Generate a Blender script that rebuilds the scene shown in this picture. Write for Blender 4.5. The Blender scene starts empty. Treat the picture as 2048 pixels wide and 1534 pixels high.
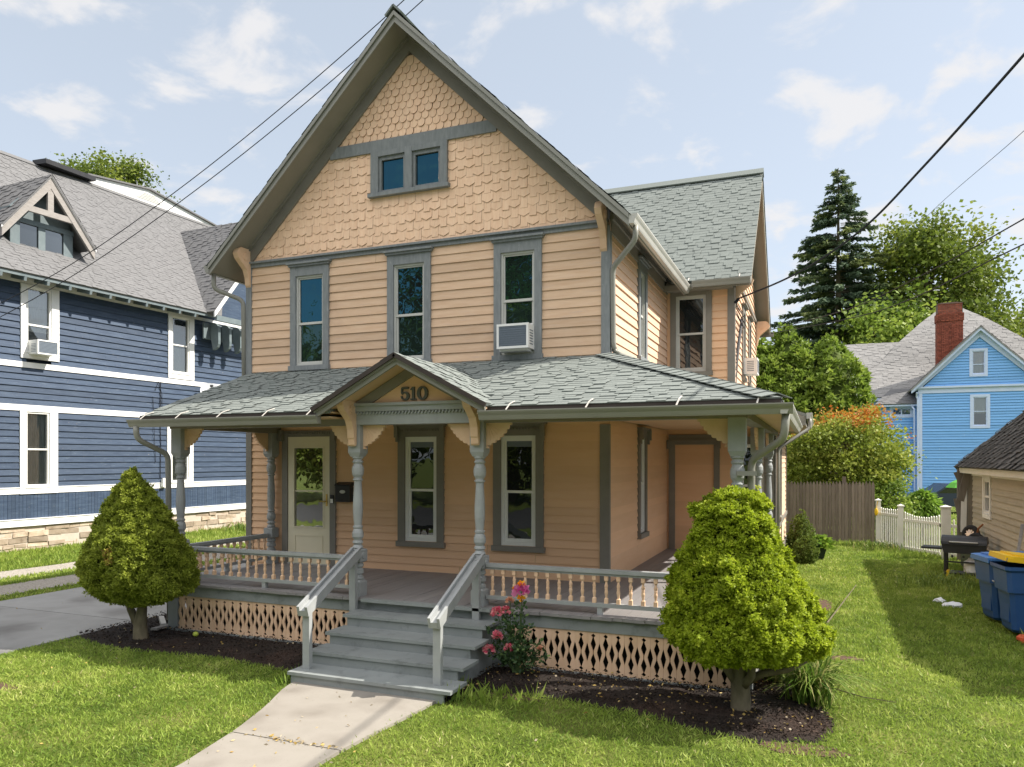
import bpy, math, random
import numpy as np
from mathutils import Vector, Matrix, noise as mnoise

# ------------------------------------------------------------------ camera, sky, sun, exposure
SC = bpy.context.scene
COL = SC.collection
cam_d = bpy.data.cameras.new("camera")
cam = bpy.data.objects.new("camera", cam_d)
COL.objects.link(cam)
cam.location = (2.853, -10.709, 2.514)
cam.rotation_euler = (math.radians(90), 0, math.atan(609 / 1513))
cam_d.sensor_width = 36
cam_d.lens = 36 * 1513 / 2048
cam_d.shift_y = 151 / 2048
cam_d.clip_start = 0.1
cam_d.clip_end = 5000
SC.camera = cam

SUN_V = Vector((1.95, 0.71, 2.15)).normalized()          # towards the sun
SUN_EL = math.asin(SUN_V.z)
SUN_AZ = math.atan2(SUN_V.x, SUN_V.y)                     # clockwise from +Y
world = bpy.data.worlds.new("World")
SC.world = world
world.use_nodes = True
wn = world.node_tree.nodes; wl = world.node_tree.links
wn.clear()
w_out = wn.new("ShaderNodeOutputWorld")
w_bg = wn.new("ShaderNodeBackground")
w_sky = wn.new("ShaderNodeTexSky")
w_sky.sky_type = 'NISHITA'
w_sky.sun_disc = False
w_sky.sun_elevation = SUN_EL
w_sky.sun_rotation = SUN_AZ
w_sky.air_density = 1.0
w_sky.dust_density = 1.2
w_sky.ozone_density = 1.5
w_bg.inputs['Strength'].default_value = 0.12
# soft fair-weather clouds: noise over a flat cloud layer seen from below
w_tc = wn.new("ShaderNodeTexCoord")
w_sep = wn.new("ShaderNodeSeparateXYZ")
wl.new(w_tc.outputs['Generated'], w_sep.inputs[0])
w_zc = wn.new("ShaderNodeMath"); w_zc.operation = 'MAXIMUM'; w_zc.inputs[1].default_value = 0.0
wl.new(w_sep.outputs['Z'], w_zc.inputs[0])
w_za = wn.new("ShaderNodeMath"); w_za.operation = 'ADD'; w_za.inputs[1].default_value = 0.22
wl.new(w_zc.outputs[0], w_za.inputs[0])
w_dx = wn.new("ShaderNodeMath"); w_dx.operation = 'DIVIDE'
w_dy = wn.new("ShaderNodeMath"); w_dy.operation = 'DIVIDE'
wl.new(w_sep.outputs['X'], w_dx.inputs[0]); wl.new(w_za.outputs[0], w_dx.inputs[1])
wl.new(w_sep.outputs['Y'], w_dy.inputs[0]); wl.new(w_za.outputs[0], w_dy.inputs[1])
w_cmb = wn.new("ShaderNodeCombineXYZ")
wl.new(w_dx.outputs[0], w_cmb.inputs[0]); wl.new(w_dy.outputs[0], w_cmb.inputs[1])
w_map = wn.new("ShaderNodeMapping")
w_map.inputs['Location'].default_value = (3.45, 1.55, 0.4)
wl.new(w_cmb.outputs[0], w_map.inputs[0])
w_n1 = wn.new("ShaderNodeTexNoise")
w_n1.inputs['Scale'].default_value = 5.4
w_n1.inputs['Detail'].default_value = 9
w_n1.inputs['Roughness'].default_value = 0.56
w_n1.inputs['Distortion'].default_value = 0.25
wl.new(w_map.outputs[0], w_n1.inputs['Vector'])
w_rmp = wn.new("ShaderNodeValToRGB")
w_rmp.color_ramp.elements[0].position = 0.50
w_rmp.color_ramp.elements[1].position = 0.66
w_rmp.color_ramp.interpolation = 'EASE'
wl.new(w_n1.outputs['Fac'], w_rmp.inputs[0])
w_cf = wn.new("ShaderNodeMath"); w_cf.operation = 'MULTIPLY'; w_cf.inputs[1].default_value = 0.85
wl.new(w_rmp.outputs[0], w_cf.inputs[0])
w_mix = wn.new("ShaderNodeMix"); w_mix.data_type = 'RGBA'
w_mix.inputs[7].default_value = (3.85, 3.8, 3.82, 1)
w_hs = wn.new("ShaderNodeHueSaturation")
w_hs.inputs['Saturation'].default_value = 0.6
w_hs.inputs['Value'].default_value = 1.0
wl.new(w_sky.outputs[0], w_hs.inputs['Color'])
wl.new(w_cf.outputs[0], w_mix.inputs[0])
w_even = wn.new("ShaderNodeMix"); w_even.data_type = 'RGBA'
w_even.inputs[0].default_value = 0.62
w_even.inputs[7].default_value = (2.72, 3.07, 3.48, 1)
wl.new(w_hs.outputs[0], w_even.inputs[6])
wl.new(w_even.outputs[2], w_mix.inputs[6])
# bright overcast added overhead, above the view, as soft fill
w_hi = wn.new("ShaderNodeMapRange"); w_hi.interpolation_type = 'SMOOTHSTEP'
w_hi.inputs['From Min'].default_value = 0.52; w_hi.inputs['From Max'].default_value = 0.78
w_hi.inputs['To Min'].default_value = 0.0; w_hi.inputs['To Max'].default_value = 0.6
wl.new(w_sep.outputs['Z'], w_hi.inputs[0])
w_top = wn.new("ShaderNodeMix"); w_top.data_type = 'RGBA'
w_top.inputs[7].default_value = (4.6, 4.5, 4.5, 1)
wl.new(w_hi.outputs[0], w_top.inputs[0]); wl.new(w_mix.outputs[2], w_top.inputs[6])
# unseen bright cloud bank added behind the camera to fill the house front
w_by = wn.new("ShaderNodeMapRange"); w_by.interpolation_type = 'SMOOTHSTEP'
w_by.inputs['From Min'].default_value = 0.02; w_by.inputs['From Max'].default_value = -0.35
wl.new(w_sep.outputs['Y'], w_by.inputs[0])
w_bz = wn.new("ShaderNodeMapRange"); w_bz.interpolation_type = 'SMOOTHSTEP'
w_bz.inputs['From Min'].default_value = 0.40; w_bz.inputs['From Max'].default_value = 0.58
wl.new(w_sep.outputs['Z'], w_bz.inputs[0])
w_bm = wn.new("ShaderNodeMath"); w_bm.operation = 'MULTIPLY'
wl.new(w_by.outputs[0], w_bm.inputs[0]); wl.new(w_bz.outputs[0], w_bm.inputs[1])
w_fill = wn.new("ShaderNodeMix"); w_fill.data_type = 'RGBA'
w_fill.inputs[7].default_value = (9.5, 9.3, 9.2, 1)
wl.new(w_bm.outputs[0], w_fill.inputs[0]); wl.new(w_top.outputs[2], w_fill.inputs[6])
wl.new(w_fill.outputs[2], w_bg.inputs['Color'])
wl.new(w_bg.outputs[0], w_out.inputs[0])

sun_d = bpy.data.lights.new("sun", 'SUN')
sun_d.energy = 4.4
sun_d.angle = math.radians(0.53)
sun_d.color = (1.0, 0.93, 0.82)
sun = bpy.data.objects.new("sun", sun_d)
COL.objects.link(sun)
sun.rotation_euler = SUN_V.to_track_quat('Z', 'Y').to_euler()
sun.location = (30, 10, 40)

SC.view_settings.view_transform = 'Standard'
SC.view_settings.look = 'None'
SC.view_settings.gamma = 1
SC.view_settings.exposure = 0.97
SC.cycles.use_denoising = True
SC.cycles.max_bounces = 6
SC.cycles.diffuse_bounces = 4
SC.cycles.glossy_bounces = 3
SC.cycles.transparent_max_bounces = 8
SC.cycles.caustics_reflective = False
SC.cycles.caustics_refractive = False

RND = random.Random(7)
NPR = np.random.default_rng(11)

# ------------------------------------------------------------------ materials
def node_mat(name):
    m = bpy.data.materials.new(name); m.use_nodes = True
    nt = m.node_tree; nt.nodes.clear()
    out = nt.nodes.new("ShaderNodeOutputMaterial")
    return m, nt, out

def paint(name, c1, c2=None, rough=0.6, ns=4.0, st=(1, 1, 1), c3=None, wear=0.62, wns=6.0, wst=None,
          rv=0.0, bump=0.15, bdist=0.004, spec=0.3, metal=0.0, soft=0.06, c4=None, w4=0.7, n4=1.2, bns=None):
    """painted / weathered surface: two tones of noise, a third worn tone past a threshold, a fourth stain tone"""
    m, nt, out = node_mat(name)
    N, L = nt.nodes, nt.links
    tc = N.new("ShaderNodeTexCoord")
    mp = N.new("ShaderNodeMapping"); mp.inputs['Scale'].default_value = st
    L.new(tc.outputs['Object'], mp.inputs[0])
    n1 = N.new("ShaderNodeTexNoise"); n1.inputs['Scale'].default_value = ns
    n1.inputs['Detail'].default_value = 8; n1.inputs['Roughness'].default_value = 0.6
    L.new(mp.outputs[0], n1.inputs['Vector'])
    r1 = N.new("ShaderNodeValToRGB")
    r1.color_ramp.elements[0].position = 0.3; r1.color_ramp.elements[1].position = 0.7
    r1.color_ramp.elements[0].color = (*c1, 1)
    r1.color_ramp.elements[1].color = (*(c2 or tuple(x * 1.12 for x in c1)), 1)
    L.new(n1.outputs['Fac'], r1.inputs[0])
    col = r1.outputs[0]
    if c3:
        mp2 = N.new("ShaderNodeMapping"); mp2.inputs['Scale'].default_value = wst or st
        mp2.inputs['Location'].default_value = (5.3, 2.1, 7.7)
        L.new(tc.outputs['Object'], mp2.inputs[0])
        n2 = N.new("ShaderNodeTexNoise"); n2.inputs['Scale'].default_value = wns
        n2.inputs['Detail'].default_value = 9; n2.inputs['Roughness'].default_value = 0.65
        L.new(mp2.outputs[0], n2.inputs['Vector'])
        r2 = N.new("ShaderNodeValToRGB")
        r2.color_ramp.elements[0].position = wear; r2.color_ramp.elements[1].position = min(1, wear + soft)
        L.new(n2.outputs['Fac'], r2.inputs[0])
        mx = N.new("ShaderNodeMix"); mx.data_type = 'RGBA'
        mx.inputs[7].default_value = (*c3, 1)
        L.new(r2.outputs[0], mx.inputs[0]); L.new(col, mx.inputs[6])
        col = mx.outputs[2]
    if c4:
        n3 = N.new("ShaderNodeTexNoise"); n3.inputs['Scale'].default_value = n4
        n3.inputs['Detail'].default_value = 5
        L.new(tc.outputs['Object'], n3.inputs['Vector'])
        r3 = N.new("ShaderNodeValToRGB")
        r3.color_ramp.elements[0].position = w4 - 0.12; r3.color_ramp.elements[1].position = w4 + 0.12
        L.new(n3.outputs['Fac'], r3.inputs[0])
        mx = N.new("ShaderNodeMix"); mx.data_type = 'RGBA'
        mx.inputs[7].default_value = (*c4, 1)
        L.new(r3.outputs[0], mx.inputs[0]); L.new(col, mx.inputs[6])
        col = mx.outputs[2]
    if rv > 0:
        at = N.new("ShaderNodeAttribute"); at.attribute_name = "rnd"
        mr = N.new("ShaderNodeMapRange")
        mr.inputs['To Min'].default_value = 1 - rv; mr.inputs['To Max'].default_value = 1 + rv
        L.new(at.outputs['Fac'], mr.inputs[0])
        hs = N.new("ShaderNodeHueSaturation")
        L.new(mr.outputs[0], hs.inputs['Value']); L.new(col, hs.inputs['Color'])
        col = hs.outputs[0]
    b = N.new("ShaderNodeBsdfPrincipled")
    b.inputs['Roughness'].default_value = rough
    b.inputs['Specular IOR Level'].default_value = spec
    b.inputs['Metallic'].default_value = metal
    L.new(col, b.inputs['Base Color'])
    if bump > 0:
        bsrc = n1.outputs['Fac']
        if bns:
            nb = N.new("ShaderNodeTexNoise"); nb.inputs['Scale'].default_value = bns
            nb.inputs['Detail'].default_value = 6
            L.new(tc.outputs['Object'], nb.inputs['Vector']); bsrc = nb.outputs['Fac']
        bp = N.new("ShaderNodeBump"); bp.inputs['Strength'].default_value = bump
        bp.inputs['Distance'].default_value = bdist
        L.new(bsrc, bp.inputs['Height']); L.new(bp.outputs[0], b.inputs['Normal'])
    L.new(b.outputs[0], out.inputs[0])
    return m

def leafmat(name, stops, trans=0.35, rough=0.55, spec=0.25):
    """foliage coloured by each leaf's own random number"""
    m, nt, out = node_mat(name)
    N, L = nt.nodes, nt.links
    at = N.new("ShaderNodeAttribute"); at.attribute_name = "rnd"
    rp = N.new("ShaderNodeValToRGB")
    el = rp.color_ramp.elements
    while len(el) < len(stops): el.new(0.5)
    for e, (p, c) in zip(el, stops): e.position = p; e.color = (*c, 1)
    L.new(at.outputs['Fac'], rp.inputs[0])
    b = N.new("ShaderNodeBsdfPrincipled")
    b.inputs['Roughness'].default_value = rough
    b.inputs['Specular IOR Level'].default_value = spec
    L.new(rp.outputs[0], b.inputs['Base Color'])
    t = N.new("ShaderNodeBsdfTranslucent")
    L.new(rp.outputs[0], t.inputs[0])
    mx = N.new("ShaderNodeMixShader"); mx.inputs[0].default_value = trans
    L.new(b.outputs[0], mx.inputs[1]); L.new(t.outputs[0], mx.inputs[2])
    L.new(mx.outputs[0], out.inputs[0])
    return m

def glassmat(name, refl=2.0, base=0.03, tint=(0.012, 0.014, 0.016), see=False, wav=0.0, wsc=3.0, gcol=(0.92, 0.97, 1)):
    """window glass: mirror-like reflection over a dark room (or see-through to the curtain behind)"""
    m, nt, out = node_mat(name)
    N, L = nt.nodes, nt.links
    fr = N.new("ShaderNodeFresnel"); fr.inputs[0].default_value = 1.5
    mu = N.new("ShaderNodeMath"); mu.operation = 'MULTIPLY_ADD'; mu.use_clamp = True
    mu.inputs[1].default_value = refl; mu.inputs[2].default_value = base
    L.new(fr.outputs[0], mu.inputs[0])
    gl = N.new("ShaderNodeBsdfGlossy"); gl.inputs['Roughness'].default_value = 0.0
    gl.inputs['Color'].default_value = (*gcol, 1)
    if see:
        d = N.new("ShaderNodeBsdfTransparent"); d.inputs[0].default_value = (0.8, 0.84, 0.84, 1)
    else:
        d = N.new("ShaderNodeBsdfDiffuse"); d.inputs[0].default_value = (*tint, 1)
    if wav > 0:
        tc = N.new("ShaderNodeTexCoord")
        nz = N.new("ShaderNodeTexNoise"); nz.inputs['Scale'].default_value = wsc; nz.inputs['Detail'].default_value = 2
        L.new(tc.outputs['Object'], nz.inputs['Vector'])
        bp = N.new("ShaderNodeBump"); bp.inputs['Strength'].default_value = wav; bp.inputs['Distance'].default_value = 0.02
        L.new(nz.outputs['Fac'], bp.inputs['Height']); L.new(bp.outputs[0], gl.inputs['Normal'])
    mx = N.new("ShaderNodeMixShader")
    L.new(mu.outputs[0], mx.inputs[0]); L.new(d.outputs[0], mx.inputs[1]); L.new(gl.outputs[0], mx.inputs[2])
    L.new(mx.outputs[0], out.inputs[0])
    return m

H = (1, 6, 14)   # noise stretched along x (horizontal boards)
M = {}
M['peach_up'] = paint("faded peach paint", (.58, .39, .255), (.67, .485, .34), rough=.75, ns=2.2, st=(1, 1, 9), c3=(.56, .41, .31), wear=.55, wns=2.4, wst=(1, 1, 12), soft=.16, rv=.10, bump=.3, c4=(.50, .34, .235), w4=.70, n4=.9)
M['peach_side'] = paint("peach paint side boards", (.66, .44, .30), (.72, .50, .36), rough=.7, ns=2.2, st=(1, 1, 9), c3=(.7, .56, .46), wear=.6, wns=2.4, wst=(1, 1, 12), soft=.2, rv=.06, bump=.2)
M['peach_low'] = paint("ochre peach paint", (.74, .465, .28), (.78, .51, .325), rough=.65, ns=1.5, st=(1, 1, 6), rv=.05, bump=.1)
M['peach_trim'] = paint("peach trim paint", (.66, .44, .28), (.74, .52, .36), rough=.6, ns=6, rv=.05, bump=.1)
M['peach_shingle'] = paint("peach wood shingle", (.80, .525, .35), (.88, .63, .445), rough=.8, ns=5, st=(6, 6, .8), c3=(.62, .45, .34), wear=.6, wns=7, wst=(5, 5, .8), soft=.15, rv=.05, bump=.35, bdist=.006)
M['trim'] = paint("grey green trim", (.195, .182, .158), (.235, .222, .195), rough=.6, ns=3, rv=.04, bump=.1)
M['trim_worn'] = paint("weathered blue grey trim", (.175, .19, .20), (.25, .265, .27), rough=.75, ns=7, st=(3, 3, .7), c3=(.36, .38, .38), wear=.64, wns=9, wst=(4, 4, .8), soft=.08, bump=.3)
M['soffit'] = paint("brown grey soffit", (.25, .235, .20), (.29, .27, .235), rough=.7, ns=2, bump=.05)
M['porch_grey'] = paint("bluish grey porch paint", (.285, .30, .305), (.345, .36, .365), rough=.5, ns=6, c3=(.42, .43, .40), wear=.66, wns=14, soft=.06, rv=.05, bump=.15, spec=.4)
M['step_grey'] = paint("grey stair paint", (.215, .235, .235), (.26, .28, .28), rough=.55, ns=3, c3=(.135, .145, .145), wear=.54, wns=5, soft=.2, rv=.04, bump=.12, spec=.35)
M['porch_floor'] = paint("mauve grey floor paint", (.215, .205, .21), (.25, .24, .24), rough=.5, ns=2, st=(3, .6, 1), c3=(.14, .13, .13), wear=.66, wns=3, soft=.1, rv=.06, bump=.1, spec=.35)
M['ceil'] = paint("peach ceiling paint", (.62, .42, .26), (.66, .46, .29), rough=.7, ns=1.5, bump=.05)
M['roof'] = paint("green grey asphalt shingle", (.155, .175, .168), (.215, .236, .225), rough=.9, ns=40, c4=(.17, .188, .18), w4=.62, n4=1.5, rv=.06, bump=.5, bdist=.004, spec=.2)
M['roof_edge'] = paint("dark brown drip edge", (.045, .035, .032), (.06, .048, .042), rough=.5)
M['gutter'] = paint("grey painted gutter", (.225, .222, .195), (.26, .255, .225), rough=.45, ns=2, bump=.05, spec=.5)
M['gutter_light'] = paint("pale grey aluminium gutter", (.42, .41, .38), (.48, .47, .44), rough=.4, ns=2, bump=.03, spec=.5)
M['bracket_metal'] = paint("pale gutter strap", (.55, .52, .48), rough=.5)
M['white'] = paint("white vinyl", (.74, .74, .72), (.80, .80, .78), rough=.45, ns=2, bump=.03, spec=.4)
M['cream'] = paint("cream door paint", (.74, .68, .50), (.80, .74, .56), rough=.5, ns=2, bump=.03, spec=.4)
M['sashgrey'] = paint("grey white sash", (.48, .48, .45), (.55, .55, .52), rough=.5, ns=3, bump=.05)
M['pane'] = glassmat("dark window glass", refl=1.5, base=.02, wav=.1)
M['pane_up'] = glassmat("wavy upper window glass", refl=2.6, base=.03, wav=.8, wsc=1.6, gcol=(.12, .52, .76))  # mirror tint puts the deep blue of reflected sky into the glass
M['pane_mid'] = glassmat("wavy lower window glass", refl=1.6, base=.02, wav=.7, wsc=1.8, tint=(.012, .02, .018), gcol=(.4, .75, .8))  # duller tint stands in for trees reflected in the lower sash
M['pane_door'] = glassmat("storm door glass", refl=2.5, base=.08, tint=(.05, .04, .025), wav=.12, wsc=2.5)
M['pane_see'] = glassmat("clear window glass", refl=2.0, base=.10, see=True)
M['brass'] = paint("brass", (.6, .42, .15), rough=.3, metal=1, bump=0)
M['black'] = paint("black paint", (.018, .018, .02), (.03, .03, .033), rough=.45, bump=.03, spec=.4)
M['iron'] = paint("dark numerals", (.10, .105, .095), rough=.5, bump=.05)
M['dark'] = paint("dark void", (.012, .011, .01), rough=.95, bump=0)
M['stone'] = paint("tan foundation stone", (.33, .26, .19), (.46, .38, .30), rough=.9, ns=5, c3=(.24, .18, .13), wear=.56, wns=4, soft=.15, rv=.35, bump=.6, bdist=.02)
M['mortar'] = paint("pale mortar", (.45, .39, .33), (.52, .46, .40), rough=.95, ns=8, bump=.4, bdist=.01)
M['navy'] = paint("weathered navy paint", (.026, .045, .085), (.052, .08, .13), rough=.6, ns=2.2, st=(1, 1, 9), c3=(.17, .21, .26), wear=.60, wns=3.0, wst=(1, 1.2, 16), soft=.16, rv=.14, bump=.3, spec=.35, c4=(.34, .29, .25), w4=.80, n4=13)
M['navy_flake'] = paint("bare flaking wood", (.42, .32, .24), (.5, .40, .31), rough=.9, ns=20)
M['navy_trim'] = paint("white house trim", (.72, .73, .74), (.80, .80, .80), rough=.6, ns=4, c3=(.5, .48, .45), wear=.72, wns=10, soft=.05, bump=.15)
M['navy_roof'] = paint("grey asphalt shingle", (.12, .12, .125), (.185, .185, .19), rough=.9, ns=26, rv=.06, bump=.5, bdist=.004, spec=.2)
M['oldwood'] = paint("bare weathered wood", (.25, .232, .22), (.34, .32, .305), rough=.85, ns=6, st=(1, 1, 5), c3=(.26, .22, .19), wear=.6, wns=8, soft=.1, bump=.4)
M['teal_trim'] = paint("teal grey dormer paint", (.12, .155, .17), (.17, .205, .22), rough=.7, ns=5, c3=(.36, .33, .29), wear=.66, wns=9, soft=.06, bump=.2)
M['lblue'] = paint("light blue clapboard", (.18, .41, .76), (.21, .45, .81), rough=.6, ns=1.5, st=(1, 1, 6), rv=.05, bump=.1)
M['lblue_trim'] = paint("pale blue white trim", (.52, .62, .84), (.60, .69, .88), rough=.6, ns=3, bump=.05)
M['lroof'] = paint("pale grey shingle", (.20, .195, .195), (.30, .295, .29), rough=.9, ns=18, rv=.16, bump=.4, spec=.2)
M['brick'] = paint("old red brick", (.20, .055, .035), (.30, .09, .055), rough=.85, ns=9, c3=(.10, .05, .04), wear=.6, wns=8, soft=.12, rv=.28, bump=.5, bdist=.01)
M['brick_mortar'] = paint("sooty mortar", (.16, .11, .09), rough=.95)
M['garage'] = paint("grey beige garage siding", (.36, .32, .245), (.43, .385, .30), rough=.75, ns=2, st=(1, 1, 8), c3=(.28, .25, .20), wear=.6, wns=3, wst=(1, 1, 14), soft=.15, rv=.08, bump=.25)
M['groof'] = paint("charcoal brown shingle", (.030, .028, .027), (.058, .054, .05), rough=.9, ns=22, rv=.35, bump=.6, bdist=.006, spec=.25)
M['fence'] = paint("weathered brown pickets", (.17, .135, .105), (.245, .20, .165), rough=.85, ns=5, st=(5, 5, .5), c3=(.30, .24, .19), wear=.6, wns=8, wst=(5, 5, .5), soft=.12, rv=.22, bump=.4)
M['picket'] = paint("white fence vinyl", (.70, .68, .63), (.78, .765, .73), rough=.5, ns=3, c3=(.5, .45, .34), wear=.64, wns=4, soft=.15, rv=.04, bump=.05)
M['greywood'] = paint("grey weathered posts", (.13, .115, .10), (.20, .18, .155), rough=.85, ns=4, st=(4, 4, .5), rv=.1, bump=.3)
M['bark'] = paint("grey brown bark", (.10, .085, .055), (.175, .15, .10), rough=.9, ns=9, st=(1.5, 1.5, .6), c3=(.16, .17, .09), wear=.6, wns=5, soft=.15, bump=.8, bdist=.02)
M['concrete'] = paint("pale walkway concrete", (.255, .235, .205), (.305, .28, .25), rough=.9, ns=1.6, c3=(.20, .18, .16), wear=.62, wns=30, soft=.08, c4=(.20, .18, .155), w4=.58, n4=1.6, rv=.05, bump=.3, bdist=.003, bns=120)
M['drive'] = paint("grey driveway concrete", (.25, .25, .245), (.31, .31, .305), rough=.9, ns=1.5, c3=(.21, .21, .205), wear=.62, wns=25, soft=.08, c4=(.10, .095, .092), w4=.60, n4=.75, rv=.05, bump=.3, bdist=.003, bns=90)
M['gravel'] = paint("pale gravel", (.28, .255, .22), (.42, .385, .34), rough=.95, ns=22, c3=(.15, .135, .115), wear=.55, wns=30, soft=.06, bump=.9, bdist=.03)
M['asphalt'] = paint("street asphalt", (.045, .045, .047), (.06, .06, .062), rough=.9, ns=20, bump=.3)
M['soil'] = paint("bare soil", (.07, .042, .028), (.12, .075, .05), rough=.95, ns=14, bump=.8, bdist=.03)
M['mulch'] = paint("black bark mulch", (.010, .007, .006), (.026, .018, .014), rough=.9, ns=30, c4=(.045, .025, .018), w4=.68, n4=.8, bump=.9, bdist=.03, bns=40)
M['chip'] = paint("dark mulch chips", (.014, .010, .008), (.035, .022, .016), rough=.9, rv=.6, bump=0, c4=(.06, .034, .024), w4=.68, n4=.8)
M['bin_blue'] = paint("blue bin plastic", (.018, .07, .22), (.026, .088, .26), rough=.45, ns=3, c3=(.06, .12, .22), wear=.62, wns=3, soft=.2, bump=.05, spec=.4)
M['bin_yellow'] = paint("yellow bin lid", (.75, .47, .015), (.82, .54, .02), rough=.45, bump=.03, spec=.4)
M['bin_blue_lid'] = paint("bright blue bin lid", (.05, .17, .45), (.07, .21, .52), rough=.45, bump=.03, spec=.4)
M['rubber'] = paint("black rubber", (.015, .015, .016), (.025, .025, .026), rough=.8, ns=10)
M['alloy'] = paint("silver wheel rim", (.55, .55, .56), rough=.3, metal=.9, bump=0)
M['rust'] = paint("rusty steel", (.22, .08, .03), (.32, .13, .06), rough=.8, ns=12)
M['planter'] = paint("dark green planter plastic", (.020, .030, .028), (.03, .042, .038), rough=.5, spec=.4)
M['acgrey'] = paint("grey metal fins", (.13, .16, .20), (.17, .20, .24), rough=.5, ns=30, st=(1, 1, 8), bump=.2)
M['cable'] = paint("black cable", (.012, .014, .02), rough=.6, bump=0)
M['dish'] = paint("pale dish metal", (.45, .47, .5), rough=.4, bump=0)
M['red'] = paint("red orange plastic", (.55, .10, .04), rough=.5)
M['carblue'] = paint("dark blue car paint", (.02, .03, .055), rough=.25, spec=.6, bump=0)
M['litter_white'] = paint("crumpled white plastic", (.68, .70, .74), rough=.5, bump=.2)
M['blind'] = paint("white blind slats", (.62, .63, .62), (.7, .7, .69), rough=.6, ns=1, st=(1, 1, 40), bump=.3)
M['curtain'] = paint("grey curtain cloth", (.58, .58, .58), (.70, .70, .69), rough=.8, ns=3, st=(6, 6, .6), bump=.5, bdist=.03)
M['sheet_reflection'] = paint("milky sheet and cloud reflection", (.42, .50, .49), (.68, .73, .72), rough=.4, ns=3, st=(3, 3, .8), bump=.8, bdist=.05)
M['grassleaf'] = leafmat("lawn grass blades", [(0, (.12, .20, .03)), (.45, (.27, .37, .06)), (.85, (.45, .52, .13)), (1, (.66, .60, .32))], trans=.45)
M['alberta_r'] = leafmat("bright yellow green spruce sprigs", [(0, (.16, .22, .016)), (.5, (.34, .43, .026)), (1, (.55, .58, .06))], trans=.5)
M['alberta_l'] = leafmat("olive green spruce sprigs", [(0, (.13, .17, .02)), (.5, (.29, .345, .045)), (.95, (.46, .50, .08)), (1, (.42, .26, .09))], trans=.5)
M['shrubleaf'] = leafmat("dark shrub sprigs", [(0, (.08, .13, .025)), (1, (.26, .34, .07))], trans=.3)
M['spruceleaf'] = leafmat("blue green spruce needles", [(0, (.05, .09, .07)), (.6, (.12, .175, .095)), (1, (.25, .29, .09))], trans=.2)
M['mapleleaf'] = leafmat("yellow green maple leaves", [(0, (.07, .11, .02)), (.5, (.16, .215, .032)), (1, (.32, .35, .06))], trans=.4)
M['arbleaf'] = leafmat("deep green cedar sprays", [(0, (.08, .14, .02)), (.5, (.21, .30, .045)), (1, (.37, .44, .08))], trans=.4)
M['jmleaf'] = leafmat("japanese maple leaves", [(0, (.11, .16, .02)), (.4, (.26, .32, .045)), (.70, (.40, .42, .09)), (.74, (.34, .21, .03)), (.9, (.46, .19, .03)), (1, (.42, .10, .025))], trans=.4)
M['limeleaf'] = leafmat("lime weeping leaves", [(0, (.09, .19, .02)), (1, (.28, .43, .06))], trans=.4)
M['roseleaf'] = leafmat("dark rose leaves", [(0, (.025, .06, .025)), (.8, (.075, .14, .05)), (1, (.18, .26, .08))], trans=.25, spec=.4)
M['lilyleaf'] = leafmat("daylily blades", [(0, (.06, .13, .015)), (.7, (.17, .26, .04)), (1, (.38, .36, .14))], trans=.35)
M['hostaleaf'] = leafmat("bright planter leaves", [(0, (.10, .20, .02)), (1, (.25, .36, .05))], trans=.4)
M['fallen'] = leafmat("fallen yellow leaves", [(0, (.32, .20, .06)), (.5, (.45, .33, .10)), (1, (.42, .36, .28))], trans=.15)
M['petal_pink'] = leafmat("pink rose petals", [(0, (.62, .06, .14)), (.6, (.80, .22, .30)), (1, (.85, .55, .5))], trans=.3)
M['petal_magenta'] = leafmat("magenta rose petals", [(0, (.70, .10, .38)), (1, (.85, .35, .62))], trans=.3)
M['petal_orange'] = leafmat("orange petals", [(0, (.85, .28, .01)), (1, (.9, .5, .03))], trans=.3)
M['petal_peach'] = leafmat("faded peach petals", [(0, (.70, .32, .20)), (1, (.8, .55, .42))], trans=.3)

# lawn sheet: green soil under the blades
def lawnmat():
    m, nt, out = node_mat("mown lawn")
    N, L = nt.nodes, nt.links
    tc = N.new("ShaderNodeTexCoord")
    n1 = N.new("ShaderNodeTexNoise"); n1.inputs['Scale'].default_value = 1.1; n1.inputs['Detail'].default_value = 6
    n2 = N.new("ShaderNodeTexNoise"); n2.inputs['Scale'].default_value = 45; n2.inputs['Detail'].default_value = 4
    L.new(tc.outputs['Object'], n1.inputs['Vector']); L.new(tc.outputs['Object'], n2.inputs['Vector'])
    ad = N.new("ShaderNodeMath"); ad.operation = 'MULTIPLY_ADD'; ad.inputs[1].default_value = .55
    mu = N.new("ShaderNodeMath"); mu.operation = 'MULTIPLY'; mu.inputs[1].default_value = .45
    L.new(n2.outputs['Fac'], mu.inputs[0]); L.new(n1.outputs['Fac'], ad.inputs[0]); L.new(mu.outputs[0], ad.inputs[2])
    rp = N.new("ShaderNodeValToRGB"); el = rp.color_ramp.elements
    el.new(.5)
    for e, (p, c) in zip(el, [(.35, (.045, .065, .014)), (.5, (.10, .135, .024)), (.68, (.19, .19, .06))]):
        e.position = p; e.color = (*c, 1)
    L.new(ad.outputs[0], rp.inputs[0])
    b = N.new("ShaderNodeBsdfPrincipled"); b.inputs['Roughness'].default_value = .95
    b.inputs['Specular IOR Level'].default_value = .1
    L.new(rp.outputs[0], b.inputs['Base Color'])
    bp = N.new("ShaderNodeBump"); bp.inputs['Strength'].default_value = 1; bp.inputs['Distance'].default_value = .03
    L.new(n2.outputs['Fac'], bp.inputs['Height']); L.new(bp.outputs[0], b.inputs['Normal'])
    L.new(b.outputs[0], out.inputs[0])
    return m
M['lawn'] = lawnmat()

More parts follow.
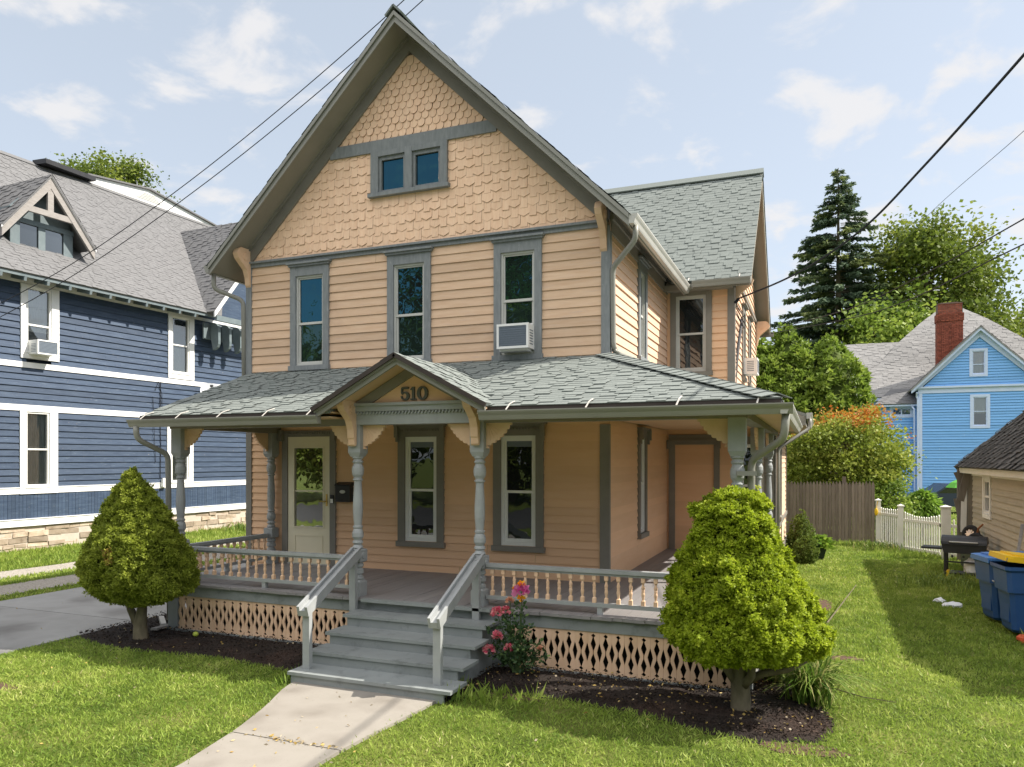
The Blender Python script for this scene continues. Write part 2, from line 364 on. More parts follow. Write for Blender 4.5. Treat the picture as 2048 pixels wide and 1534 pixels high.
# ------------------------------------------------------------------ builders
ZUP = Vector((0, 0, 1))
class Fr:
    """a flat frame: u along, w up, n outwards"""
    def __init__(s, O, U, N, W=(0, 0, 1)):
        s.O, s.U, s.N, s.W = Vector(O), Vector(U), Vector(N), Vector(W)
    def p(s, u, w, n=0): return s.O + s.U * u + s.W * w + s.N * n

class MB:
    def __init__(s): s.v, s.f, s.r = [], [], []
    def add(s, vs, fs, r=None):
        k = len(s.v); s.v.extend(tuple(x) for x in vs)
        if r is None: r = RND.random()
        for f in fs: s.f.append(tuple(i + k for i in f)); s.r.append(r)
    def hexa(s, c, r=None):
        s.add(c, [(0, 3, 2, 1), (4, 5, 6, 7), (0, 1, 5, 4), (1, 2, 6, 5), (2, 3, 7, 6), (3, 0, 4, 7)], r)
    def box(s, x0, x1, y0, y1, z0, z1, r=None):
        s.hexa([(x0, y0, z0), (x1, y0, z0), (x1, y1, z0), (x0, y1, z0), (x0, y0, z1), (x1, y0, z1), (x1, y1, z1), (x0, y1, z1)], r)
    def fbox(s, fr, u0, u1, w0, w1, n0, n1, r=None):
        s.hexa([fr.p(u0, w0, n0), fr.p(u1, w0, n0), fr.p(u1, w0, n1), fr.p(u0, w0, n1),
                fr.p(u0, w1, n0), fr.p(u1, w1, n0), fr.p(u1, w1, n1), fr.p(u0, w1, n1)], r)
    def prism(s, fr, poly, n0, n1, r=None):
        k = len(poly)
        vs = [fr.p(u, w, n0) for u, w in poly] + [fr.p(u, w, n1) for u, w in poly]
        fs = [tuple(range(k))[::-1], tuple(range(k, 2 * k))] + [(i, (i + 1) % k, (i + 1) % k + k, i + k) for i in range(k)]
        s.add(vs, fs, r)
    def beam(s, a, b, w, h, up=(0, 0, 1), r=None):
        a, b = Vector(a), Vector(b); d = (b - a).normalized()
        sd = d.cross(Vector(up)).normalized() * (w / 2); u = sd.cross(d).normalized() * (h / 2)
        s.hexa([a - sd - u, a + sd - u, b + sd - u, b - sd - u, a - sd + u, a + sd + u, b + sd + u, b - sd + u], r)
    def tube(s, pts, rad, seg=8, r=None, cap=True):
        pts = [Vector(p) for p in pts]
        rads = rad if isinstance(rad, (list, tuple)) else [rad] * len(pts)
        vs, prev = [], None
        for i, p in enumerate(pts):
            d = (pts[min(i + 1, len(pts) - 1)] - pts[max(i - 1, 0)]).normalized()
            if prev is None:
                prev = d.orthogonal().normalized()
            a = (prev - d * prev.dot(d)).normalized(); b = d.cross(a); prev = a
            for k in range(seg):
                t = 2 * math.pi * k / seg
                vs.append(p + (a * math.cos(t) + b * math.sin(t)) * rads[i])
        fs = []
        for i in range(len(pts) - 1):
            for k in range(seg):
                k2 = (k + 1) % seg
                fs.append((i * seg + k, i * seg + k2, (i + 1) * seg + k2, (i + 1) * seg + k))
        if cap:
            fs.append(tuple(range(seg))[::-1]); n = len(vs) - seg
            fs.append(tuple(range(n, n + seg)))
        s.add(vs, fs, r)
    def lathe(s, cx, cy, prof, seg=16, rot=0, r=None, sy=1.0):
        vs = []
        for z, rr in prof:
            for k in range(seg):
                t = 2 * math.pi * (k + rot) / seg
                vs.append((cx + rr * math.cos(t), cy + rr * sy * math.sin(t), z))
        n = len(prof); fs = []
        for i in range(n - 1):
            for k in range(seg):
                k2 = (k + 1) % seg
                fs.append((i * seg + k, i * seg + k2, (i + 1) * seg + k2, (i + 1) * seg + k))
        fs.append(tuple(range(seg))[::-1]); fs.append(tuple(range((n - 1) * seg, n * seg)))
        s.add(vs, fs, r)
    def blob(s, c, rx, ry, rz, seg=12, rings=7, r=None):
        vs, fs = [], []
        for i in range(rings + 1):
            ph = math.pi * i / rings
            for k in range(seg):
                t = 2 * math.pi * k / seg
                vs.append((c[0] + rx * math.sin(ph) * math.cos(t), c[1] + ry * math.sin(ph) * math.sin(t), c[2] + rz * math.cos(ph)))
        for i in range(rings):
            for k in range(seg):
                k2 = (k + 1) % seg
                fs.append((i * seg + k, i * seg + k2, (i + 1) * seg + k2, (i + 1) * seg + k))
        s.add(vs, fs, r)
    def build(s, name, mat, parent=None, loc=None, smooth=False):
        me = bpy.data.meshes.new(name)
        off = Vector(loc) if loc is not None else Vector((0, 0, 0))
        me.from_pydata([tuple(Vector(v) - off) for v in s.v], [], s.f)
        at = me.attributes.new("rnd", 'FLOAT', 'FACE')
        at.data.foreach_set("value", s.r)
        if smooth: me.polygons.foreach_set("use_smooth", [True] * len(me.polygons))
        me.update()
        return link(name, me, mat, parent, off)

def link(name, me, mat, parent=None, off=Vector((0, 0, 0))):
    o = bpy.data.objects.new(name, me); COL.objects.link(o)
    if mat is not None and me is not None: me.materials.append(M[mat] if isinstance(mat, str) else mat)
    o.location = off
    if parent is not None:
        o.parent = parent
        o.matrix_parent_inverse = world_of(parent).inverted()
    return o

def world_of(o):
    m = o.matrix_basis.copy()
    if o.parent is not None:
        m = world_of(o.parent) @ o.matrix_parent_inverse @ m
    return m

def thing(name, label, cat, loc, group=None):
    o = bpy.data.objects.new(name, None); COL.objects.link(o)
    o.location = loc; o.empty_display_size = .2
    return tag(o, label, cat, group)
def tag(o, label, cat, group=None):
    o['label'] = label; o['category'] = cat
    if group: o['group'] = group
    return o
def structure(o): o['kind'] = 'structure'; return o
def stuff(o, label=None, cat=None):
    o['kind'] = 'stuff'
    if label: o['label'] = label; o['category'] = cat
    return o
def copy_tree(o, parent=None):
    c = o.copy(); COL.objects.link(c)
    if parent is not None:
        c.parent = parent; c.matrix_parent_inverse = o.matrix_parent_inverse.copy()
    for ch in list(o.children): copy_tree(ch, c)
    return c

def siding(mb, fr, z0, z1, e, lf, rf, holes=(), th=.02):
    """lapped boards: each row leans out at its lower edge; holes are (u0,u1,w0,w1)"""
    n = max(1, round((z1 - z0) / e)); e = (z1 - z0) / n
    for i in range(n):
        a, b = z0 + i * e, z0 + (i + 1) * e
        rr = RND.random()
        tw = th * RND.uniform(.85, 1.2)
        cuts = sorted({a, b} | {h for o in holes for h in o[2:4] if a + 1e-4 < h < b - 1e-4})
        for k in range(len(cuts) - 1):
            p, q = cuts[k], cuts[k + 1]; m = (p + q) / 2
            segs = [(lf, rf)]
            iv = [(lf(m), rf(m))]
            for o in holes:
                if o[2] - 1e-5 <= p and q <= o[3] + 1e-5:
                    nv = []
                    for (x, y) in iv:
                        if o[1] <= x or o[0] >= y: nv.append((x, y)); continue
                        if o[0] > x: nv.append((x, o[0]))
                        if o[1] < y: nv.append((o[1], y))
                    iv = nv
            np_, nq = tw * (b - p) / e, tw * (b - q) / e
            cutiv = []
            for (x, y) in iv:
                if y - x > 2.2 and k == 0 and len(cuts) == 2:
                    c_ = RND.uniform(x + .4, y - .4); cutiv += [(x, c_ - .0018), (c_ + .0018, y)]
                else: cutiv.append((x, y))
            for (x, y) in cutiv:
                if y - x < .005: continue
                xl = lf(p) if x == lf(m) else x; xl2 = lf(q) if x == lf(m) else x
                yr = rf(p) if y == rf(m) else y; yr2 = rf(q) if y == rf(m) else y
                fs = [(0, 1, 2, 3)]
                vs = [fr.p(xl, p, np_), fr.p(yr, p, np_), fr.p(yr2, q, nq), fr.p(xl2, q, nq)]
                if k == 0:
                    vs += [fr.p(xl, p, -.004), fr.p(yr, p, -.004)]
                    fs.append((4, 5, 1, 0))
                mb.add(vs, fs, rr)

def courses(mb, fr, v0, v1, e, lf, rf, th=.011, lo=.18, hi=.42):
    """roof shingle courses with random thick and thin tabs"""
    n = max(1, round((v1 - v0) / e)); e = (v1 - v0) / n
    for i in range(n):
        a, b = v0 + i * e, v0 + (i + 1) * e
        l0, r0, l1, r1 = lf(a), rf(a), lf(b), rf(b)
        if r0 - l0 < .02: continue
        x = l0; thick = RND.random() < .5
        while x < r0 - 1e-4:
            y = min(r0, x + (RND.uniform(lo, lo + (hi - lo) * .4) if thick else RND.uniform(lo * 1.2, hi * 1.25)))
            if r0 - y < .08: y = r0
            h = th * (RND.uniform(1.1, 1.6) if thick else RND.uniform(.25, .55))
            rr = min(1, max(0, RND.gauss(.5, .22)))
            def cl(t, s0=l0, s1=r0, t0=l1, t1=r1): return min(max(t, t0), t1)
            xt = l1 if x == l0 else cl(x); yt = r1 if y == r0 else cl(y)
            mb.add([fr.p(x, a, h), fr.p(y, a, h), fr.p(yt, b, max(.0004, h - .005)), fr.p(xt, b, max(.0004, h - .005)), fr.p(x, a, -.004), fr.p(y, a, -.004)],
                   [(0, 1, 2, 3), (4, 5, 1, 0)], rr)
            if h < th * .7: pass
            x = y; thick = not thick

def const(c): return lambda v: c

def shingle(mb, fr, u, w, poly, th, r=None):
    """one wall shingle leaning out towards its lower edge; poly points (du, dw) with dw 0 at the top, negative down"""
    mn = min(p[1] for p in poly)
    k = len(poly)
    vs = [fr.p(u + a, w + b, th * (.15 + .85 * (b / mn))) for a, b in poly] + [fr.p(u + a, w + b, -.01) for a, b in poly]
    mb.add(vs[:k], [tuple(range(k))], r)
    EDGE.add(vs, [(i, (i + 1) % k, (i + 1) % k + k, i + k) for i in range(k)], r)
EDGE = MB()

def window(fr, parent, x0, x1, z0, z1, cw=.12, head=.2, cap=.04, sill=.055, mid=.5, cas='trim', sashm='white', pane='pane',
           capout=.045, cn=.045, fw=.05, curtain=None, cnback=.10, name='window', dentil=False, ears=False, curtain_z=None):
    w = MB()
    w.fbox(fr, x0 - cw, x0, z0 - sill, z1 + head, -.05, cn)
    w.fbox(fr, x1, x1 + cw, z0 - sill, z1 + head, -.05, cn)
    w.fbox(fr, x0, x1, z1, z1 + head, -.05, cn - .003)
    w.fbox(fr, x0 - cw - .02, x1 + cw + .02, z0 - sill - .03, z0 - .004, -.03, cn + .03)
    if cap > 0:
        w.fbox(fr, x0 - cw - capout * .5, x1 + cw + capout * .5, z1 + head, z1 + head + cap, -.02, cn + .03)
        w.fbox(fr, x0 - cw - capout, x1 + cw + capout, z1 + head + cap, z1 + head + cap + .03, -.02, cn + .06)
    if dentil:
        k = int((x1 - x0 + 2 * cw) / .05)
        for i in range(k):
            u = x0 - cw + (i + .3) * .05
            w.fbox(fr, u, u + .024, z1 + head - .06, z1 + head - .03, cn, cn + .018)
    if ears:
        for u in (x0 - cw - .03, x1 + cw - .03):
            w.fbox(fr, u, u + .06, z1 + head - .16, z1 + head + cap, cn, cn + .07)
            w.fbox(fr, u + .01, u + .05, z1 + head - .23, z1 + head - .16, cn, cn + .04)
    o = w.build(name, cas, parent)
    s = MB(); zm = z0 + (z1 - z0) * mid
    # outer frame, then the upper sash in front and the lower one behind
    s.fbox(fr, x0, x0 + fw * .6, z0, z1, -.06, .012); s.fbox(fr, x1 - fw * .6, x1, z0, z1, -.06, .012)
    s.fbox(fr, x0 + fw * .6, x1 - fw * .6, z1 - fw * .6, z1, -.06, .012)
    s.fbox(fr, x0 + fw * .6, x1 - fw * .6, z0, z0 + fw * .7, -.06, .016)
    a, b = x0 + fw * .6, x1 - fw * .6
    if mid > 0:
        s.fbox(fr, a, b, zm - .02, zm + .02, -.05, -.004)
        s.fbox(fr, a, a + fw * .45, zm + .02, z1 - fw * .6, -.04, -.01); s.fbox(fr, b - fw * .45, b, zm + .02, z1 - fw * .6, -.04, -.01)
        s.fbox(fr, a + fw * .45, b - fw * .45, z1 - fw * 1.1, z1 - fw * .6, -.04, -.01)
    s.fbox(fr, a, a + fw * .6, z0 + fw * .7, zm - .02, -.055, -.022); s.fbox(fr, b - fw * .6, b, z0 + fw * .7, zm - .02, -.055, -.022)
    s.fbox(fr, a + fw * .6, b - fw * .6, z0 + fw * .7, z0 + fw * 1.4, -.055, -.022)
    s.build('sash', sashm, o)
    g = MB()
    tl = RND.uniform(-.002, .002)
    g.add([fr.p(x0 + .02, z0 + .02, -.042), fr.p(x1 - .02, z0 + .02, -.042 + tl), fr.p(x1 - .02, zm if mid > 0 else z1 - .02, -.042), fr.p(x0 + .02, zm if mid > 0 else z1 - .02, -.042)], [(0, 1, 2, 3)])
    if pane == 'pane_up': g.build('lower_pane', 'pane_mid', o); g = MB()
    if mid > 0:
        g.add([fr.p(x0 + .02, zm, -.03), fr.p(x1 - .02, zm, -.03), fr.p(x1 - .02, z1 - .02, -.03 + tl), fr.p(x0 + .02, z1 - .02, -.03)], [(0, 1, 2, 3)])
    g.build('pane', pane, o)
    if curtain:
        c = MB(); ca, cb = curtain_z or (z0, z1)
        k = 14
        for i in range(k):
            u0 = x0 + (x1 - x0) * i / k; u1 = x0 + (x1 - x0) * (i + 1) / k
            n0 = -.09 - .012 * (i % 2); n1 = -.09 - .012 * ((i + 1) % 2)
            c.add([fr.p(u0, ca, n0), fr.p(u1, ca, n1), fr.p(u1, cb, n1), fr.p(u0, cb, n0)], [(0, 1, 2, 3)])
        c.build('curtain' if curtain != 'blind' else 'blind', curtain, o)
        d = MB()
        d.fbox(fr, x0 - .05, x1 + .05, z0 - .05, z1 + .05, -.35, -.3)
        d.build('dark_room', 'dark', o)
    return o
# ================================================================== THE PEACH HOUSE
XL, XR, XC = -6.5, 0.05, -3.225
PITCH = .972
house = thing('clapboard_house', 'peach clapboard house with steep front gable and wraparound front porch', 'house', (XC, 0, 0))
FRONT = Fr((0, 0, 0), (1, 0, 0), (0, -1, 0))
SIDE = Fr((XR, 0, 0), (0, 1, 0), (1, 0, 0))
LEFT = Fr((XL, 0, 0), (0, 1, 0), (-1, 0, 0))
YW, XWR = 4.6, 1.35
WINGF = Fr((0, YW, 0), (1, 0, 0), (0, -1, 0))
WINGR = Fr((XWR, 0, 0), (0, 1, 0), (1, 0, 0))
def zin(x): return 9.07 - PITCH * abs(x - XC)

low_win = [(-3.31, -2.73), (-1.63, -1.06)]
up_win = [(-5.45, -4.89), (-3.52, -2.955), (-1.63, -1.08)]
# -- front wall
w = MB()
holes = [(a, b, 1.195, 2.87) for a, b in low_win] + [(-5.62, -4.75, .5, 2.9)]
siding(w, FRONT, .46, 3.02, .12, const(XL + .05), const(XR - .04), holes, .020)
w.build('lower_front_wall', 'peach_low', house)
w = MB()
holes = [(-5.45, -4.89, 4.115, 5.65), (-3.52, -2.955, 4.115, 5.66), (-1.63, -1.08, 4.1, 5.665)]
siding(w, FRONT, 3.90, 5.89, .142, const(XL + .05), const(XR - .04), holes, .017)
w.build('upper_front_wall', 'peach_up', house)
w = MB()
w.fbox(FRONT, XL, XR, 3.02, 3.90, -.1, .0)
w.build('wall_sheathing', 'peach_low', house)
w = MB()
siding(w, SIDE, .70, 3.12, .12, const(.05), const(YW), [(2.0, 2.43, 1.25, 2.88)], .014)
w.build('lower_side_wall', 'peach_low', house)
w = MB()
siding(w, SIDE, 3.1, 6.0, .142, const(.05), const(YW), [(2.0, 2.43, 4.25, 5.72)], .022)
w.build('upper_side_wall', 'peach_side', house)
w = MB()
w.box(XL, XR - .03, 9.9, 10.3, 0, 6.0); w.fbox(LEFT, 0.05, 10.3, 0, 6.1, -.1, 0)
w.fbox(FRONT, XL + .02, XR - .02, 0, .46, -.3, -.02)
w.build('rear_walls', 'peach_up', house)
# -- gable shingles
M['butt_shade'] = paint("shadow line shingle edges", (.34, .205, .13), (.44, .28, .18), rough=.9, ns=9)  # dark edge colour paints in the thin shadow lines under the shingles
g = MB()
fishpoly = [(-.064, .03), (.064, .03), (.064, -.085)] + [(.064 * math.cos(t), -.085 - .062 * math.sin(t)) for t in [math.pi * k / 7 for k in range(1, 7)]] + [(-.064, -.085)]
row = 0; z = 9.0
while z > 7.72:
    hw = (9.07 - z + .13) / PITCH
    n = int(hw / .136) + 1
    off = .068 if row % 2 else 0
    for i in range(-n, n + 1):
        u = XC + i * .136 + off + RND.uniform(-.004, .004)
        if abs(u - XC) < hw: shingle(g, FRONT, u, z + RND.uniform(-.004, .004), fishpoly, .019 * RND.uniform(.7, 1.3))
    z -= .112; row += 1
g.build('fish_scale_shingles', 'peach_shingle', house)
EDGE.build('shingle_edges', 'butt_shade', house); EDGE.v, EDGE.f, EDGE.r = [], [], []
g = MB()
sqp = lambda d: [(-.056, .04), (.056, .04), (.056, -d), (-.056, -d)]
pt = lambda d: [(-.094, .04), (.094, .04), (.094, -d + .045), (0, -d), (-.094, -d + .045)]
z = 7.66; row = 0
while z > 5.99:
    hw = (9.07 - z + .16) / PITCH
    n = int(hw / .302) + 2
    off = .151 if row % 2 else 0
    for i in range(-n, n + 1):
        u = XC + i * .302 + off
        for du, poly in ((0, pt(.165 + RND.uniform(-.006, .006))), (.151, sqp(.172 + RND.uniform(-.012, .01)))):
            uu = u + du + RND.uniform(-.003, .003)
            if abs(uu - XC) < hw and not (-3.86 < uu < -2.62 and 6.9 < z < 7.6):
                shingle(g, FRONT, uu, z, poly, .013 * RND.uniform(.6, 1.4))
    z -= .145; row += 1
g.build('staggered_shingles', 'peach_shingle', house)
EDGE.build('shingle_edges', 'butt_shade', house)
g = MB()
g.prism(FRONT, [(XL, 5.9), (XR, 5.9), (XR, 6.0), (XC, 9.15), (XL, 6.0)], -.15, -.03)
g.build('gable_sheathing', 'fence', house)  # dark brown stands in for shadow in the gaps between shingles
t = MB()
hw = (9.07 - 7.64) / PITCH
t.fbox(FRONT, XC - hw - .05, XC + hw + .05, 7.545, 7.735, 0, .041)
t.build('gable_band', 'trim_worn', house)
t = MB()
t.fbox(FRONT, XL + .02, XR - .02, 5.885, 5.95, 0, .035)
t.fbox(FRONT, XL, XR, 5.95, 5.985, 0, .075)
t.build('belt_moulding', 'trim_worn', house)
# attic window: a pair of fixed sashes
aw = MB()
for u0, u1 in ((-3.94, -3.80), (-3.30, -3.17), (-2.66, -2.54)):
    aw.fbox(FRONT, u0, u1, 6.86, 7.545, -.05, .058)
aw.fbox(FRONT, -3.80, -2.66, 7.46, 7.545, -.05, .054)
aw.fbox(FRONT, -3.98, -2.50, 6.80, 6.86, -.05, .09)
awo = aw.build('attic_window', 'trim_worn', house)
aw = MB()
for u0, u1 in ((-3.80, -3.30), (-3.17, -2.66)):
    aw.fbox(FRONT, u0, u0 + .045, 6.86, 7.46, -.05, .02); aw.fbox(FRONT, u1 - .045, u1, 6.86, 7.46, -.05, .02)
    aw.fbox(FRONT, u0 + .045, u1 - .045, 7.40, 7.46, -.05, .018); aw.fbox(FRONT, u0 + .045, u1 - .045, 6.86, 6.91, -.05, .018)
aw.build('sash', 'trim_worn', awo)
aw = MB()
for u0, u1 in ((-3.78, -3.32), (-3.15, -2.68)):
    aw.add([FRONT.p(u0, 6.88, -.02), FRONT.p(u1, 6.88, -.018), FRONT.p(u1, 7.44, -.016), FRONT.p(u0, 7.44, -.02)], [(0, 1, 2, 3)])
aw.build('pane', 'pane_up', awo)
# -- rake friezes on the gable wall
t = MB()
for sg in (-1, 1):
    e = 3.275
    t.prism(FRONT, [(XC, 9.07), (XC + sg * e, 9.07 - PITCH * e), (XC + sg * e, 9.34 - PITCH * e), (XC, 9.34)], 0, .045 + .002 * sg)
    t.prism(FRONT, [(XC, 9.28), (XC + sg * e, 9.28 - PITCH * e), (XC + sg * e, 9.34 - PITCH * e), (XC, 9.34)], .044, .085 + .002 * sg)
t.build('rake_frieze', 'trim', house)
# -- main roof
RO, EO = .50, 3.695
rf_ = MB()
for sg in (-1, 1):
    rf_.prism(FRONT, [(XC, 9.40), (XC + sg * EO, 9.40 - PITCH * EO), (XC + sg * EO, 9.47 - PITCH * EO), (XC, 9.47)], -10.7, RO + .01)
sl = Vector((EO, 0, -PITCH * EO)).length
for sg in (-1, 1):
    Wv = Vector((-sg, 0, PITCH)).normalized(); Nv = Vector((sg * PITCH, 0, 1)).normalized()
    f = Fr((XC + sg * (EO + .03), -RO - .03, 9.475 - PITCH * (EO + .03)), (0, 1, 0), Nv, Wv)
    courses(rf_, f, 0, sl + .02, .14, const(0), const(11.2), lo=.2, hi=.5)
rf_.beam((XC - .07, -RO - .05, 9.47), (XC - .07, 10.6, 9.47), .2, .03, up=(-.7, 0, .7)); rf_.beam((XC + .07, -RO - .05, 9.475), (XC + .07, 10.6, 9.475), .2, .03, up=(.7, 0, .7))
roof = rf_.build('main_roof', 'roof', house)
s = MB()
for sg in (-1, 1):
    s.prism(FRONT, [(XC, 9.34), (XC + sg * (EO - .01), 9.34 - PITCH * (EO - .01)), (XC + sg * (EO - .01), 9.40 - PITCH * (EO - .01)), (XC, 9.40)], -9.9, RO - .035)
s.build('soffit', 'soffit', house)
s = MB()
for sg in (-1, 1):
    s.prism(FRONT, [(XC, 9.30), (XC + sg * EO, 9.30 - PITCH * EO), (XC + sg * EO, 9.465 - PITCH * EO), (XC, 9.465)], RO - .035, RO + .002 * sg)
    s.prism(FRONT, [(XC, 9.40), (XC + sg * EO, 9.40 - PITCH * EO), (XC + sg * EO, 9.468 - PITCH * EO), (XC, 9.468)], RO, RO + .03 + .002 * sg)
s.build('rake_fascia', 'gutter', house)
# side eave: frieze, fascia, gutter, downspout
s = MB()
s.box(XR, XR + .03, .1, YW, 5.82, 6.13)
s.box(XR + .03, XR + .06, .1, YW, 6.02, 6.10)
s.box(XC + EO - .03, XC + EO, -RO + .04, YW - .3, 5.72, 5.86)
s.build('eave_frieze', 'soffit', house)
def gutter(mb, a, b, out, h=.12, w_=.12):
    """K-profile gutter from a to b (top back edge), out = outward unit vector"""
    a, b, o = Vector(a), Vector(b), Vector(out)
    prof = [(0, 0), (0, -h), (w_ * .55, -h), (w_ * .72, -h * .55), (w_ * .9, -h * .3), (w_, -h * .12), (w_, 0), (w_ - .012, 0), (w_ - .012, -h * .1), (w_ * .6, -h + .012), (.012, -h + .012), (.012, 0)]
    k = len(prof)
    vs = [a + o * x + ZUP * z for x, z in prof] + [b + o * x + ZUP * z for x, z in prof]
    mb.add(vs, [(i, (i + 1) % k, (i + 1) % k + k, i + k) for i in range(k)])
    for e in (0, k):
        mb.add([vs[e + i] for i in (0, 1, 2, 3, 4, 5, 6)], [(0, 1, 2, 3, 4, 5, 6)])
s = MB(); gutter(s, (XC + EO, -RO - .01, 5.87), (XC + EO, YW - .33, 5.87), (1, 0, 0), .13, .12)
s.build('side_gutter', 'gutter_light', house)
s = MB(); gutter(s, (XC - EO, -RO - .01, 5.87), (XC - EO, 10, 5.87), (-1, 0, 0), .13, .12)
s.build('side_gutter', 'gutter', house)
def spout(pts, name='downspout', rad=.04, mat='gutter'):
    P = [Vector(p) for p in pts]; out = [P[0]]
    for i in range(1, len(P) - 1):
        a = P[i] + (P[i - 1] - P[i]).normalized() * .09; b = P[i] + (P[i + 1] - P[i]).normalized() * .09
        for t_ in (0, .33, .67, 1): out.append((a * (1 - t_) + P[i] * t_) * (1 - t_) + (P[i] * (1 - t_) + b * t_) * t_)
    out.append(P[-1])
    m = MB(); m.tube(out, rad, 8)
    return m.build(name, mat, house, smooth=True)
spout([(XC + EO + .06, -.36, 5.75), (XC + EO + .06, -.36, 5.55), (XR + .07, -.02, 5.28), (XR + .07, .02, 4.12), (XR + .10, .10, 4.06), (.85, 2.2, 3.84), (1.15, 3.0, 3.70)])
spout([(XC - EO - .03, -.36, 5.75), (XC - EO - .03, -.36, 5.5), (XL - .07, -.05, 5.32), (XL - .07, -.02, 3.2)])
# corner boards
s = MB()
s.box(XR - .10, XR + .03, -.032, 0, 3.95, 5.9); s.box(XR, XR + .03, 0, .10, 3.95, 5.83)
s.build('corner_board', 'trim_worn', house); s = MB()
s.box(XL - .03, XL + .09, -.032, 0, 3.95, 5.9)
s.build('corner_board', 'trim_worn', house)
s = MB()
s.box(XR - .12, XR + .028, -.03, 0, .70, 3.02); s.box(XR, XR + .028, 0, .03, .70, 3.02)
s.build('corner_board', 'trim', house); s = MB()
s.box(XL - .03, XL + .09, -.03, 0, .2, 3.4)
s.build('corner_board', 'trim', house)
# sawn rake brackets
def rake_bracket(x0, fr, n0, n1, flip=1):
    m = MB()
    pr = [(0, 0), (-.02, .10), (.03, .16), (.05, .30), (.10, .42), (.20, .50), (.30, .58), (.34, .66), (.30, .74), (.24, .78), (.0, .78)]
    m.prism(fr, [(x, y) for x, y in pr], n0, n1)
    m.prism(fr, [(.08, .60), (.13, .56), (.19, .60), (.19, .67), (.13, .71), (.08, .67)], n0 - .012, n1 + .012)
    return m.build('rake_bracket', 'peach_trim', house)
def bracket_frame(x, zb): return Fr((x, -.03, zb), (0, -1, 0), (1, 0, 0))
rake_bracket(0, bracket_frame(XR - .06, 5.40), -.05, .05)
rake_bracket(0, bracket_frame(XL + .03, 5.42), -.05, .05)
# upper windows
W1 = window(FRONT, house, -5.45, -4.89, 4.115, 5.65, cw=.115, head=.16, cap=.035, mid=.47, cas='trim_worn', sashm='sashgrey', pane='pane_up')
W2 = window(FRONT, house, -3.52, -2.955, 4.115, 5.66, cw=.115, head=.16, cap=.035, mid=.47, cas='trim_worn', sashm='sashgrey', pane='pane_up')
W3 = window(FRONT, house, -1.63, -1.08, 4.1, 5.665, cw=.115, head=.16, cap=.035, mid=.53, cas='trim_worn', sashm='sashgrey', pane='pane_up')
window(SIDE, house, 2.0, 2.43, 4.25, 5.72, cw=.12, head=.14, cap=.03, mid=.5, cas='trim_worn', sashm='sashgrey')
# lower windows
for a, b in low_win:
    wo = window(FRONT, house, a, b, 1.195, 2.87, cw=.125, head=.15, cap=.02, mid=.49, sashm='white', fw=.075, dentil=True, ears=True)
    bl = MB(); bl.fbox(FRONT, a + .06, b - .06, 2.70, 2.80, -.029, -.026); bl.build('blind', 'acgrey', wo)
window(SIDE, house, 2.0, 2.43, 1.25, 2.88, cw=.10, head=.12, cap=.02, mid=.52, sashm='white', fw=.06, ears=True)
# bottles on the sill inside the left lower window, pressed near the glass
# -- storm door
d = MB()
d.fbox(FRONT, -5.735, -5.62, .714, 3.0, -.03, .045); d.fbox(FRONT, -4.75, -4.635, .714, 3.0, -.03, .045)
d.fbox(FRONT, -5.62, -4.75, 2.9, 3.0, -.03, .042)
k = 22
for i in range(k):
    u = -5.72 + i * .05
    d.fbox(FRONT, u, u + .024, 2.94, 2.97, .042, .058)
for u in (-5.76, -4.67):
    d.fbox(FRONT, u, u + .06, 2.82, 3.01, .045, .11)
casing = d.build('door_casing', 'trim', house)
d = MB()
x0, x1 = -5.615, -4.755
d.fbox(FRONT, x0, x0 + .135, .735, 2.895, -.02, .03); d.fbox(FRONT, x1 - .135, x1, .735, 2.895, -.02, .03)
d.fbox(FRONT, x0 + .135, x1 - .135, 2.70, 2.895, -.02, .03)
d.fbox(FRONT, x0 + .135, x1 - .135, .735, 1.36, -.02, .03)
d.fbox(FRONT, x0 + .135, x1 - .135, 1.955, 1.98, -.02, .026)
for (a, b, c, e) in ((x0 + .115, x0 + .135, 1.36, 2.72), (x1 - .135, x1 - .115, 1.36, 2.72)):
    d.fbox(FRONT, a, b, c, e, .03, .042)
d.fbox(FRONT, x0 + .115, x1 - .115, 2.70, 2.72, .03, .04); d.fbox(FRONT, x0 + .115, x1 - .115, 1.34, 1.36, .03, .04)
for (a, b, c, e) in ((x0 + .14, x1 - .14, 1.20, 1.215), (x0 + .14, x1 - .14, .90, .915), (x0 + .14, x0 + .155, .915, 1.20), (x1 - .155, x1 - .14, .915, 1.20)):
    d.fbox(FRONT, a, b, c, e, .03, .038)
door = d.build('storm_door', 'cream', house)
d = MB(); d.fbox(FRONT, x0 + .13, x1 - .13, 1.35, 2.71, .0, .008); d.build('pane', 'pane_door', door)
d = MB()
d.fbox(FRONT, x1 - .075, x1 - .045, 1.72, 1.92, .03, .042)
d.tube([FRONT.p(x1 - .06, 1.80, .04), FRONT.p(x1 - .06, 1.80, .085), FRONT.p(x1 - .17, 1.80, .085)], .011, 8)
d.build('handle', 'brass', door, smooth=False)
d = MB(); d.fbox(FRONT, x0 - .01, x1 + .01, .715, .735, -.02, .05); d.build('threshold', 'gutter_light', door)

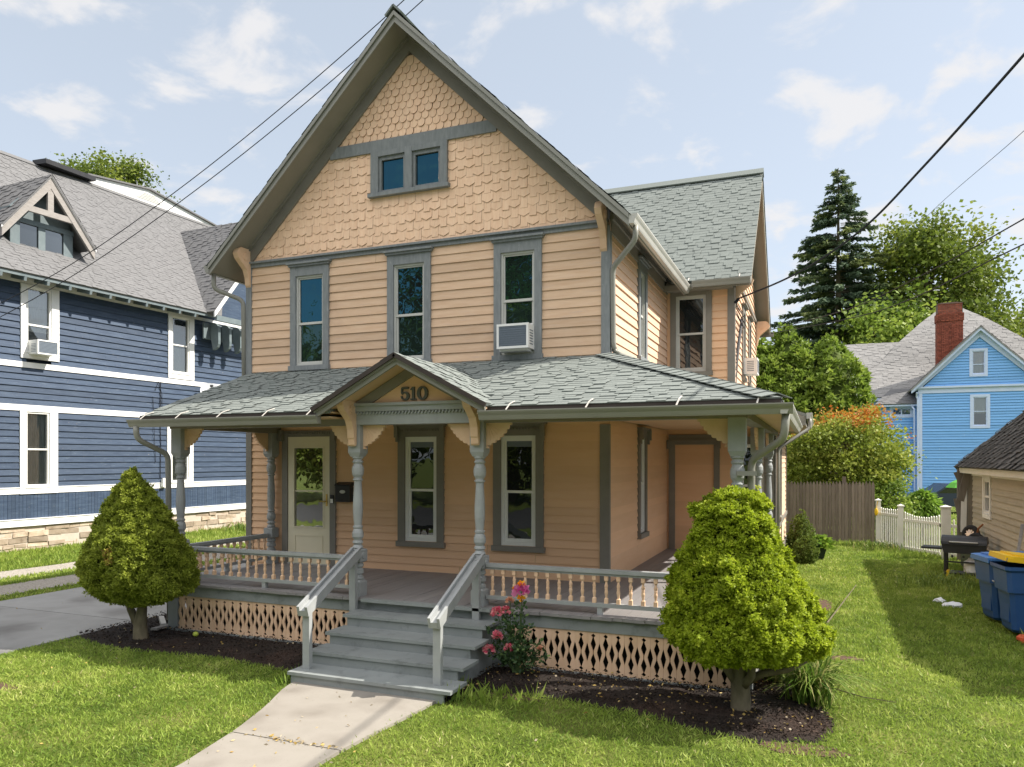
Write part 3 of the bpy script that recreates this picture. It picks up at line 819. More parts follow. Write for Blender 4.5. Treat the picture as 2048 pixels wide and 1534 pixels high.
# ------------------------------------------------------------------ wing
w = MB()
siding(w, WINGF, 3.4, 6.15, .142, const(XR), const(XWR - .02), [(.24, .83, 4.25, 5.764)], .02)
siding(w, WINGF, .70, 3.13, .12, const(XR), const(2.06), [(1.48, 1.92, 1.2, 2.8)], .015)
w.build('wing_front_wall', 'peach_low', house)
w = MB()
siding(w, WINGR, 3.2, 6.12, .142, const(YW + .02), const(10.4), [(6.35, 6.8, 4.3, 5.7), (7.9, 8.35, 4.3, 5.7)], .02)
siding(w, WINGR, 6.12, 9.0, .142, lambda v: YW + (v - 6.12) / .95 + .05, lambda v: 10.4 - (v - 6.12) / .95 - .05, (), .02)
w.build('wing_side_wall', 'peach_side', house)
window(WINGF, house, .24, .83, 4.25, 5.764, cw=.11, head=.12, cap=.0, mid=.5, cas='trim', sashm='sashgrey', pane='pane', fw=.06)
window(WINGR, house, 6.35, 6.8, 4.3, 5.7, cw=.1, head=.12, cap=.02, cas='trim', sashm='sashgrey')
window(WINGR, house, 7.9, 8.35, 4.3, 5.7, cw=.1, head=.12, cap=.02, cas='trim', sashm='sashgrey')
window(WINGF, house, 1.48, 1.92, 1.2, 2.8, cw=.09, head=.1, cap=.02, cas='trim', sashm='white', fw=.06)
# boarded doorway on the porch: casing around a siding-filled opening
d = MB()
d.fbox(WINGF, .10, .22, .714, 3.0, 0, .045); d.fbox(WINGF, .98, 1.09, .714, 3.0, 0, .045)
d.fbox(WINGF, .22, .98, 2.80, 3.0, 0, .043); d.fbox(WINGF, .06, 1.13, 2.86, 2.90, .043, .075)
for u in (.07, 1.05): d.fbox(WINGF, u, u + .06, 2.72, 2.86, .045, .10)
d.build('boarded_doorway', 'trim', house)
s = MB()
s.box(XWR - .11, XWR + .03, YW - .03, YW, 3.3, 6.1); s.box(XWR, XWR + .03, YW, YW + .1, 3.3, 6.1)
s.build('corner_board', 'trim', house)
s = MB()
s.box(XR + .02, XR + .12, YW - .028, YW, 3.3, 6.1)
s.build('corner_board', 'peach_low', house)
s = MB()
s.box(XWR, XWR + .05, YW, 10.4, 6.08, 6.16); s.build('belt_moulding', 'trim', house)
# wing roof: ridge along x
RW = MB()
ey, ez, ry, rz = 4.2, 5.98, 7.5, 9.09
m_ = (rz - ez) / (ry - ey); L_ = math.hypot(ry - ey, rz - ez)
ff = Fr((0, ey, ez), (1, 0, 0), Vector((0, -m_, 1)).normalized(), Vector((0, 1, m_)).normalized())
fb = Fr((0, 2 * ry - ey, ez), (1, 0, 0), Vector((0, m_, 1)).normalized(), Vector((0, -1, m_)).normalized())
vl = lambda v: .42 - (v / L_) * 3.25
for f in (ff, fb):
    RW.prism(f, [(vl(0) - .2, 0), (1.7, 0), (1.7, L_), (vl(L_) - .3, L_)], -.05, 0)
courses(RW, ff, -.02, L_, .118, vl, const(1.72), th=.0105, lo=.12, hi=.36)
courses(RW, fb, -.02, L_, .142, vl, const(1.72))
RW.beam((-2.9, ry - .07, rz + .0), (1.73, ry - .07, rz + .0), .22, .03, up=(0, -.7, .7)); RW.beam((-2.9, ry + .07, rz), (1.73, ry + .07, rz), .22, .03, up=(0, .7, .7))
RW.build('wing_roof', 'roof', house)
s = MB()
for f in (ff, fb):
    s.prism(f, [(XR + .05, .02), (1.66, .02), (1.66, L_), (XR + .05, L_)], -.11, -.052)
    s.prism(f, [(1.66, 0), (1.70, 0), (1.70, L_ + .03), (1.66, L_ + .03)], -.19, -.03)
s.box(XR, 1.68, ey + .02, ey + .05, ez - .17, ez - .06)
s.box(XR, XWR, ey + .05, YW, ez - .14, ez - .10)
s.build('wing_soffit', 'soffit', house)
s = MB(); gutter(s, (1.70, ey, ez - .03), (.62, ey, ez - .03), (0, -1, 0), .12, .1); s.build('wing_gutter', 'gutter', house)
s = MB(); gutter(s, (1.78, 2 * ry - ey, ez - .05), (1.2, 2 * ry - ey, ez - .05), (0, 1, 0), .12, .1)
s.build('wing_gutter', 'gutter', house)
s = MB()
for x in (.55, 1.5): s.beam((x, ey + .05, ez + .06), (x, ey - .08, ez - .02), .018, .008)
s.build('gutter_strap', 'bracket_metal', house)
rake_bracket(0, Fr((XWR + .03, 10.25, 5.35), (1, 0, 0), (0, 1, 0)), -.06, .06)
rake_bracket(0, Fr((XWR + .03, 4.75, 5.35), (1, 0, 0), (0, 1, 0)), -.04, .04)
# rear one-storey bay
BAY = Fr((2.1, 0, 0), (0, 1, 0), (1, 0, 0))
w = MB()
siding(w, BAY, .55, 3.25, .12, const(YW + .1), const(10.2), [(6.2, 6.7, 1.3, 2.8)], .018)
w.build('bay_wall', 'peach_side', house)
s = MB()
for a, b in ((YW - .03, YW + .14), (7.2, 7.34), (10.1, 10.22)): s.fbox(BAY, a, b, .45, 3.25, 0, .035)
s.fbox(WINGF, 1.97, 2.13, .45, 3.0, 0, .03)
s.fbox(BAY, YW, 10.2, 1.10, 1.18, 0, .05); s.fbox(BAY, YW, 10.2, .42, .56, 0, .05)
s.build('bay_trim', 'trim', house)
s = MB(); s.fbox(BAY, YW, 10.2, -.05, .42, -.2, -.0); s.build('bay_foundation', 'stone', house)
window(BAY, house, 6.2, 6.7, 1.3, 2.8, cw=.1, head=.12, cap=.02, cas='trim', sashm='white')
s = MB()
bf = Fr((2.68, 5.2, 3.40), (0, 1, 0), Vector((.5, 0, 1.3)).normalized(), Vector((-1.3, 0, .5)).normalized())
s.prism(bf, [(0, 0), (5.3, 0), (5.3, 1.45), (1.2, 1.45)], -.06, 0)
courses(s, bf, 0, 1.45, .14, lambda v: v * .82, const(5.3))
s.build('bay_roof', 'roof', house)
s = MB(); s.prism(bf, [(.03, .02), (5.25, .02), (5.25, 1.3), (.9, 1.3)], -.14, -.062); s.box(1.5, 2.66, 5.22, 5.26, 3.22, 3.36); s.box(2.1, 2.66, 5.2, 10.4, 3.18, 3.23)
s.build('bay_soffit', 'soffit', house)
s = MB(); gutter(s, (2.67, 5.15, 3.42), (2.67, 10.4, 3.42), (1, 0, 0), .12, .11); s.build('bay_gutter', 'gutter_light', house)
spout([(2.73, 5.25, 3.3), (2.73, 5.25, 3.12), (2.16, 4.85, 2.72), (2.16, 4.72, .3)], rad=.035)

# ------------------------------------------------------------------ porch
s = MB()
PF = .714
nb = 66
for i in range(nb):
    x = -6.0 + i * 8.2 / nb
    s.box(x + .002, x + 8.2 / nb - .002, -2.36 + RND.uniform(-.012, .012), .02 if x < XR - .1 else YW, PF - .035, PF + RND.uniform(-.0015, .0015))
s.build('porch_floor', 'porch_floor', house)
s = MB()
s.box(-5.98, 2.2, -2.31, -2.28, .53, .675); s.box(-5.97, -5.94, -2.28, 0, .53, .675); s.box(2.17, 2.2, -2.28, YW, .53, .675)
s.box(-5.98, 2.2, -2.325, -2.29, -.02, .05); s.box(2.17, 2.215, -2.28, YW, -.02, .05); s.box(-5.985, -5.94, -2.28, 0, -.02, .05)
s.box(-5.95, -5.78, -2.32, -2.2, .05, .53); s.box(2.08, 2.22, -2.325, -2.2, .05, .53)
s.box(-2.78, -2.66, -2.315, -2.2, .05, .53); s.box(-.84, -.55, -2.318, -2.2, .05, .53)
s.build('porch_skirt', 'step_grey', house)
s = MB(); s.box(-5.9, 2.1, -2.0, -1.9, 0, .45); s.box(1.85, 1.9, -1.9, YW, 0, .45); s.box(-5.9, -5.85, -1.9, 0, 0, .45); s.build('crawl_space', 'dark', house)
# sawn lattice: each board has half-openings cut in both edges
def lattice(x0, x1, fr, z0=.05, z1=.53):
    m = MB(); h = z1 - z0
    n = max(1, round((x1 - x0) / .145)); b = (x1 - x0) / n
    # depth of the cut at relative height
    cut = [(0, 0), (.05, 0), (.095, .027), (.14, .005), (.30, .032), (.46, .004), (.54, .004), (.70, .032), (.86, .005), (.905, .027), (.95, 0), (1, 0)]
    cut2 = [(0, 0), (.27, 0), (.30, .004), (.5, .03), (.70, .004), (.73, 0), (1, 0)]
    for i in range(2 * n):
        a0, a1 = x0 + i * b / 2, x0 + (i + 1) * b / 2
        lc, rc = (cut, cut2) if i % 2 == 0 else (cut2, cut)
        zs = sorted({c[0] for c in lc} | {c[0] for c in rc})
        ip = lambda c, t: np.interp(t, [q[0] for q in c], [q[1] for q in c])
        L = [(a0 + .0012 + float(ip(lc, t)), z0 + h * t) for t in zs]; R = [(a1 - .0012 - float(ip(rc, t)), z0 + h * t) for t in zs]
        k = len(zs); rr = RND.random()
        vs = [fr.p(u, z_, .006) for u, z_ in L] + [fr.p(u, z_, .006) for u, z_ in R] + [fr.p(u, z_, -.014) for u, z_ in L] + [fr.p(u, z_, -.014) for u, z_ in R]
        fs = []
        for j in range(k - 1):
            fs += [(j, k + j, k + j + 1, j + 1), (j, j + 1, 2 * k + j + 1, 2 * k + j), (k + j + 1, k + j, 3 * k + j, 3 * k + j + 1)]
        m.add(vs, fs, rr)
    return m.build('lattice_panel', 'peach_trim', house)
LF = Fr((0, -2.29, 0), (1, 0, 0), (0, -1, 0))
lattice(-5.78, -2.78, LF); lattice(-.55, 2.08, LF)
lattice(-2.2, YW - .1, Fr((2.18, 0, 0), (0, 1, 0), (1, 0, 0)))
lattice(-2.2, -.05, Fr((-5.955, 0, 0), (0, 1, 0), (-1, 0, 0)))
# turned posts
sq = 2 ** .5
def post(x, y, half=False):
    m = MB()
    m.lathe(x, y, [(2.96, .092 * sq), (2.60, .092 * sq), (2.545, .068 * sq)], 4, .5)
    m.lathe(x, y, [(1.335, .055 * sq), (1.32, .088 * sq), (1.17, .088 * sq), (1.15, .06 * sq)], 4, .5)
    m.lathe(x, y, [(.93, .055 * sq), (.90, .085 * sq), (PF, .085 * sq)], 4, .5)
    m.lathe(x, y, [(2.56, .060), (2.545, .074), (2.525, .074), (2.515, .058), (2.50, .056), (2.485, .07), (2.47, .07), (2.455, .056), (2.44, .06), (2.40, .076), (2.355, .079), (2.31, .074), (2.275, .055),
                   (2.26, .052), (2.25, .066), (2.235, .066), (2.225, .050), (2.18, .050), (2.02, .060), (1.90, .066), (1.80, .064), (1.68, .054), (1.64, .050), (1.63, .064), (1.61, .064), (1.60, .052),
                   (1.58, .062), (1.54, .074), (1.49, .074), (1.46, .058), (1.445, .05), (1.435, .066), (1.41, .07), (1.39, .05), (1.375, .06), (1.35, .074), (1.335, .06), (1.33, .03)], 20)
    m.lathe(x, y, [(1.16, .03), (1.15, .06), (1.13, .074), (1.10, .074), (1.085, .058), (1.075, .058), (1.06, .076), (1.01, .076), (1.0, .056), (.985, .056), (.97, .072), (.94, .076), (.925, .06), (.92, .03)], 20)
    if not half:
        for dx, dy in ((0, -1), (1, 0), (-1, 0)):
            m.tube([(x + dx * .085, y + dy * .085, 1.245), (x + dx * .10, y + dy * .10, 1.245)], [.045, .04], 12)
    return m.build('porch_post', 'porch_grey', house)
PX = [-5.83, -2.765, -1.0, 2.06]
for x in PX: post(x, -2.2)
post(2.06, .8); post(2.06, 3.4)
post(-5.9, -.12, True)
# railings
def baluster_mb(x, y, z0, z1):
    m = MB(); h = z1 - z0; q = .021
    m.lathe(x, y, [(z0, q * sq), (z0 + .055, q * sq), (z0 + .065, .016)], 4, .5)
    m.lathe(x, y, [(z1 - .065, .016), (z1 - .055, q * sq), (z1, q * sq)], 4, .5)
    m.lathe(x, y, [(z0 + .055, .014), (z0 + .075, .014), (z0 + .11, .019), (z0 + h * .40, .022), (z0 + h * .47, .019), (z0 + h * .48, .014), (z0 + h * .50, .019), (z0 + h * .55, .019), (z0 + h * .57, .014), (z0 + h * .58, .02), (z0 + h * .66, .022), (z1 - .11, .018), (z1 - .075, .013), (z1 - .055, .016)], 10)
    return m
def railing(a, b, n):
    a, b = Vector(a), Vector(b)
    m = MB()
    m.beam(a + ZUP * 1.215, b + ZUP * 1.215, .085, .045); m.beam(a + ZUP * 1.18, b + ZUP * 1.18, .05, .03)
    m.beam(a + ZUP * .825, b + ZUP * .825, .075, .045)
    mid = (a + b) / 2; m.box(mid.x - .03, mid.x + .03, mid.y - .03, mid.y + .03, PF, .80)
    o = m.build('railing', 'porch_grey', house)
    for i in range(n):
        p = a + (b - a) * ((i + .5) / n)
        baluster_mb(p.x, p.y, .847, 1.166).build('baluster', 'peach_trim', o)
railing((-5.72, -2.2, 0), (-2.86, -2.2, 0), 19)
railing((-.90, -2.2, 0), (1.96, -2.2, 0), 20)
railing((-5.9, -2.1, 0), (-5.9, -.22, 0), 13)
railing((2.06, -2.1, 0), (2.06, .70, 0), 18)
railing((2.06, .90, 0), (2.06, 3.3, 0), 16)
# beams, ceiling
s = MB()
s.box(-5.95, PX[1] - .1, -2.29, -2.11, 2.955, 3.10); s.build('porch_beam', 'trim', house); s = MB()
s.box(PX[2] + .1, 2.17, -2.29, -2.11, 2.955, 3.10)
s.box(2.0, 2.168, -2.11, YW, 2.957, 3.10); s.build('porch_beam', 'trim', house); s = MB()
s.box(-5.948, -5.79, -2.11, 0, 2.957, 3.10)
s.build('porch_beam', 'trim', house)
s = MB()
s.box(PX[1] - .1, PX[2] + .1, -2.31, -2.1, 2.96, 3.13); s.box(PX[1] - .12, PX[2] + .12, -2.34, -2.08, 3.13, 3.20); s.box(PX[1] - .14, PX[2] + .14, -2.37, -2.08, 3.20, 3.235)
for i in range(36):
    x = PX[1] + .03 + i * .0475
    s.beam((x, -2.325, 3.09), (x + .02, -2.325, 3.125), .016, .03, up=(0, -1, 0))
s.build('pediment_beam', 'porch_grey', house)
s = MB(); s.box(-6.0, PX[1] - .12, -2.6, -2.1, 3.1, 3.12); s.box(PX[2] + .12, 2.5, -2.6, -2.1, 3.1, 3.12); s.box(-6.0, 2.5, -2.1, 0, 3.1, 3.12); s.box(XR, 2.5, 0, YW, 3.1, 3.12); s.build('porch_ceiling', 'ceil', house)
# fan-shaped spandrels
def fan(x, y, dx, dy, zt=2.955, mat='peach_trim'):
    m = MB(); f = Fr((x, y, zt), (dx, dy, 0), (dy, -dx, 0))
    k = 6; A, B = .29, .24
    pts = []
    for i in range(k):
        for q in range(5):
            s_ = (i + q / 5) / k
            sc_ = .020 * math.sin(math.pi * q / 5) + .035 * math.sin(math.pi * s_)
            pts.append((A * (1 - s_) + sc_ * .7, -.03 - B * s_ - sc_ * .7))
    m.prism(f, [(-.02, 0), (A + .03, 0), (A + .03, -.03)] + pts + [(.0, -.03 - B), (.03, -.07 - B), (-.02, -.07 - B)], -.018, .018)
    for i in range(1, k):
        t = i / k * math.pi / 2
        s_ = i / k; m.beam(f.p(.015, -.015, .018), f.p((A * (1 - s_)) * .97, -(.03 + B * s_) * .97, .018), .007, .008, up=f.N)
    return m.build('fan_spandrel', mat, house)
fan(PX[0] + .105, -2.2, 1, 0)
for x in PX[1:3]: fan(x + .105, -2.2, 1, 0); fan(x - .105, -2.2, -1, 0)
fan(PX[3] - .105, -2.2, -1, 0)
fan(-5.9, -.24, 0, -1)
for y in (.8, 3.4): fan(2.06, y - .105, 0, -1); fan(2.06, y + .105, 0, 1)
# scroll brackets under the pediment
def scroll(x):
    m = MB(); f = Fr((x, -2.305, 2.70), (0, -1, 0), (1, 0, 0))
    pr = [(0, 0), (.03, -.02), (.05, .0), (.05, .07), (.065, .09), (.075, .2), (.12, .31), (.20, .38), (.27, .43), (.31, .50), (.31, .56), (0, .56)]
    m.prism(f, pr, -.05, .05)
    m.tube([f.p(.13, .45, -.062), f.p(.13, .45, .062)], .055, 12); m.tube([f.p(.13, .45, -.072), f.p(.13, .45, .072)], .028, 10)
    return m.build('scroll_bracket', 'peach_trim', house)
scroll(PX[1]); scroll(PX[2])
# pediment
GX, GY, GZ, GH, GM = -1.86, -2.75, 3.79, 1.17, .53
PEDF = Fr((GX, -2.30, 3.235), (1, 0, 0), (0, -1, 0))
s = MB(); s.prism(PEDF, [(-.66, 0), (.66, 0), (0, .35)], -.03, 0); s.build('pediment_wall', 'peach_low', house)
s = MB()
for sg in (-1, 1):
    s.prism(PEDF, [(sg * .62, 0), (sg * .88, 0), (0, .475), (0, .335)], -.03, .03 + .001 * sg)
s.build('pediment_frieze', 'trim', house)
s = MB()
for sg in (-1, 1):
    f = Fr((GX, GY, GZ - .045), (1, 0, 0), (0, -1, 0))
    s.prism(f, [(0, 0), (sg * GH, -GM * GH), (sg * GH, -GM * GH - .03), (0, -.03)], -1.75, -.03)
s.build('pediment_soffit', 'ceil', house)
s = MB()
for sg in (-1, 1):
    s.prism(f, [(0, .03), (sg * GH, .03 - GM * GH), (sg * GH, -.085 - GM * GH), (0, -.085)], -.035, .0 + .001 * sg)
    s.prism(f, [(0, .03), (sg * (GH + .01), .03 - GM * GH), (sg * (GH + .01), -.03 - GM * GH), (0, -.03)], -.001, .028 + .001 * sg)
s.build('pediment_rake', 'gutter', house)
s = MB()
s2 = MB()
for sg in (-1, 1):
    Wv = Vector((-sg, 0, GM)).normalized(); Nv = Vector((sg * GM, 0, 1)).normalized()
    fg = Fr((GX + sg * (GH + .03), GY - .05, GZ - GM * (GH + .03)), (0, 1, 0), Nv, Wv)
    Lg = (GH + .03) * math.hypot(1, GM)
    rr = lambda v: .0 + (-2.65 + (GZ - GM * (GH + .03) + v * Wv.z - 3.13) / .34 + .1) - (GY - .05)
    s.prism(fg, [(0, 0), (rr(0), 0), (rr(Lg), Lg), (0, Lg)], -.03, -.002)
    courses(s, fg, 0, Lg, .105, const(-.01), rr, th=.0105, lo=.12, hi=.36)
    s2.prism(fg, [(-.014, -.01), (.01, -.01), (.01, Lg), (-.014, Lg)], -.045, .008)
s.build('pediment_roof', 'roof', house)
s2.build('drip_edge', 'roof_edge', house)
# address numerals 510
def ribbon(mb, fr, pts, n0, n1):
    """pts: (u, w, halfwidth)"""
    Lp, Rp = [], []
    for i, (u, w_, h) in enumerate(pts):
        a = pts[max(0, i - 1)]; b = pts[min(len(pts) - 1, i + 1)]
        dx, dy = b[0] - a[0], b[1] - a[1]; l = math.hypot(dx, dy) or 1
        Lp.append((u - dy / l * h, w_ + dx / l * h)); Rp.append((u + dy / l * h, w_ - dx / l * h))
    for i in range(len(pts) - 1):
        mb.prism(fr, [Lp[i], Rp[i], Rp[i + 1], Lp[i + 1]], n0, n1, .5)
s = MB()
nf = Fr((GX + .01, -2.30, 3.262), (1, 0, 0), (0, -1, 0))
NH = .162
def num5(x):
    ribbon(s, nf, [(x - .045, NH - .012, .013), (x + .045, NH - .010, .013), (x + .05, NH - .004, .008)], 0, .03)
    ribbon(s, nf, [(x - .042, NH - .01, .011), (x - .047, NH * .52, .009)], 0, .0302)
    c = (x - .004, .05); pts = []
    for k in range(13):
        t = math.radians(150 - k * 27.5)
        hw_ = .008 + .012 * max(0, math.cos(t)) ** 1
        pts.append((c[0] + .048 * math.cos(t), c[1] + .046 * math.sin(t), hw_))
    ribbon(s, nf, pts, 0, .0297)
def num1(x):
    ribbon(s, nf, [(x, .0, .016), (x, NH, .016)], 0, .03)
    ribbon(s, nf, [(x - .042, .007, .008), (x + .042, .007, .008)], 0, .0302)
    ribbon(s, nf, [(x - .04, NH - .035, .006), (x - .005, NH - .008, .011)], 0, .0297)
def num0(x):
    ribbon(s, nf, [(x + .056 * math.cos(t), NH / 2 + (NH / 2 - .006) * math.sin(t), .009 + .012 * abs(math.cos(t))) for t in [2 * math.pi * k / 24 for k in range(25)]], 0, .03)
num5(-.135); num1(-.015); num0(.115)
s.build('house_number', 'iron', house)
# porch roof: front slope, right slope, ridge cap on the hip
PE = -2.65; PZ = 3.135; PL = math.hypot(2.65, .895)
pf = Fr((0, PE, PZ), (1, 0, 0), Vector((0, -.895, 2.65)).normalized(), Vector((0, 2.65, .895)).normalized())
lf_ = lambda v: -6.10 - .38 * (v / PL); rfn = lambda v: 2.50 - 2.45 * (v / PL)
s = MB()
V0 = PL * .52 / 2.65
gl_, gr_ = GX - GH + .12, GX + GH - .12
s.prism(pf, [(lf_(0), 0), (gl_, 0), (gl_, V0), (lf_(V0), V0)], -.045, -.003); s.prism(pf, [(gr_, 0), (rfn(0), 0), (rfn(V0), V0), (gr_, V0)], -.045, -.003)
s.prism(pf, [(lf_(V0), V0), (rfn(V0), V0), (rfn(PL), PL), (lf_(PL), PL)], -.045, -.003)
courses(s, pf, -.03, V0, .105, lf_, const(gl_), th=.0105, lo=.12, hi=.36); courses(s, pf, -.03, V0, .105, const(gr_), rfn, th=.0105, lo=.12, hi=.36)
courses(s, pf, V0, PL, .105, lf_, rfn, th=.0105, lo=.12, hi=.36)
PR_ = math.hypot(2.45, .895)
pr_ = Fr((2.50, 0, PZ), (0, 1, 0), Vector((.895, 0, 2.45)).normalized(), Vector((-2.45, 0, .895)).normalized())
lr_ = lambda v: PE + 2.65 * (v / PR_)
s.prism(pr_, [(lr_(0), 0), (5.6, 0), (5.6, PR_), (lr_(PR_), PR_)], -.045, -.003)
courses(s, pr_, -.03, PR_, .105, lr_, const(5.6), th=.0105, lo=.12, hi=.36)
a, b = Vector((2.5, PE, PZ + .012)), Vector((XR, 0, PZ + .907))
for i in range(24):
    p, q = a + (b - a) * (i / 24), a + (b - a) * ((i + 1.15) / 24)
    for sd, up in ((Vector((-.09, -.05, -.012)), (0, -.32, 1)), (Vector((.06, .09, -.012)), (.35, 0, 1))):
        s.beam(p + sd + ZUP * .022, q + sd + ZUP * .008, .19, .008, up=up)
s.build('porch_roof', 'roof', house)
s = MB()
s.box(-6.12, GX - GH - .03, PE - .018, PE + .01, PZ - .075, PZ - .004); s.build('drip_edge', 'roof_edge', house); s = MB()
s.box(GX + GH + .02, 2.512, PE - .018, PE + .01, PZ - .075, PZ - .004); s.box(2.50, 2.52, PE + .01, 5.6, PZ - .075, PZ - .006)
s.build('drip_edge', 'roof_edge', house)
s = MB()
gutter(s, (-6.25, PE - .02, PZ - .062), (GX - GH + .02, PE - .02, PZ - .062), (0, -1, 0), .108, .115)
s.build('porch_gutter', 'gutter', house); s = MB()
gutter(s, (GX + GH - .08, PE - .02, PZ - .062), (2.64, PE - .02, PZ - .062), (0, -1, 0), .108, .115)
s.build('porch_gutter', 'gutter', house)
s = MB(); gutter(s, (2.52, PE - .1, PZ - .062), (2.52, 3.2, PZ - .062), (1, 0, 0), .108, .115); s.build('porch_gutter', 'gutter_light', house)
s = MB(); s.box(-6.1, PX[1] - .15, -2.62, -2.28, 3.04, 3.06); s.build('porch_soffit', 'ceil', house); s = MB(); s.box(PX[2] + .15, 2.5, -2.62, -2.28, 3.04, 3.06); s.box(2.17, 2.5, -2.28, YW, 3.04, 3.06); s.build('porch_soffit', 'ceil', house); s = MB(); s.box(-6.1, -5.95, -2.28, 0, 3.04, 3.06); s.build('porch_soffit', 'ceil', house)
s = MB()
for x in [-6.0, -5.35, -4.62, -3.86, -3.16, -.42, .52, 1.5, 2.30]:
    s.beam((x + .02, PE + .10, PZ + .052), (x + .015, PE - .03, PZ + .014), .016, .006); s.beam((x + .015, PE - .03, PZ + .014), (x, PE - .12, PZ - .06), .016, .006)
s.build('gutter_strap', 'bracket_metal', house)
spout([(-6.12, -2.73, 2.98), (-6.12, -2.72, 2.80), (-5.99, -2.28, 2.58), (-5.99, -2.25, .15)])
spout([(2.57, -2.66, 2.98), (2.55, -2.62, 2.72), (2.20, -2.16, 2.50), (2.20, -2.16, .12)])
s = MB(); s.beam((2.06, -2.31, 2.36), (2.26, -2.25, 2.36), .03, .05); s.build('spout_clamp', 'gutter', house)
# -- front steps
st = MB()
SX0, SX1 = -2.60, -.77
for i in range(1, 5):
    z = PF - .143 * i; yn = -2.35 - .365 * i
    dx = .03 * i
    st.box(SX0 - .05 + (.02 if i == 4 else 0), SX1 + .05 + dx, yn, yn + .40, z - .035, z)
for i in range(0, 5):
    z1 = PF - .143 * i - .035; z0 = PF - .143 * (i + 1) - (.06 if i == 4 else 0)
    y = -2.325 - .365 * i
    st.box(SX0, SX1 + .02 * i, y, y + .022, z0, z1)
for x in (SX0 + .005, SX1 - .02):
    st.prism(Fr((x, -2.33, 0), (0, -1, 0), (1, 0, 0)), [(0, -.05), (1.44, -.05), (1.44, .10), (1.08, .11), (1.08, .245), (.71, .25), (.71, .39), (.345, .395), (.345, .535), (0, .54)], -.015, .015)
st.box(SX0 + .02, SX1, -2.42, -2.32, PF - .035, PF + .002)
steps = st.build('front_steps', 'step_grey', house)
for (xb, yb, xt) in ((-2.50, -3.62, -2.71), (-.84, -3.62, -.96)):
    h = MB()
    h.box(xb - .045, xb + .045, yb - .03, yb + .03, .143, .80)
    h.box(xt - .045, xt + .045, -2.42, -2.36, .52, 1.30)
    A, B = Vector((xb, yb - .09, .80)), Vector((xt, -2.31, 1.31))
    sd = Vector((.055, 0, 0))
    h.beam(A + sd, B + sd, .032, .12); h.beam(A - sd, B - sd, .032, .12)
    h.beam(A - ZUP * .02, B - ZUP * .02, .075, .07)
    h.build('handrail', 'porch_grey', house)
# ================================================================== GROUND
g = MB()
g.add([(-400, -400, 0), (400, -400, 0), (400, 500, 0), (-400, 500, 0)], [(0, 1, 2, 3)])
structure(g.build('ground', 'lawn'))
WALK_L = [(-3.45, -2.62), (-4.0, -2.52), (-4.6, -2.28), (-5.2, -2.10), (-6.0, -1.95), (-12.0, -1.95)]
def walk_left(y): return float(np.interp(-y, [-p[0] for p in WALK_L], [p[1] for p in WALK_L]))
def walk_right(y): return float(np.interp(-y, [3.45, 4.1, 4.8, 5.3, 12], [-.76, -.80, -.88, -.92, -.90]))
g = MB()
ycuts = [-3.45, -5.27, -7.0, -8.8, -10.6]
for a, b in zip(ycuts[:-1], ycuts[1:]):
    n = 12; ys = [a - .008 + (b - a + .016) * i / n for i in range(n + 1)]
    for i in range(n):
        y0, y1 = ys[i], ys[i + 1]
        l0, r0, l1, r1 = walk_left(y0), walk_right(y0), walk_left(y1), walk_right(y1)
        g.add([(l0, y0, .03), (r0, y0, .03), (r1, y1, .03), (l1, y1, .03), (l0, y0, -.05), (l1, y1, -.05), (r0, y0, -.05), (r1, y1, -.05)],
              [(0, 1, 2, 3), (0, 3, 5, 4), (1, 6, 7, 2)] + ([(0, 4, 6, 1)] if i == 0 else []) + ([(3, 2, 7, 5)] if i == n - 1 else []), .5)
structure(g.build('walkway', 'concrete'))
g = MB()
for a, b in zip([-13, -9, -4.55, -2.05, .4, 2.85, 5.3, 7.8, 10.2], [-9, -4.55, -2.05, .4, 2.85, 5.3, 7.8, 10.2, 16]):
    g.box(-10.45, -6.86, a + .012, b - .012, -.05, .018, RND.random())
structure(g.build('driveway', 'drive'))
g = MB(); g.add([(-10.45, -13, .006), (-6.86, -13, .006), (-6.86, 16, .006), (-10.45, 16, .006)], [(0, 1, 2, 3)]); structure(g.build('driveway_joints', 'soil'))
g = MB()
for xa, xb in ((-12.15, -10.95), (-13.95, -12.85)):
    pl, pr = [], []
    for i in range(61):
        y = -14 + i * .55
        pl.append((xa + .12 * mnoise.noise((y * .8, xa, 0)), y)); pr.append((xb + .12 * mnoise.noise((y * .8, xb, 3)), y))
    for i in range(60):
        g.add([(*pl[i], .008), (*pr[i], .008), (*pr[i + 1], .008), (*pl[i + 1], .008)], [(0, 1, 2, 3)], .5)
structure(g.build('gravel_path', 'gravel'))
g = MB(); g.add([(-400, -24, .004), (400, -24, .004), (400, -14.5, .004), (-400, -14.5, .004)], [(0, 1, 2, 3)]); structure(g.build('road', 'asphalt'))
g = MB(); g.box(-60, 60, -12.1, -10.6, -.05, .03); structure(g.build('pavement', 'concrete'))

def in_poly(P, poly):
    x, y = P[:, 0], P[:, 1]; ins = np.zeros(len(P), bool)
    k = len(poly)
    for i in range(k):
        x0, y0 = poly[i]; x1, y1 = poly[(i + 1) % k]
        c = ((y0 > y) != (y1 > y)) & (x < (x1 - x0) * (y - y0) / (y1 - y0 + 1e-12) + x0)
        ins ^= c
    return ins
BED_L = [(-6.85, .5), (-6.85, -3.08), (-6.45, -3.22), (-5.8, -3.36), (-5.0, -3.30), (-4.2, -3.22), (-3.4, -3.30), (-2.62, -3.42), (-2.62, -2.25), (-6.0, -2.25), (-6.0, .5)]
BED_R = [(-.72, -2.25), (-.72, -3.66), (-.45, -3.28), (.0, -3.14), (.6, -3.20), (1.3, -3.30), (1.8, -3.55), (2.4, -3.66), (2.85, -3.48), (3.0, -3.05), (2.85, -2.3), (2.62, -1.4), (2.22, -.9), (2.22, -2.25)]
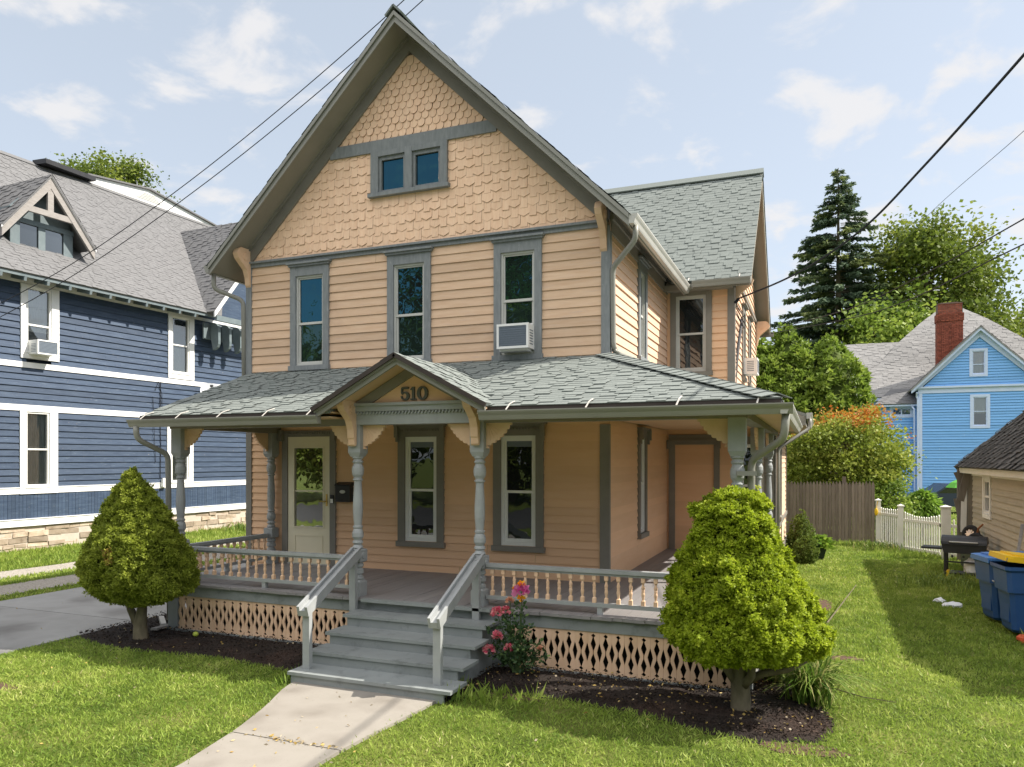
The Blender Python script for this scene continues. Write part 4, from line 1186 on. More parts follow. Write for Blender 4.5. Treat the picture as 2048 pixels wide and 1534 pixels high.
def pnoise(P, f, sx=0.0):
    return np.array([mnoise.noise((p[0] * f + sx, p[1] * f, sx)) for p in P])
def bed(poly, h):
    m = MB(); st_ = .07
    xs = [p[0] for p in poly]; ys = [p[1] for p in poly]
    nx = int((max(xs) - min(xs)) / st_) + 2; ny = int((max(ys) - min(ys)) / st_) + 2
    G = np.array([(min(xs) - .05 + i * st_, min(ys) - .05 + j * st_) for j in range(ny) for i in range(nx)])
    ins = in_poly(G, poly)
    # distance to the border softens the edge
    d = np.full(len(G), 9.0)
    for i in range(len(poly)):
        a = np.array(poly[i]); b = np.array(poly[(i + 1) % len(poly)]); ab = b - a
        t_ = np.clip(((G - a) @ ab) / (ab @ ab), 0, 1)
        d = np.minimum(d, np.linalg.norm(G - (a + t_[:, None] * ab), axis=1))
    nz = pnoise(G, 7) * .018 + pnoise(G, 2, 4) * .02
    Z = np.where(ins, .008 + h * np.clip(d / .25, 0, 1) + nz * np.clip(d / .15, 0, 1), np.where(d < .08, .003, -.03))
    vs = [(float(p[0]), float(p[1]), float(z)) for p, z in zip(G, Z)]
    keep = ins | (d < .08)
    fs = []
    for j in range(ny - 1):
        for i in range(nx - 1):
            q = [j * nx + i, j * nx + i + 1, (j + 1) * nx + i + 1, (j + 1) * nx + i]
            if all(keep[k] for k in q): fs.append(tuple(q))
    m.v = vs; m.f = fs; m.r = [.5] * len(fs)
    return m
m = bed(BED_L, .05); b = structure(m.build('mulch_bed', 'mulch', smooth=True))
m = bed(BED_R, .06); structure(m.build('mulch_bed', 'mulch', smooth=True))
g = MB()
for cx, cy, rx, ry in ((2.95, 3.3, .16, .65), (3.2, -.32, .20, .13), (-5.6, -5.1, .35, .14), (-.35, -3.30, .5, .10), (2.75, -3.7, .4, .14), (2.9, 1.2, .1, .3)):
    k = 22
    vs = [(cx, cy, .012)] + [(cx + rx * math.cos(2 * math.pi * i / k) * (1 + .35 * mnoise.noise((i * .7, cx, cy))), cy + ry * math.sin(2 * math.pi * i / k) * (1 + .35 * mnoise.noise((i * .7, cx, 9 + cy))), .005) for i in range(k)]
    g.add(vs, [(0, 1 + i, 1 + (i + 1) % k) for i in range(k)], RND.random())
structure(g.build('bare_soil', 'soil'))

# ================================================================== leaf meshes
def quads_obj(name, V, rnd, mat, parent=None, loc=(0, 0, 0)):
    """V: (N,4,3) leaf quads, rnd: (N,) per leaf"""
    n = len(V)
    me = bpy.data.meshes.new(name)
    me.vertices.add(n * 4); me.loops.add(n * 4); me.polygons.add(n)
    off = np.array(loc, float)
    me.vertices.foreach_set("co", (V - off).reshape(-1).astype(np.float32))
    me.loops.foreach_set("vertex_index", np.arange(n * 4, dtype=np.int32))
    me.polygons.foreach_set("loop_start", np.arange(0, n * 4, 4, dtype=np.int32))
    at = me.attributes.new("rnd", 'FLOAT', 'FACE')
    at.data.foreach_set("value", np.clip(rnd, 0, 1).astype(np.float32))
    me.update(); me.validate()
    return link(name, me, mat, parent, Vector(loc))
def unit(a): return a / (np.linalg.norm(a, axis=1, keepdims=True) + 1e-9)
def leaf_quads(C, D, length, width, wide=.45):
    """diamond leaves from base C along D"""
    n = len(C)
    S = unit(np.cross(D, NPR.normal(size=(n, 3))))
    L = np.broadcast_to(np.asarray(length, float), (n,))[:, None]; W = np.broadcast_to(np.asarray(width, float), (n,))[:, None] * .5
    return np.stack([C, C + D * L * wide + S * W, C + D * L, C + D * L * wide - S * W], 1)
def faced(C, D, Nn, length, width, wide=.5):
    """sprigs whose flat side faces outwards, like the shell of a clipped bough"""
    S = unit(np.cross(D, Nn + NPR.normal(size=C.shape) * .35))
    L = np.asarray(length)[:, None]; W = np.asarray(width)[:, None] * .5
    return np.stack([C, C + D * L * wide + S * W, C + D * L, C + D * L * wide - S * W], 1)
def tufts(P, Nn, k, spread, lo, hi, w, up=0.0):
    n = len(P)
    C = np.repeat(P, k, 0); D = np.repeat(Nn, k, 0) + NPR.normal(size=(n * k, 3)) * spread
    D[:, 2] += up
    D = unit(D)
    L = NPR.uniform(lo, hi, n * k)
    return leaf_quads(C, D, L, w * NPR.uniform(.7, 1.3, n * k))

# ================================================================== LAWN
def lawn_points(n, x0, x1, y0, y1):
    P = np.stack([NPR.uniform(x0, x1, n), NPR.uniform(y0, y1, n)], 1)
    ok = ~(in_poly(P, BED_L) | in_poly(P, BED_R))
    wl_ = np.interp(-P[:, 1], [-p[0] for p in WALK_L], [p[1] for p in WALK_L]); wr_ = np.interp(-P[:, 1], [3.45, 4.1, 4.8, 5.3, 12], [-.76, -.80, -.88, -.92, -.90])
    ok &= ~((P[:, 1] < -2.3) & (P[:, 0] > wl_ - .01 + .05 * NPR.normal(size=n)) & (P[:, 0] < wr_ + .01 + .05 * NPR.normal(size=n)))
    ok &= ~((P[:, 0] > -2.68) & (P[:, 0] < -.62) & (P[:, 1] > -3.8))
    ok &= ~((P[:, 0] > -6.1) & (P[:, 0] < 2.25) & (P[:, 1] > -2.4))
    ok &= ~((P[:, 0] > -10.47) & (P[:, 0] < -6.84))
    for cx, cy, rx, ry in ((2.95, 3.3, .16, .65), (3.2, -.32, .20, .13), (-5.6, -5.1, .33, .12)):
        ok &= ~(((P[:, 0] - cx) / rx) ** 2 + ((P[:, 1] - cy) / ry) ** 2 < .8 + .3 * NPR.normal(size=n))
    return P[ok]
LV, LR = [], []
def add_grass(P, h, w, lean=.55, dry=.0):
    n = len(P)
    C = np.stack([P[:, 0], P[:, 1], np.zeros(n)], 1)
    D = NPR.normal(size=(n, 3)) * lean; D[:, 2] = 1
    D = unit(D)
    pn = pnoise(P, .9) * .32 + pnoise(P, 3.5, 5) * .34 + pnoise(P, 9, 2) * .2 + pnoise(P, .25, 8) * .2
    LV.append(leaf_quads(C, D, h * NPR.uniform(.55, 1.25, n) * (1 + .5 * pn), w * NPR.uniform(.7, 1.3, n), .4))
    LR.append(np.clip(.40 + pn + NPR.normal(size=n) * .14 + dry, 0, .86) + (NPR.random(n) < .03) * .4)
add_grass(lawn_points(46000, -6.9, -1.6, -7.2, -3.0), .055, .0095, .85)
add_grass(lawn_points(2600, -6.9, -1.6, -7.2, -3.0), .08, .013, 1.3)
add_grass(lawn_points(68000, -1.1, 5.6, -7.2, -1.0), .055, .0095, .85)
add_grass(lawn_points(4200, -1.1, 5.6, -7.2, -1.0), .08, .013, 1.3)
add_grass(lawn_points(52000, 2.2, 6.3, -1.0, 6.0), .055, .014, .75)
add_grass(lawn_points(34000, 2.1, 7.0, 6.0, 14.2), .065, .018, .7)
add_grass(lawn_points(26000, -17.0, -13.9, -4.0, 12.0), .12, .022, .55)
add_grass(lawn_points(9000, -12.9, -12.05, -4.0, 12.0), .08, .02, .6)
add_grass(lawn_points(4500, -11.0, -10.45, -4.0, 12.0), .07, .02, .6)
add_grass(lawn_points(6000, 2.0, 12.0, 14.2, 34.0), .09, .05, .5)
# longer tufts by walls, fences and bed edges
for x0, x1, y0, y1, n in ((2.2, 4.5, 13.0, 13.7, 900), (4.3, 6.3, 10.6, 13.4, 2200), (5.0, 6.2, 5.4, 9.5, 2500), (5.5, 6.2, .0, 5.4, 1800), (-16.9, -16.2, -4, 12, 3500), (-2.72, -2.6, -3.9, -3.4, 60), (-.8, .2, -3.75, -3.2, 160)):
    P = np.stack([NPR.uniform(x0, x1, n), NPR.uniform(y0, y1, n)], 1); add_grass(P, .17, .02, .45)
P = lawn_points(12000, -6.9, 5.6, -7.2, -3.0); P = P[pnoise(P, .8, 3) > .15]
n = len(P); C = np.stack([P[:, 0], P[:, 1], NPR.uniform(.015, .045, n)], 1); D = unit(NPR.normal(size=(n, 3)) * np.array([1, 1, .3]))
LV.append(leaf_quads(C, D, NPR.uniform(.018, .034, n), NPR.uniform(.016, .03, n), .6)); LR.append(NPR.uniform(.02, .5, n))
g = stuff(quads_obj('grass', np.concatenate(LV), np.concatenate(LR), 'grassleaf'), 'short mown green grass of the lawn and the strips beside the driveway', 'grass')

# mulch chips and fallen leaves
def scatter_bed(poly, n):
    xs = [p[0] for p in poly]; ys = [p[1] for p in poly]
    P = np.stack([NPR.uniform(min(xs), max(xs), n), NPR.uniform(min(ys), max(ys), n)], 1)
    return P[in_poly(P, poly)]
P = np.concatenate([scatter_bed(BED_L, 14000), scatter_bed(BED_R, 16000)])
n = len(P); C = np.stack([P[:, 0], P[:, 1], .062 + NPR.uniform(-.015, .018, n)], 1)
D = unit(NPR.normal(size=(n, 3)) * np.array([1, 1, .35]))
stuff(quads_obj('mulch', leaf_quads(C, D, NPR.uniform(.02, .055, n), NPR.uniform(.008, .02, n), .5), NPR.random(n), 'chip'), 'black shredded bark mulch chips covering the beds along the porch', 'mulch')
P = np.concatenate([scatter_bed(BED_L, 260), scatter_bed(BED_R, 800), np.stack([NPR.normal(-1.45, .25, 60), NPR.normal(-5.27, .03, 60)], 1), np.stack([NPR.uniform(-2.3, -.9, 26), NPR.uniform(-6.3, -3.9, 26)], 1), np.stack([NPR.uniform(-6.8, 5, 90), NPR.uniform(-6.5, -3.4, 90)], 1), np.stack([NPR.uniform(-10.3, -7, 26), NPR.uniform(-4, 2, 26)], 1)])
n = len(P); inb = in_poly(P, BED_L) | in_poly(P, BED_R)
C = np.stack([P[:, 0], P[:, 1], np.where(inb, .085, .04)], 1)
D = unit(NPR.normal(size=(n, 3)) * np.array([1, 1, .25]))
stuff(quads_obj('fallen_leaves', leaf_quads(C, D, NPR.uniform(.015, .050, n), NPR.uniform(.010, .026, n), .5), NPR.random(n), 'fallen'), 'small fallen yellow leaves scattered over the mulch and walkway', 'leaves')

# ================================================================== CONIFERS BY THE PORCH
def clump_tree(name, label, cx, cy, prof, mat, ntuft, lump, trunk, lean=(0, 0), ysc=(1, 1), k=16, lo=.03, hi=.065, sw=.02, group=None, cat='tree', core=.78, nl=150, seed=0, browns=(), strays=60, facing=False):
    """dense dwarf conifer: lumpy surface of small sprig tufts over an inner bough mass"""
    rg = np.random.default_rng(seed)
    t = thing(name, label, cat, (cx, cy, 0), group)
    zs = np.array([p[0] for p in prof]); rs = np.array([p[1] for p in prof])
    zmin, zmax = zs.min(), zs.max()
    o = np.argsort(zs); zs, rs = zs[o], rs[o]
    zz = rg.uniform(zmin, zmax, ntuft * 4); rr = np.interp(zz, zs, rs)
    keep = rg.random(len(zz)) < (rr + .05) / (rs.max() + .05)
    zz, rr = zz[keep][:ntuft], rr[keep][:ntuft]; n = len(zz)
    th = rg.uniform(0, 2 * np.pi, n)
    slope = np.gradient(np.interp(np.linspace(zmin, zmax, 60), zs, rs), (zmax - zmin) / 59)
    sl = np.interp(zz, np.linspace(zmin, zmax, 60), slope)
    def centre(z): return cx + lean[0] * (z - zmin), cy + lean[1] * (z - zmin)
    rr = rr * (1 + np.array([.22 * mnoise.noise((1.4 * math.cos(a_) + seed, 1.4 * math.sin(a_), 1.9 * z_ / max(.6, zmax * .45))) + .10 * mnoise.noise((3.5 * math.cos(a_), 3.5 * math.sin(a_) + seed, 4.5 * z_ / max(.6, zmax * .45))) for a_, z_ in zip(th, zz)]))
    X0, Y0 = centre(zz)
    def place(r): 
        dx, dy = np.cos(th) * r, np.sin(th) * r
        dy = np.where(dy > 0, dy * ysc[0], dy * ysc[1])
        return np.stack([X0 + dx, Y0 + dy, zz], 1)
    P0 = place(rr)
    # lumps: rounded boughs pushed out of the surface
    idx = rg.choice(n, nl, replace=False); LC = P0[idx]; lr = rg.uniform(.07, .20, nl) * lump
    d = np.linalg.norm(P0[:, None, :] - LC[None], axis=2) * (1 + .35 * (lr[None] / lr.mean() - 1))
    two = np.partition(d, 1, axis=1)[:, :2]
    # rounded boughs with crevices where two of them meet
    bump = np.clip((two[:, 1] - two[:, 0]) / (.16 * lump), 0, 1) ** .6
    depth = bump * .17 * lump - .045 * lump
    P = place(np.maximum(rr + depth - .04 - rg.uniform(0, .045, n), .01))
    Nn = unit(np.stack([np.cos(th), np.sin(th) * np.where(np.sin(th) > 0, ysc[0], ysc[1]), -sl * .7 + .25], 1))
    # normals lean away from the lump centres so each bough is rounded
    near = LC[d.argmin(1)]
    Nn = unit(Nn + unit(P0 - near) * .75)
    base = np.clip(.32 + .25 * bump + rg.normal(size=n) * .10, 0, .9)  # darker sprig colour in the crevices paints in shade between boughs
    for bx, by, bz, br in browns:
        base = np.where(np.linalg.norm(P - np.array([bx, by, bz]), axis=1) < br, .97 + 0 * base, base)
    keep2 = (bump > .30) | (rg.random(n) < .45)
    P, Nn, base, n = P[keep2], Nn[keep2], base[keep2], int(keep2.sum())
    if strays:
        P[:strays] += Nn[:strays] * rg.uniform(.03, .10, strays)[:, None]
    if facing:
        Nu = unit(Nn + np.array([0, 0, .55])); k2 = n * k
        C_ = np.repeat(P, k, 0) + NPR.normal(size=(k2, 3)) * .012; Nr = np.repeat(Nu, k, 0)
        D_ = unit(NPR.normal(size=(k2, 3)) + Nr * .75)
        V = faced(C_, D_, Nr, NPR.uniform(lo, hi, k2), sw * NPR.uniform(.7, 1.3, k2))
    else:
        V = tufts(P, Nn, k, .55, lo, hi, sw, .12)
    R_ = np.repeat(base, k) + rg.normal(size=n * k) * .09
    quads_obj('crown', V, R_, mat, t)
    c = MB(); ring = []
    for z in np.linspace(zmin + .06, zmax - .1, 16):
        r = max(.02, float(np.interp(z, zs, rs)) * core - .04)
        x_, y_ = centre(z)
        ring.append((z, r, x_, y_))
    vs, fs = [], []
    for z, r, x_, y_ in ring:
        for q in range(14):
            a = 2 * math.pi * q / 14; dy = math.sin(a) * r
            vs.append((x_ + math.cos(a) * r, y_ + (dy * ysc[0] if dy > 0 else dy * ysc[1]), z))
    for i in range(15):
        for q in range(14): fs.append((i * 14 + q, i * 14 + (q + 1) % 14, (i + 1) * 14 + (q + 1) % 14, (i + 1) * 14 + q))
    fs += [tuple(range(14))[::-1], tuple(range(15 * 14, 16 * 14))]
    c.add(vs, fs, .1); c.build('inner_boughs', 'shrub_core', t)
    if trunk:
        m = MB()
        for pts, rad in trunk: m.tube(pts, rad, 10)
        m.build('trunk', 'bark', t, smooth=True)
    return t
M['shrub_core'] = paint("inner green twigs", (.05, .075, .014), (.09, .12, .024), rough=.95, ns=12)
tx, ty = 2.17, -2.98
clump_tree('conifer_tree', 'bright yellow green cone shaped dwarf conifer on a thick trunk beside the right porch corner', tx, ty,
           [(2.22, .04), (2.17, .18), (2.05, .29), (1.9, .38), (1.65, .48), (1.4, .59), (1.15, .68), (.95, .75), (.82, .78), (.72, .74), (.63, .58), (.58, .36), (.56, .15)],
           'alberta_r', 11000, 1.0,
           [([(tx - .0, ty, -.02), (tx - .005, ty, .06), (tx - .01, ty, .25), (tx - .02, ty, .42), (tx - .05, ty + .02, .8)], [.125, .10, .092, .085, .05]),
            ([(tx - .03, ty, .30), (tx - .13, ty - .05, .45), (tx - .2, ty - .05, .7)], [.055, .042, .03]),
            ([(tx + .03, ty, .33), (tx + .2, ty - .04, .44), (tx + .42, ty - .05, .50), (tx + .6, ty - .02, .6)], [.05, .036, .03, .02]),
            ([(tx + .02, ty - .03, .30), (tx + .1, ty - .10, .42), (tx + .12, ty - .12, .62)], [.05, .04, .03])],
           lean=(-.05, 0), ysc=(.62, .95), k=20, lo=.018, hi=.042, sw=.020, nl=230, seed=3, facing=True)
tx, ty = -5.76, -2.98
clump_tree('conifer_tree', 'olive green wide cone shaped dwarf conifer on a forked trunk at the left porch corner', tx, ty,
           [(2.38, .02), (2.30, .11), (2.12, .25), (1.95, .40), (1.8, .51), (1.5, .69), (1.3, .80), (1.1, .88), (.9, .90), (.78, .84), (.68, .68), (.60, .5), (.55, .25), (.52, .1)],
           'alberta_l', 12500, 1.15,
           [([(tx + .02, ty, -.02), (tx + .01, ty, .08), (tx + .0, ty, .25), (tx + .04, ty, .5), (tx + .03, ty, .9)], [.125, .10, .085, .06, .04]),
            ([(tx - .02, ty, .2), (tx - .16, ty - .02, .45), (tx - .25, ty, .8)], [.06, .048, .035])],
           lean=(-.06, .0), ysc=(.42, .62), k=20, lo=.018, hi=.042, sw=.020, nl=230, seed=5, facing=True, browns=[(-5.75, -3.62, 1.25, .16)])
clump_tree('conical_shrub', 'small dark green conical shrub against the rear bay of the peach house', 2.5, 9.3,
           [(1.25, .03), (1.0, .16), (.7, .26), (.4, .33), (.12, .30), (.03, .2)], 'shrubleaf', 900, .7, None, k=14, cat='shrub', nl=50, seed=8)
clump_tree('conical_shrub', 'low round green shrub at the foot of the rear bay beside the planter', 2.62, 8.75,
           [(.66, .03), (.55, .16), (.35, .25), (.15, .26), (.03, .2)], 'shrubleaf', 600, .7, None, k=14, cat='shrub', nl=40, seed=9)

# ================================================================== NAVY HOUSE
navy = thing('weathered_house', 'weathered navy blue clapboard house with white trim bands and grey shingle roof', 'house', (-17, 5, 0))
NU, NN = Vector((.049, .9988, 0)), Vector((.9988, -.049, 0))
NF = Fr((-17.0, 2.66, 0), NU, NN)
U0, U1 = -9.0, 13.0
def nwall(z0, z1, e, holes): 
    siding(w, NF, z0, z1, e, const(U0), const(U1), holes, .03)
w = MB()
h34 = [(.67, 1.33, 1.73, 3.80), (5.42, 6.12, 1.73, 3.80), (-4.4, -3.7, 1.73, 3.8)]
h12 = [(.69, 1.38, 5.13, 7.2), (5.44, 6.14, 5.13, 7.2), (-4.4, -3.7, 5.13, 7.2)]
nwall(1.73, 3.82, .175, h34); nwall(3.98, 4.99, .17, ()); nwall(5.13, 7.27, .175, h12)
w.build('clapboard_wall', 'navy', navy)
w = MB()
for i in range(int((U1 - U0) / .1)):
    u = U0 + i * .1
    w.fbox(NF, u + .003, u + .097, .90, 1.58, -.02, .012 + RND.uniform(0, .006))
w.build('vertical_board_band', 'navy', navy)
w = MB(); w.fbox(NF, U0, U1, .5, 7.5, -.30, -.22); w.fbox(NF, U1 - .1, U1, 0, 7.5, -9, -.1); w.fbox(NF, U0, U0 + .1, 0, 7.5, -9, -.1); w.build('wall_sheathing', 'navy', navy)
w = MB()
w.fbox(NF, U0, U1, .70, .90, -.02, .05)
for a, b, k in ((1.575, 1.735, .032), (3.815, 3.98, .033), (4.985, 5.135, .034), (7.25, 7.46, .036)):
    w.fbox(NF, U0, U1, a, b, -.02, k)
w.fbox(NF, U0, U1, 1.73, 1.755, -.02, .05); w.fbox(NF, U0, U1, .885, .905, 0, .07)
w.build('trim_band', 'navy_trim', navy)
def nwin(u0, u1, z0, z1, cu0, cu1, mid, curtain, cz=None):
    m = MB()
    m.fbox(NF, cu0, u0, z0 - .16, z1 + .06, -.05, .05); m.fbox(NF, u1, cu1, z0 - .16, z1 + .06, -.05, .05)
    m.fbox(NF, u0, u1, z1, z1 + .06, -.05, .047); m.fbox(NF, u0, u1, z0 - .16, z0, -.05, .047)
    m.fbox(NF, u0 - .02, u1 + .02, z0 - .005, z0 + .03, -.04, .065)
    o = m.build('window_surround', 'navy_trim', navy)
    window_core(NF, o, u0, u1, z0 + .03, z1, mid, curtain, cz)
    return o
def window_core(fr, o, x0, x1, z0, z1, mid, curtain, cz=None, sash='white', pane='pane_see'):
    s = MB(); zm = z0 + (z1 - z0) * mid; fw = .05
    s.fbox(fr, x0, x0 + fw, z0, z1, -.07, .02); s.fbox(fr, x1 - fw, x1, z0, z1, -.07, .02); s.fbox(fr, x0 + fw, x1 - fw, z1 - fw, z1, -.07, .02)
    s.fbox(fr, x0 + fw, x1 - fw, z0, z0 + fw * 1.2, -.07, .01); s.fbox(fr, x0 + fw, x1 - fw, zm - .022, zm + .022, -.06, .004)
    s.build('sash', sash, o)
    g_ = MB(); g_.add([fr.p(x0 + .02, z0, -.045), fr.p(x1 - .02, z0, -.045), fr.p(x1 - .02, zm, -.045), fr.p(x0 + .02, zm, -.045)], [(0, 1, 2, 3)])
    g_.add([fr.p(x0 + .02, zm, -.03), fr.p(x1 - .02, zm, -.03), fr.p(x1 - .02, z1, -.032), fr.p(x0 + .02, z1, -.03)], [(0, 1, 2, 3)]); g_.build('pane', pane, o)
    if curtain:
        c = MB(); a, b = cz or (z0, z1); k = 16
        for i in range(k):
            ua, ub = x0 + (x1 - x0) * i / k, x0 + (x1 - x0) * (i + 1) / k
            c.add([fr.p(ua, a, -.09 - .012 * (i % 2)), fr.p(ub, a, -.09 - .012 * ((i + 1) % 2)), fr.p(ub, b, -.09 - .012 * ((i + 1) % 2)), fr.p(ua, b, -.09 - .012 * (i % 2))], [(0, 1, 2, 3)])
        c.build('blind' if curtain == 'blind' else 'curtain', curtain, o)
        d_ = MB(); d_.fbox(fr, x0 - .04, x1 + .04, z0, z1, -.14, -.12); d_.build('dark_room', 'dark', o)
nwin(.67, 1.33, 1.73, 3.80, .51, 1.56, .5, 'sheet_reflection', (1.8, 3.78))  # upper half of the plastic sheet stands in for a cloud reflection
nwin(5.42, 6.12, 1.73, 3.80, 5.25, 6.30, .5, 'curtain', (1.8, 3.7))
nwin(-4.4, -3.7, 1.73, 3.80, -4.55, -3.5, .5, 'curtain')
nwin(.69, 1.38, 5.40, 7.18, .53, 1.60, .42, 'blind', (6.0, 7.1))
nwin(5.44, 6.14, 5.32, 7.20, 5.29, 6.34, .5, 'curtain', (5.4, 6.2))
nwin(-4.4, -3.7, 5.32, 7.20, -4.55, -3.5, .5, 'curtain')
# stone foundation: courses of uneven blocks on a mortar face
w = MB(); w.fbox(NF, U0, U1, -.1, .72, -.3, -.03); f_o = w.build('foundation', 'mortar', navy)
w = MB(); z = -.02
for row in range(6):
    hh = RND.uniform(.10, .17); u = U0
    while u < U1:
        l = RND.uniform(.18, .75)
        a, b = u + .012, min(U1, u + l) - .012
        j = lambda: RND.uniform(-.014, .014)
        n1 = RND.uniform(-.045, .012)
        w.hexa([NF.p(a + j(), z + .01 + j(), -.06), NF.p(b + j(), z + .01 + j(), -.06), NF.p(b + j(), z + .01 + j(), n1), NF.p(a + j(), z + .01 + j(), n1 + j()),
                NF.p(a + j(), z + hh - .01 + j(), -.06), NF.p(b + j(), z + hh - .01 + j(), -.06), NF.p(b + j(), z + hh - .01 + j(), n1), NF.p(a + j(), z + hh - .01 + j(), n1 + j())])
        u += l
    z += hh
    if z > .62: break
w.build('foundation_stones', 'stone', f_o)
# roof
EZ, RZ, RN, EN = 7.42, 12.75, -5.6, .62
sn = (RZ - EZ) / (EN - RN); SL = math.hypot(EN - RN, RZ - EZ)
RFr = Fr(NF.p(0, EZ, EN), NU, (NN * sn + ZUP).normalized(), (NN * -1 + ZUP * sn).normalized())
w = MB()
w.prism(RFr, [(U0 - .5, 0), (7.0, 0), (13.2, SL), (U0 - .5, SL)], -.08, -.003)
courses(w, RFr, -.02, SL, .145, const(U0 - .5), lambda v: 6.85 + 6.2 * v / SL, th=.010, lo=.15, hi=.42)
w.beam(RFr.p(U0 - .5, SL, .02), RFr.p(13.2, SL, .02), .25, .03, up=RFr.N)
w.fbox(NF, U0, 13.2, 7.3, 12.6, -11.2, -11.0)
w.add([NF.p(U0, RZ - .03, RN), NF.p(13.2, RZ - .03, RN), NF.p(13.2, 7.3, -11.5), NF.p(U0, 7.3, -11.5)], [(0, 1, 2, 3)])
w.build('main_roof', 'navy_roof', navy)
w = MB()
w.prism(RFr, [(U0 - .5, 0), (6.85, 0), (7.4, .7), (U0 - .5, .7)], -.14, -.085)
w.fbox(NF, U0 - .5, 6.4, EZ - .12, EZ - .02, EN - .06, EN - .03)
u = U0
while u < 6.2:
    w.beam(NF.p(u, EZ - .04, .05), NF.p(u, EZ - .17, EN - .02), .07, .12); u += .62
w.build('eave_rafters', 'teal_trim', navy)
# cross gable at the far end, turned to the driveway
GA = Fr(NF.p(9.6, 0, .95), NU, NN)
sg_ = 1.28; gw = 3.25; gz = 7.45
w = MB()
for sgn in (-1, 1):
    nn = (NU * sgn * sg_ + ZUP).normalized(); ww = (NU * -sgn + ZUP * sg_).normalized(); lg = gw * math.hypot(1, sg_)
    fg = Fr(GA.p(sgn * gw, gz, 0), NN * -1, nn, ww)
    w.prism(fg, [(0, 0), (1.5, 0), (7.5, lg), (0, lg)], -.07, -.003)
    courses(w, fg, -.02, lg, .145, const(0), lambda v: 1.2 + 6 * v / lg, th=.016)
w.build('cross_gable_roof', 'navy_roof', navy)
w = MB()
for sgn in (-1, 1):
    w.prism(GA, [(0, gz + gw * sg_ - .02), (sgn * gw, gz - .02), (sgn * gw, gz - .20), (0, gz + gw * sg_ - .24)], -.03, .03 + .001 * sgn)
w.build('gable_bargeboard', 'navy_trim', navy)
w = MB(); w.prism(GA, [(-gw + .15, gz - .1), (gw - .15, gz - .1), (0, gz + gw * sg_ - .3)], -.95, -.9); w.build('cross_gable_wall', 'navy', navy)
w = MB()
w.prism(GA, [(-gw + .1, gz - .30), (gw - .1, gz - .30), (gw - .1, gz - .12), (-gw + .1, gz - .12)], -.08, 0)
for cu in (-2.75, -2.25, -1.75):
    pr = [(0, 0)] + [(.30 * math.sin(t) * (1 + .15 * math.sin(3 * t)), -.85 + .85 * math.cos(t)) for t in [math.pi * k / 10 for k in range(11)]]
    w.prism(Fr(GA.p(cu, gz - .28, -.45), NN, NU), [(p[0] - .1, p[1] * .55) for p in pr] + [(-.2, -.45), (-.2, 0)], -.05, .05)
w.fbox(GA, -3.05, -1.5, gz - .85, gz - .3, -.75, -.70)
w.build('gable_bracket', 'teal_trim', navy)
# rear addition seen over the ridge
w = MB()
w.prism(NF, [(6.7, 12.2), (13.2, 12.2), (12.75, 12.92), (9.3, 13.42), (6.7, 13.10)], -9.5, RN - .12)
w.build('rear_addition', 'navy_trim', navy)
w = MB()
w.prism(NF, [(6.6, 13.10), (9.3, 13.42), (9.3, 13.48), (6.6, 13.16)], -9.6, RN - .02); w.prism(NF, [(9.3, 13.42), (12.95, 12.88), (12.95, 12.94), (9.3, 13.48)], -9.6, RN - .02)
w.build('addition_roof', 'navy_roof', navy)
w = MB()
for i in range(5): w.fbox(NF, 8.75 + .08 * i, 9.95 - .08 * i, 12.98 + i * .06, 13.0 + i * .06, RN - .12, RN - .10)
w.build('vent', 'sashgrey', navy)
w = MB(); w.beam(NF.p(4.6, 12.84, RN + .2), NF.p(6.7, 12.95, RN - .1), .6, .16); w.build('torn_flashing', 'black', navy)
# dormer
DF = Fr(NF.p(1.53, 0, -.6), NU, NN)
dorm = MB()
dorm.fbox(DF, -.88, .84, 8.30, 9.42, -.1, 0)
dorm.prism(DF, [(-.9, 9.42), (.9, 9.42), (0, 10.45)], -.1, -.02)
for sgn in (-.88, .80): dorm.prism(Fr(DF.p(sgn, 0, 0), NN * -1, NU), [(0, 8.35), (0, 9.45), (1.3, 9.45)], 0, .05)
do = dorm.build('dormer', 'teal_trim', navy)
s = MB()
s.fbox(DF, -.92, -.66, 8.30, 9.05, 0, .06); s.fbox(DF, -.14, .06, 8.30, 9.05, 0, .06); s.fbox(DF, .60, .88, 8.30, 9.05, 0, .06)
s.fbox(DF, -.95, .90, 9.05, 9.18, 0, .08); s.build('dormer_frame', 'teal_trim', do)
s = MB(); s.fbox(DF, -1.0, .95, 8.25, 8.31, 0, .12); s.build('dormer_sill', 'oldwood', do)
s = MB(); s.fbox(DF, -.66, -.14, 8.31, 9.05, 0, .02); s.fbox(DF, .06, .60, 8.31, 9.05, 0, .021); s.build('pane', 'pane', do)
DG = Fr(NF.p(1.53, 0, -.2), NU, NN)
ds, dw_, dz = 1.29, 1.34, 10.48
s = MB()
for sgn in (-1, 1):
    s.prism(DG, [(0, dz - .05), (sgn * dw_, dz - .05 - ds * dw_), (sgn * dw_, dz - .30 - ds * dw_), (0, dz - .36)], -.08, -.0 + .001 * sgn)
s.fbox(DG, -.78, .78, 9.32, 9.48, -.10, -.01); s.fbox(DG, -.085, .085, 9.48, dz - .3, -.09, -.012)
s.build('dormer_truss', 'oldwood', do)
s = MB()
for sgn in (-1, 1): s.prism(DG, [(0, dz + .03), (sgn * (dw_ + .03), dz + .03 - ds * (dw_ + .03)), (sgn * (dw_ + .03), dz - .05 - ds * (dw_ + .03)), (0, dz - .05)], 0, .03 + .001 * sgn)
s.build('dormer_fascia', 'navy_trim', do)
s = MB()
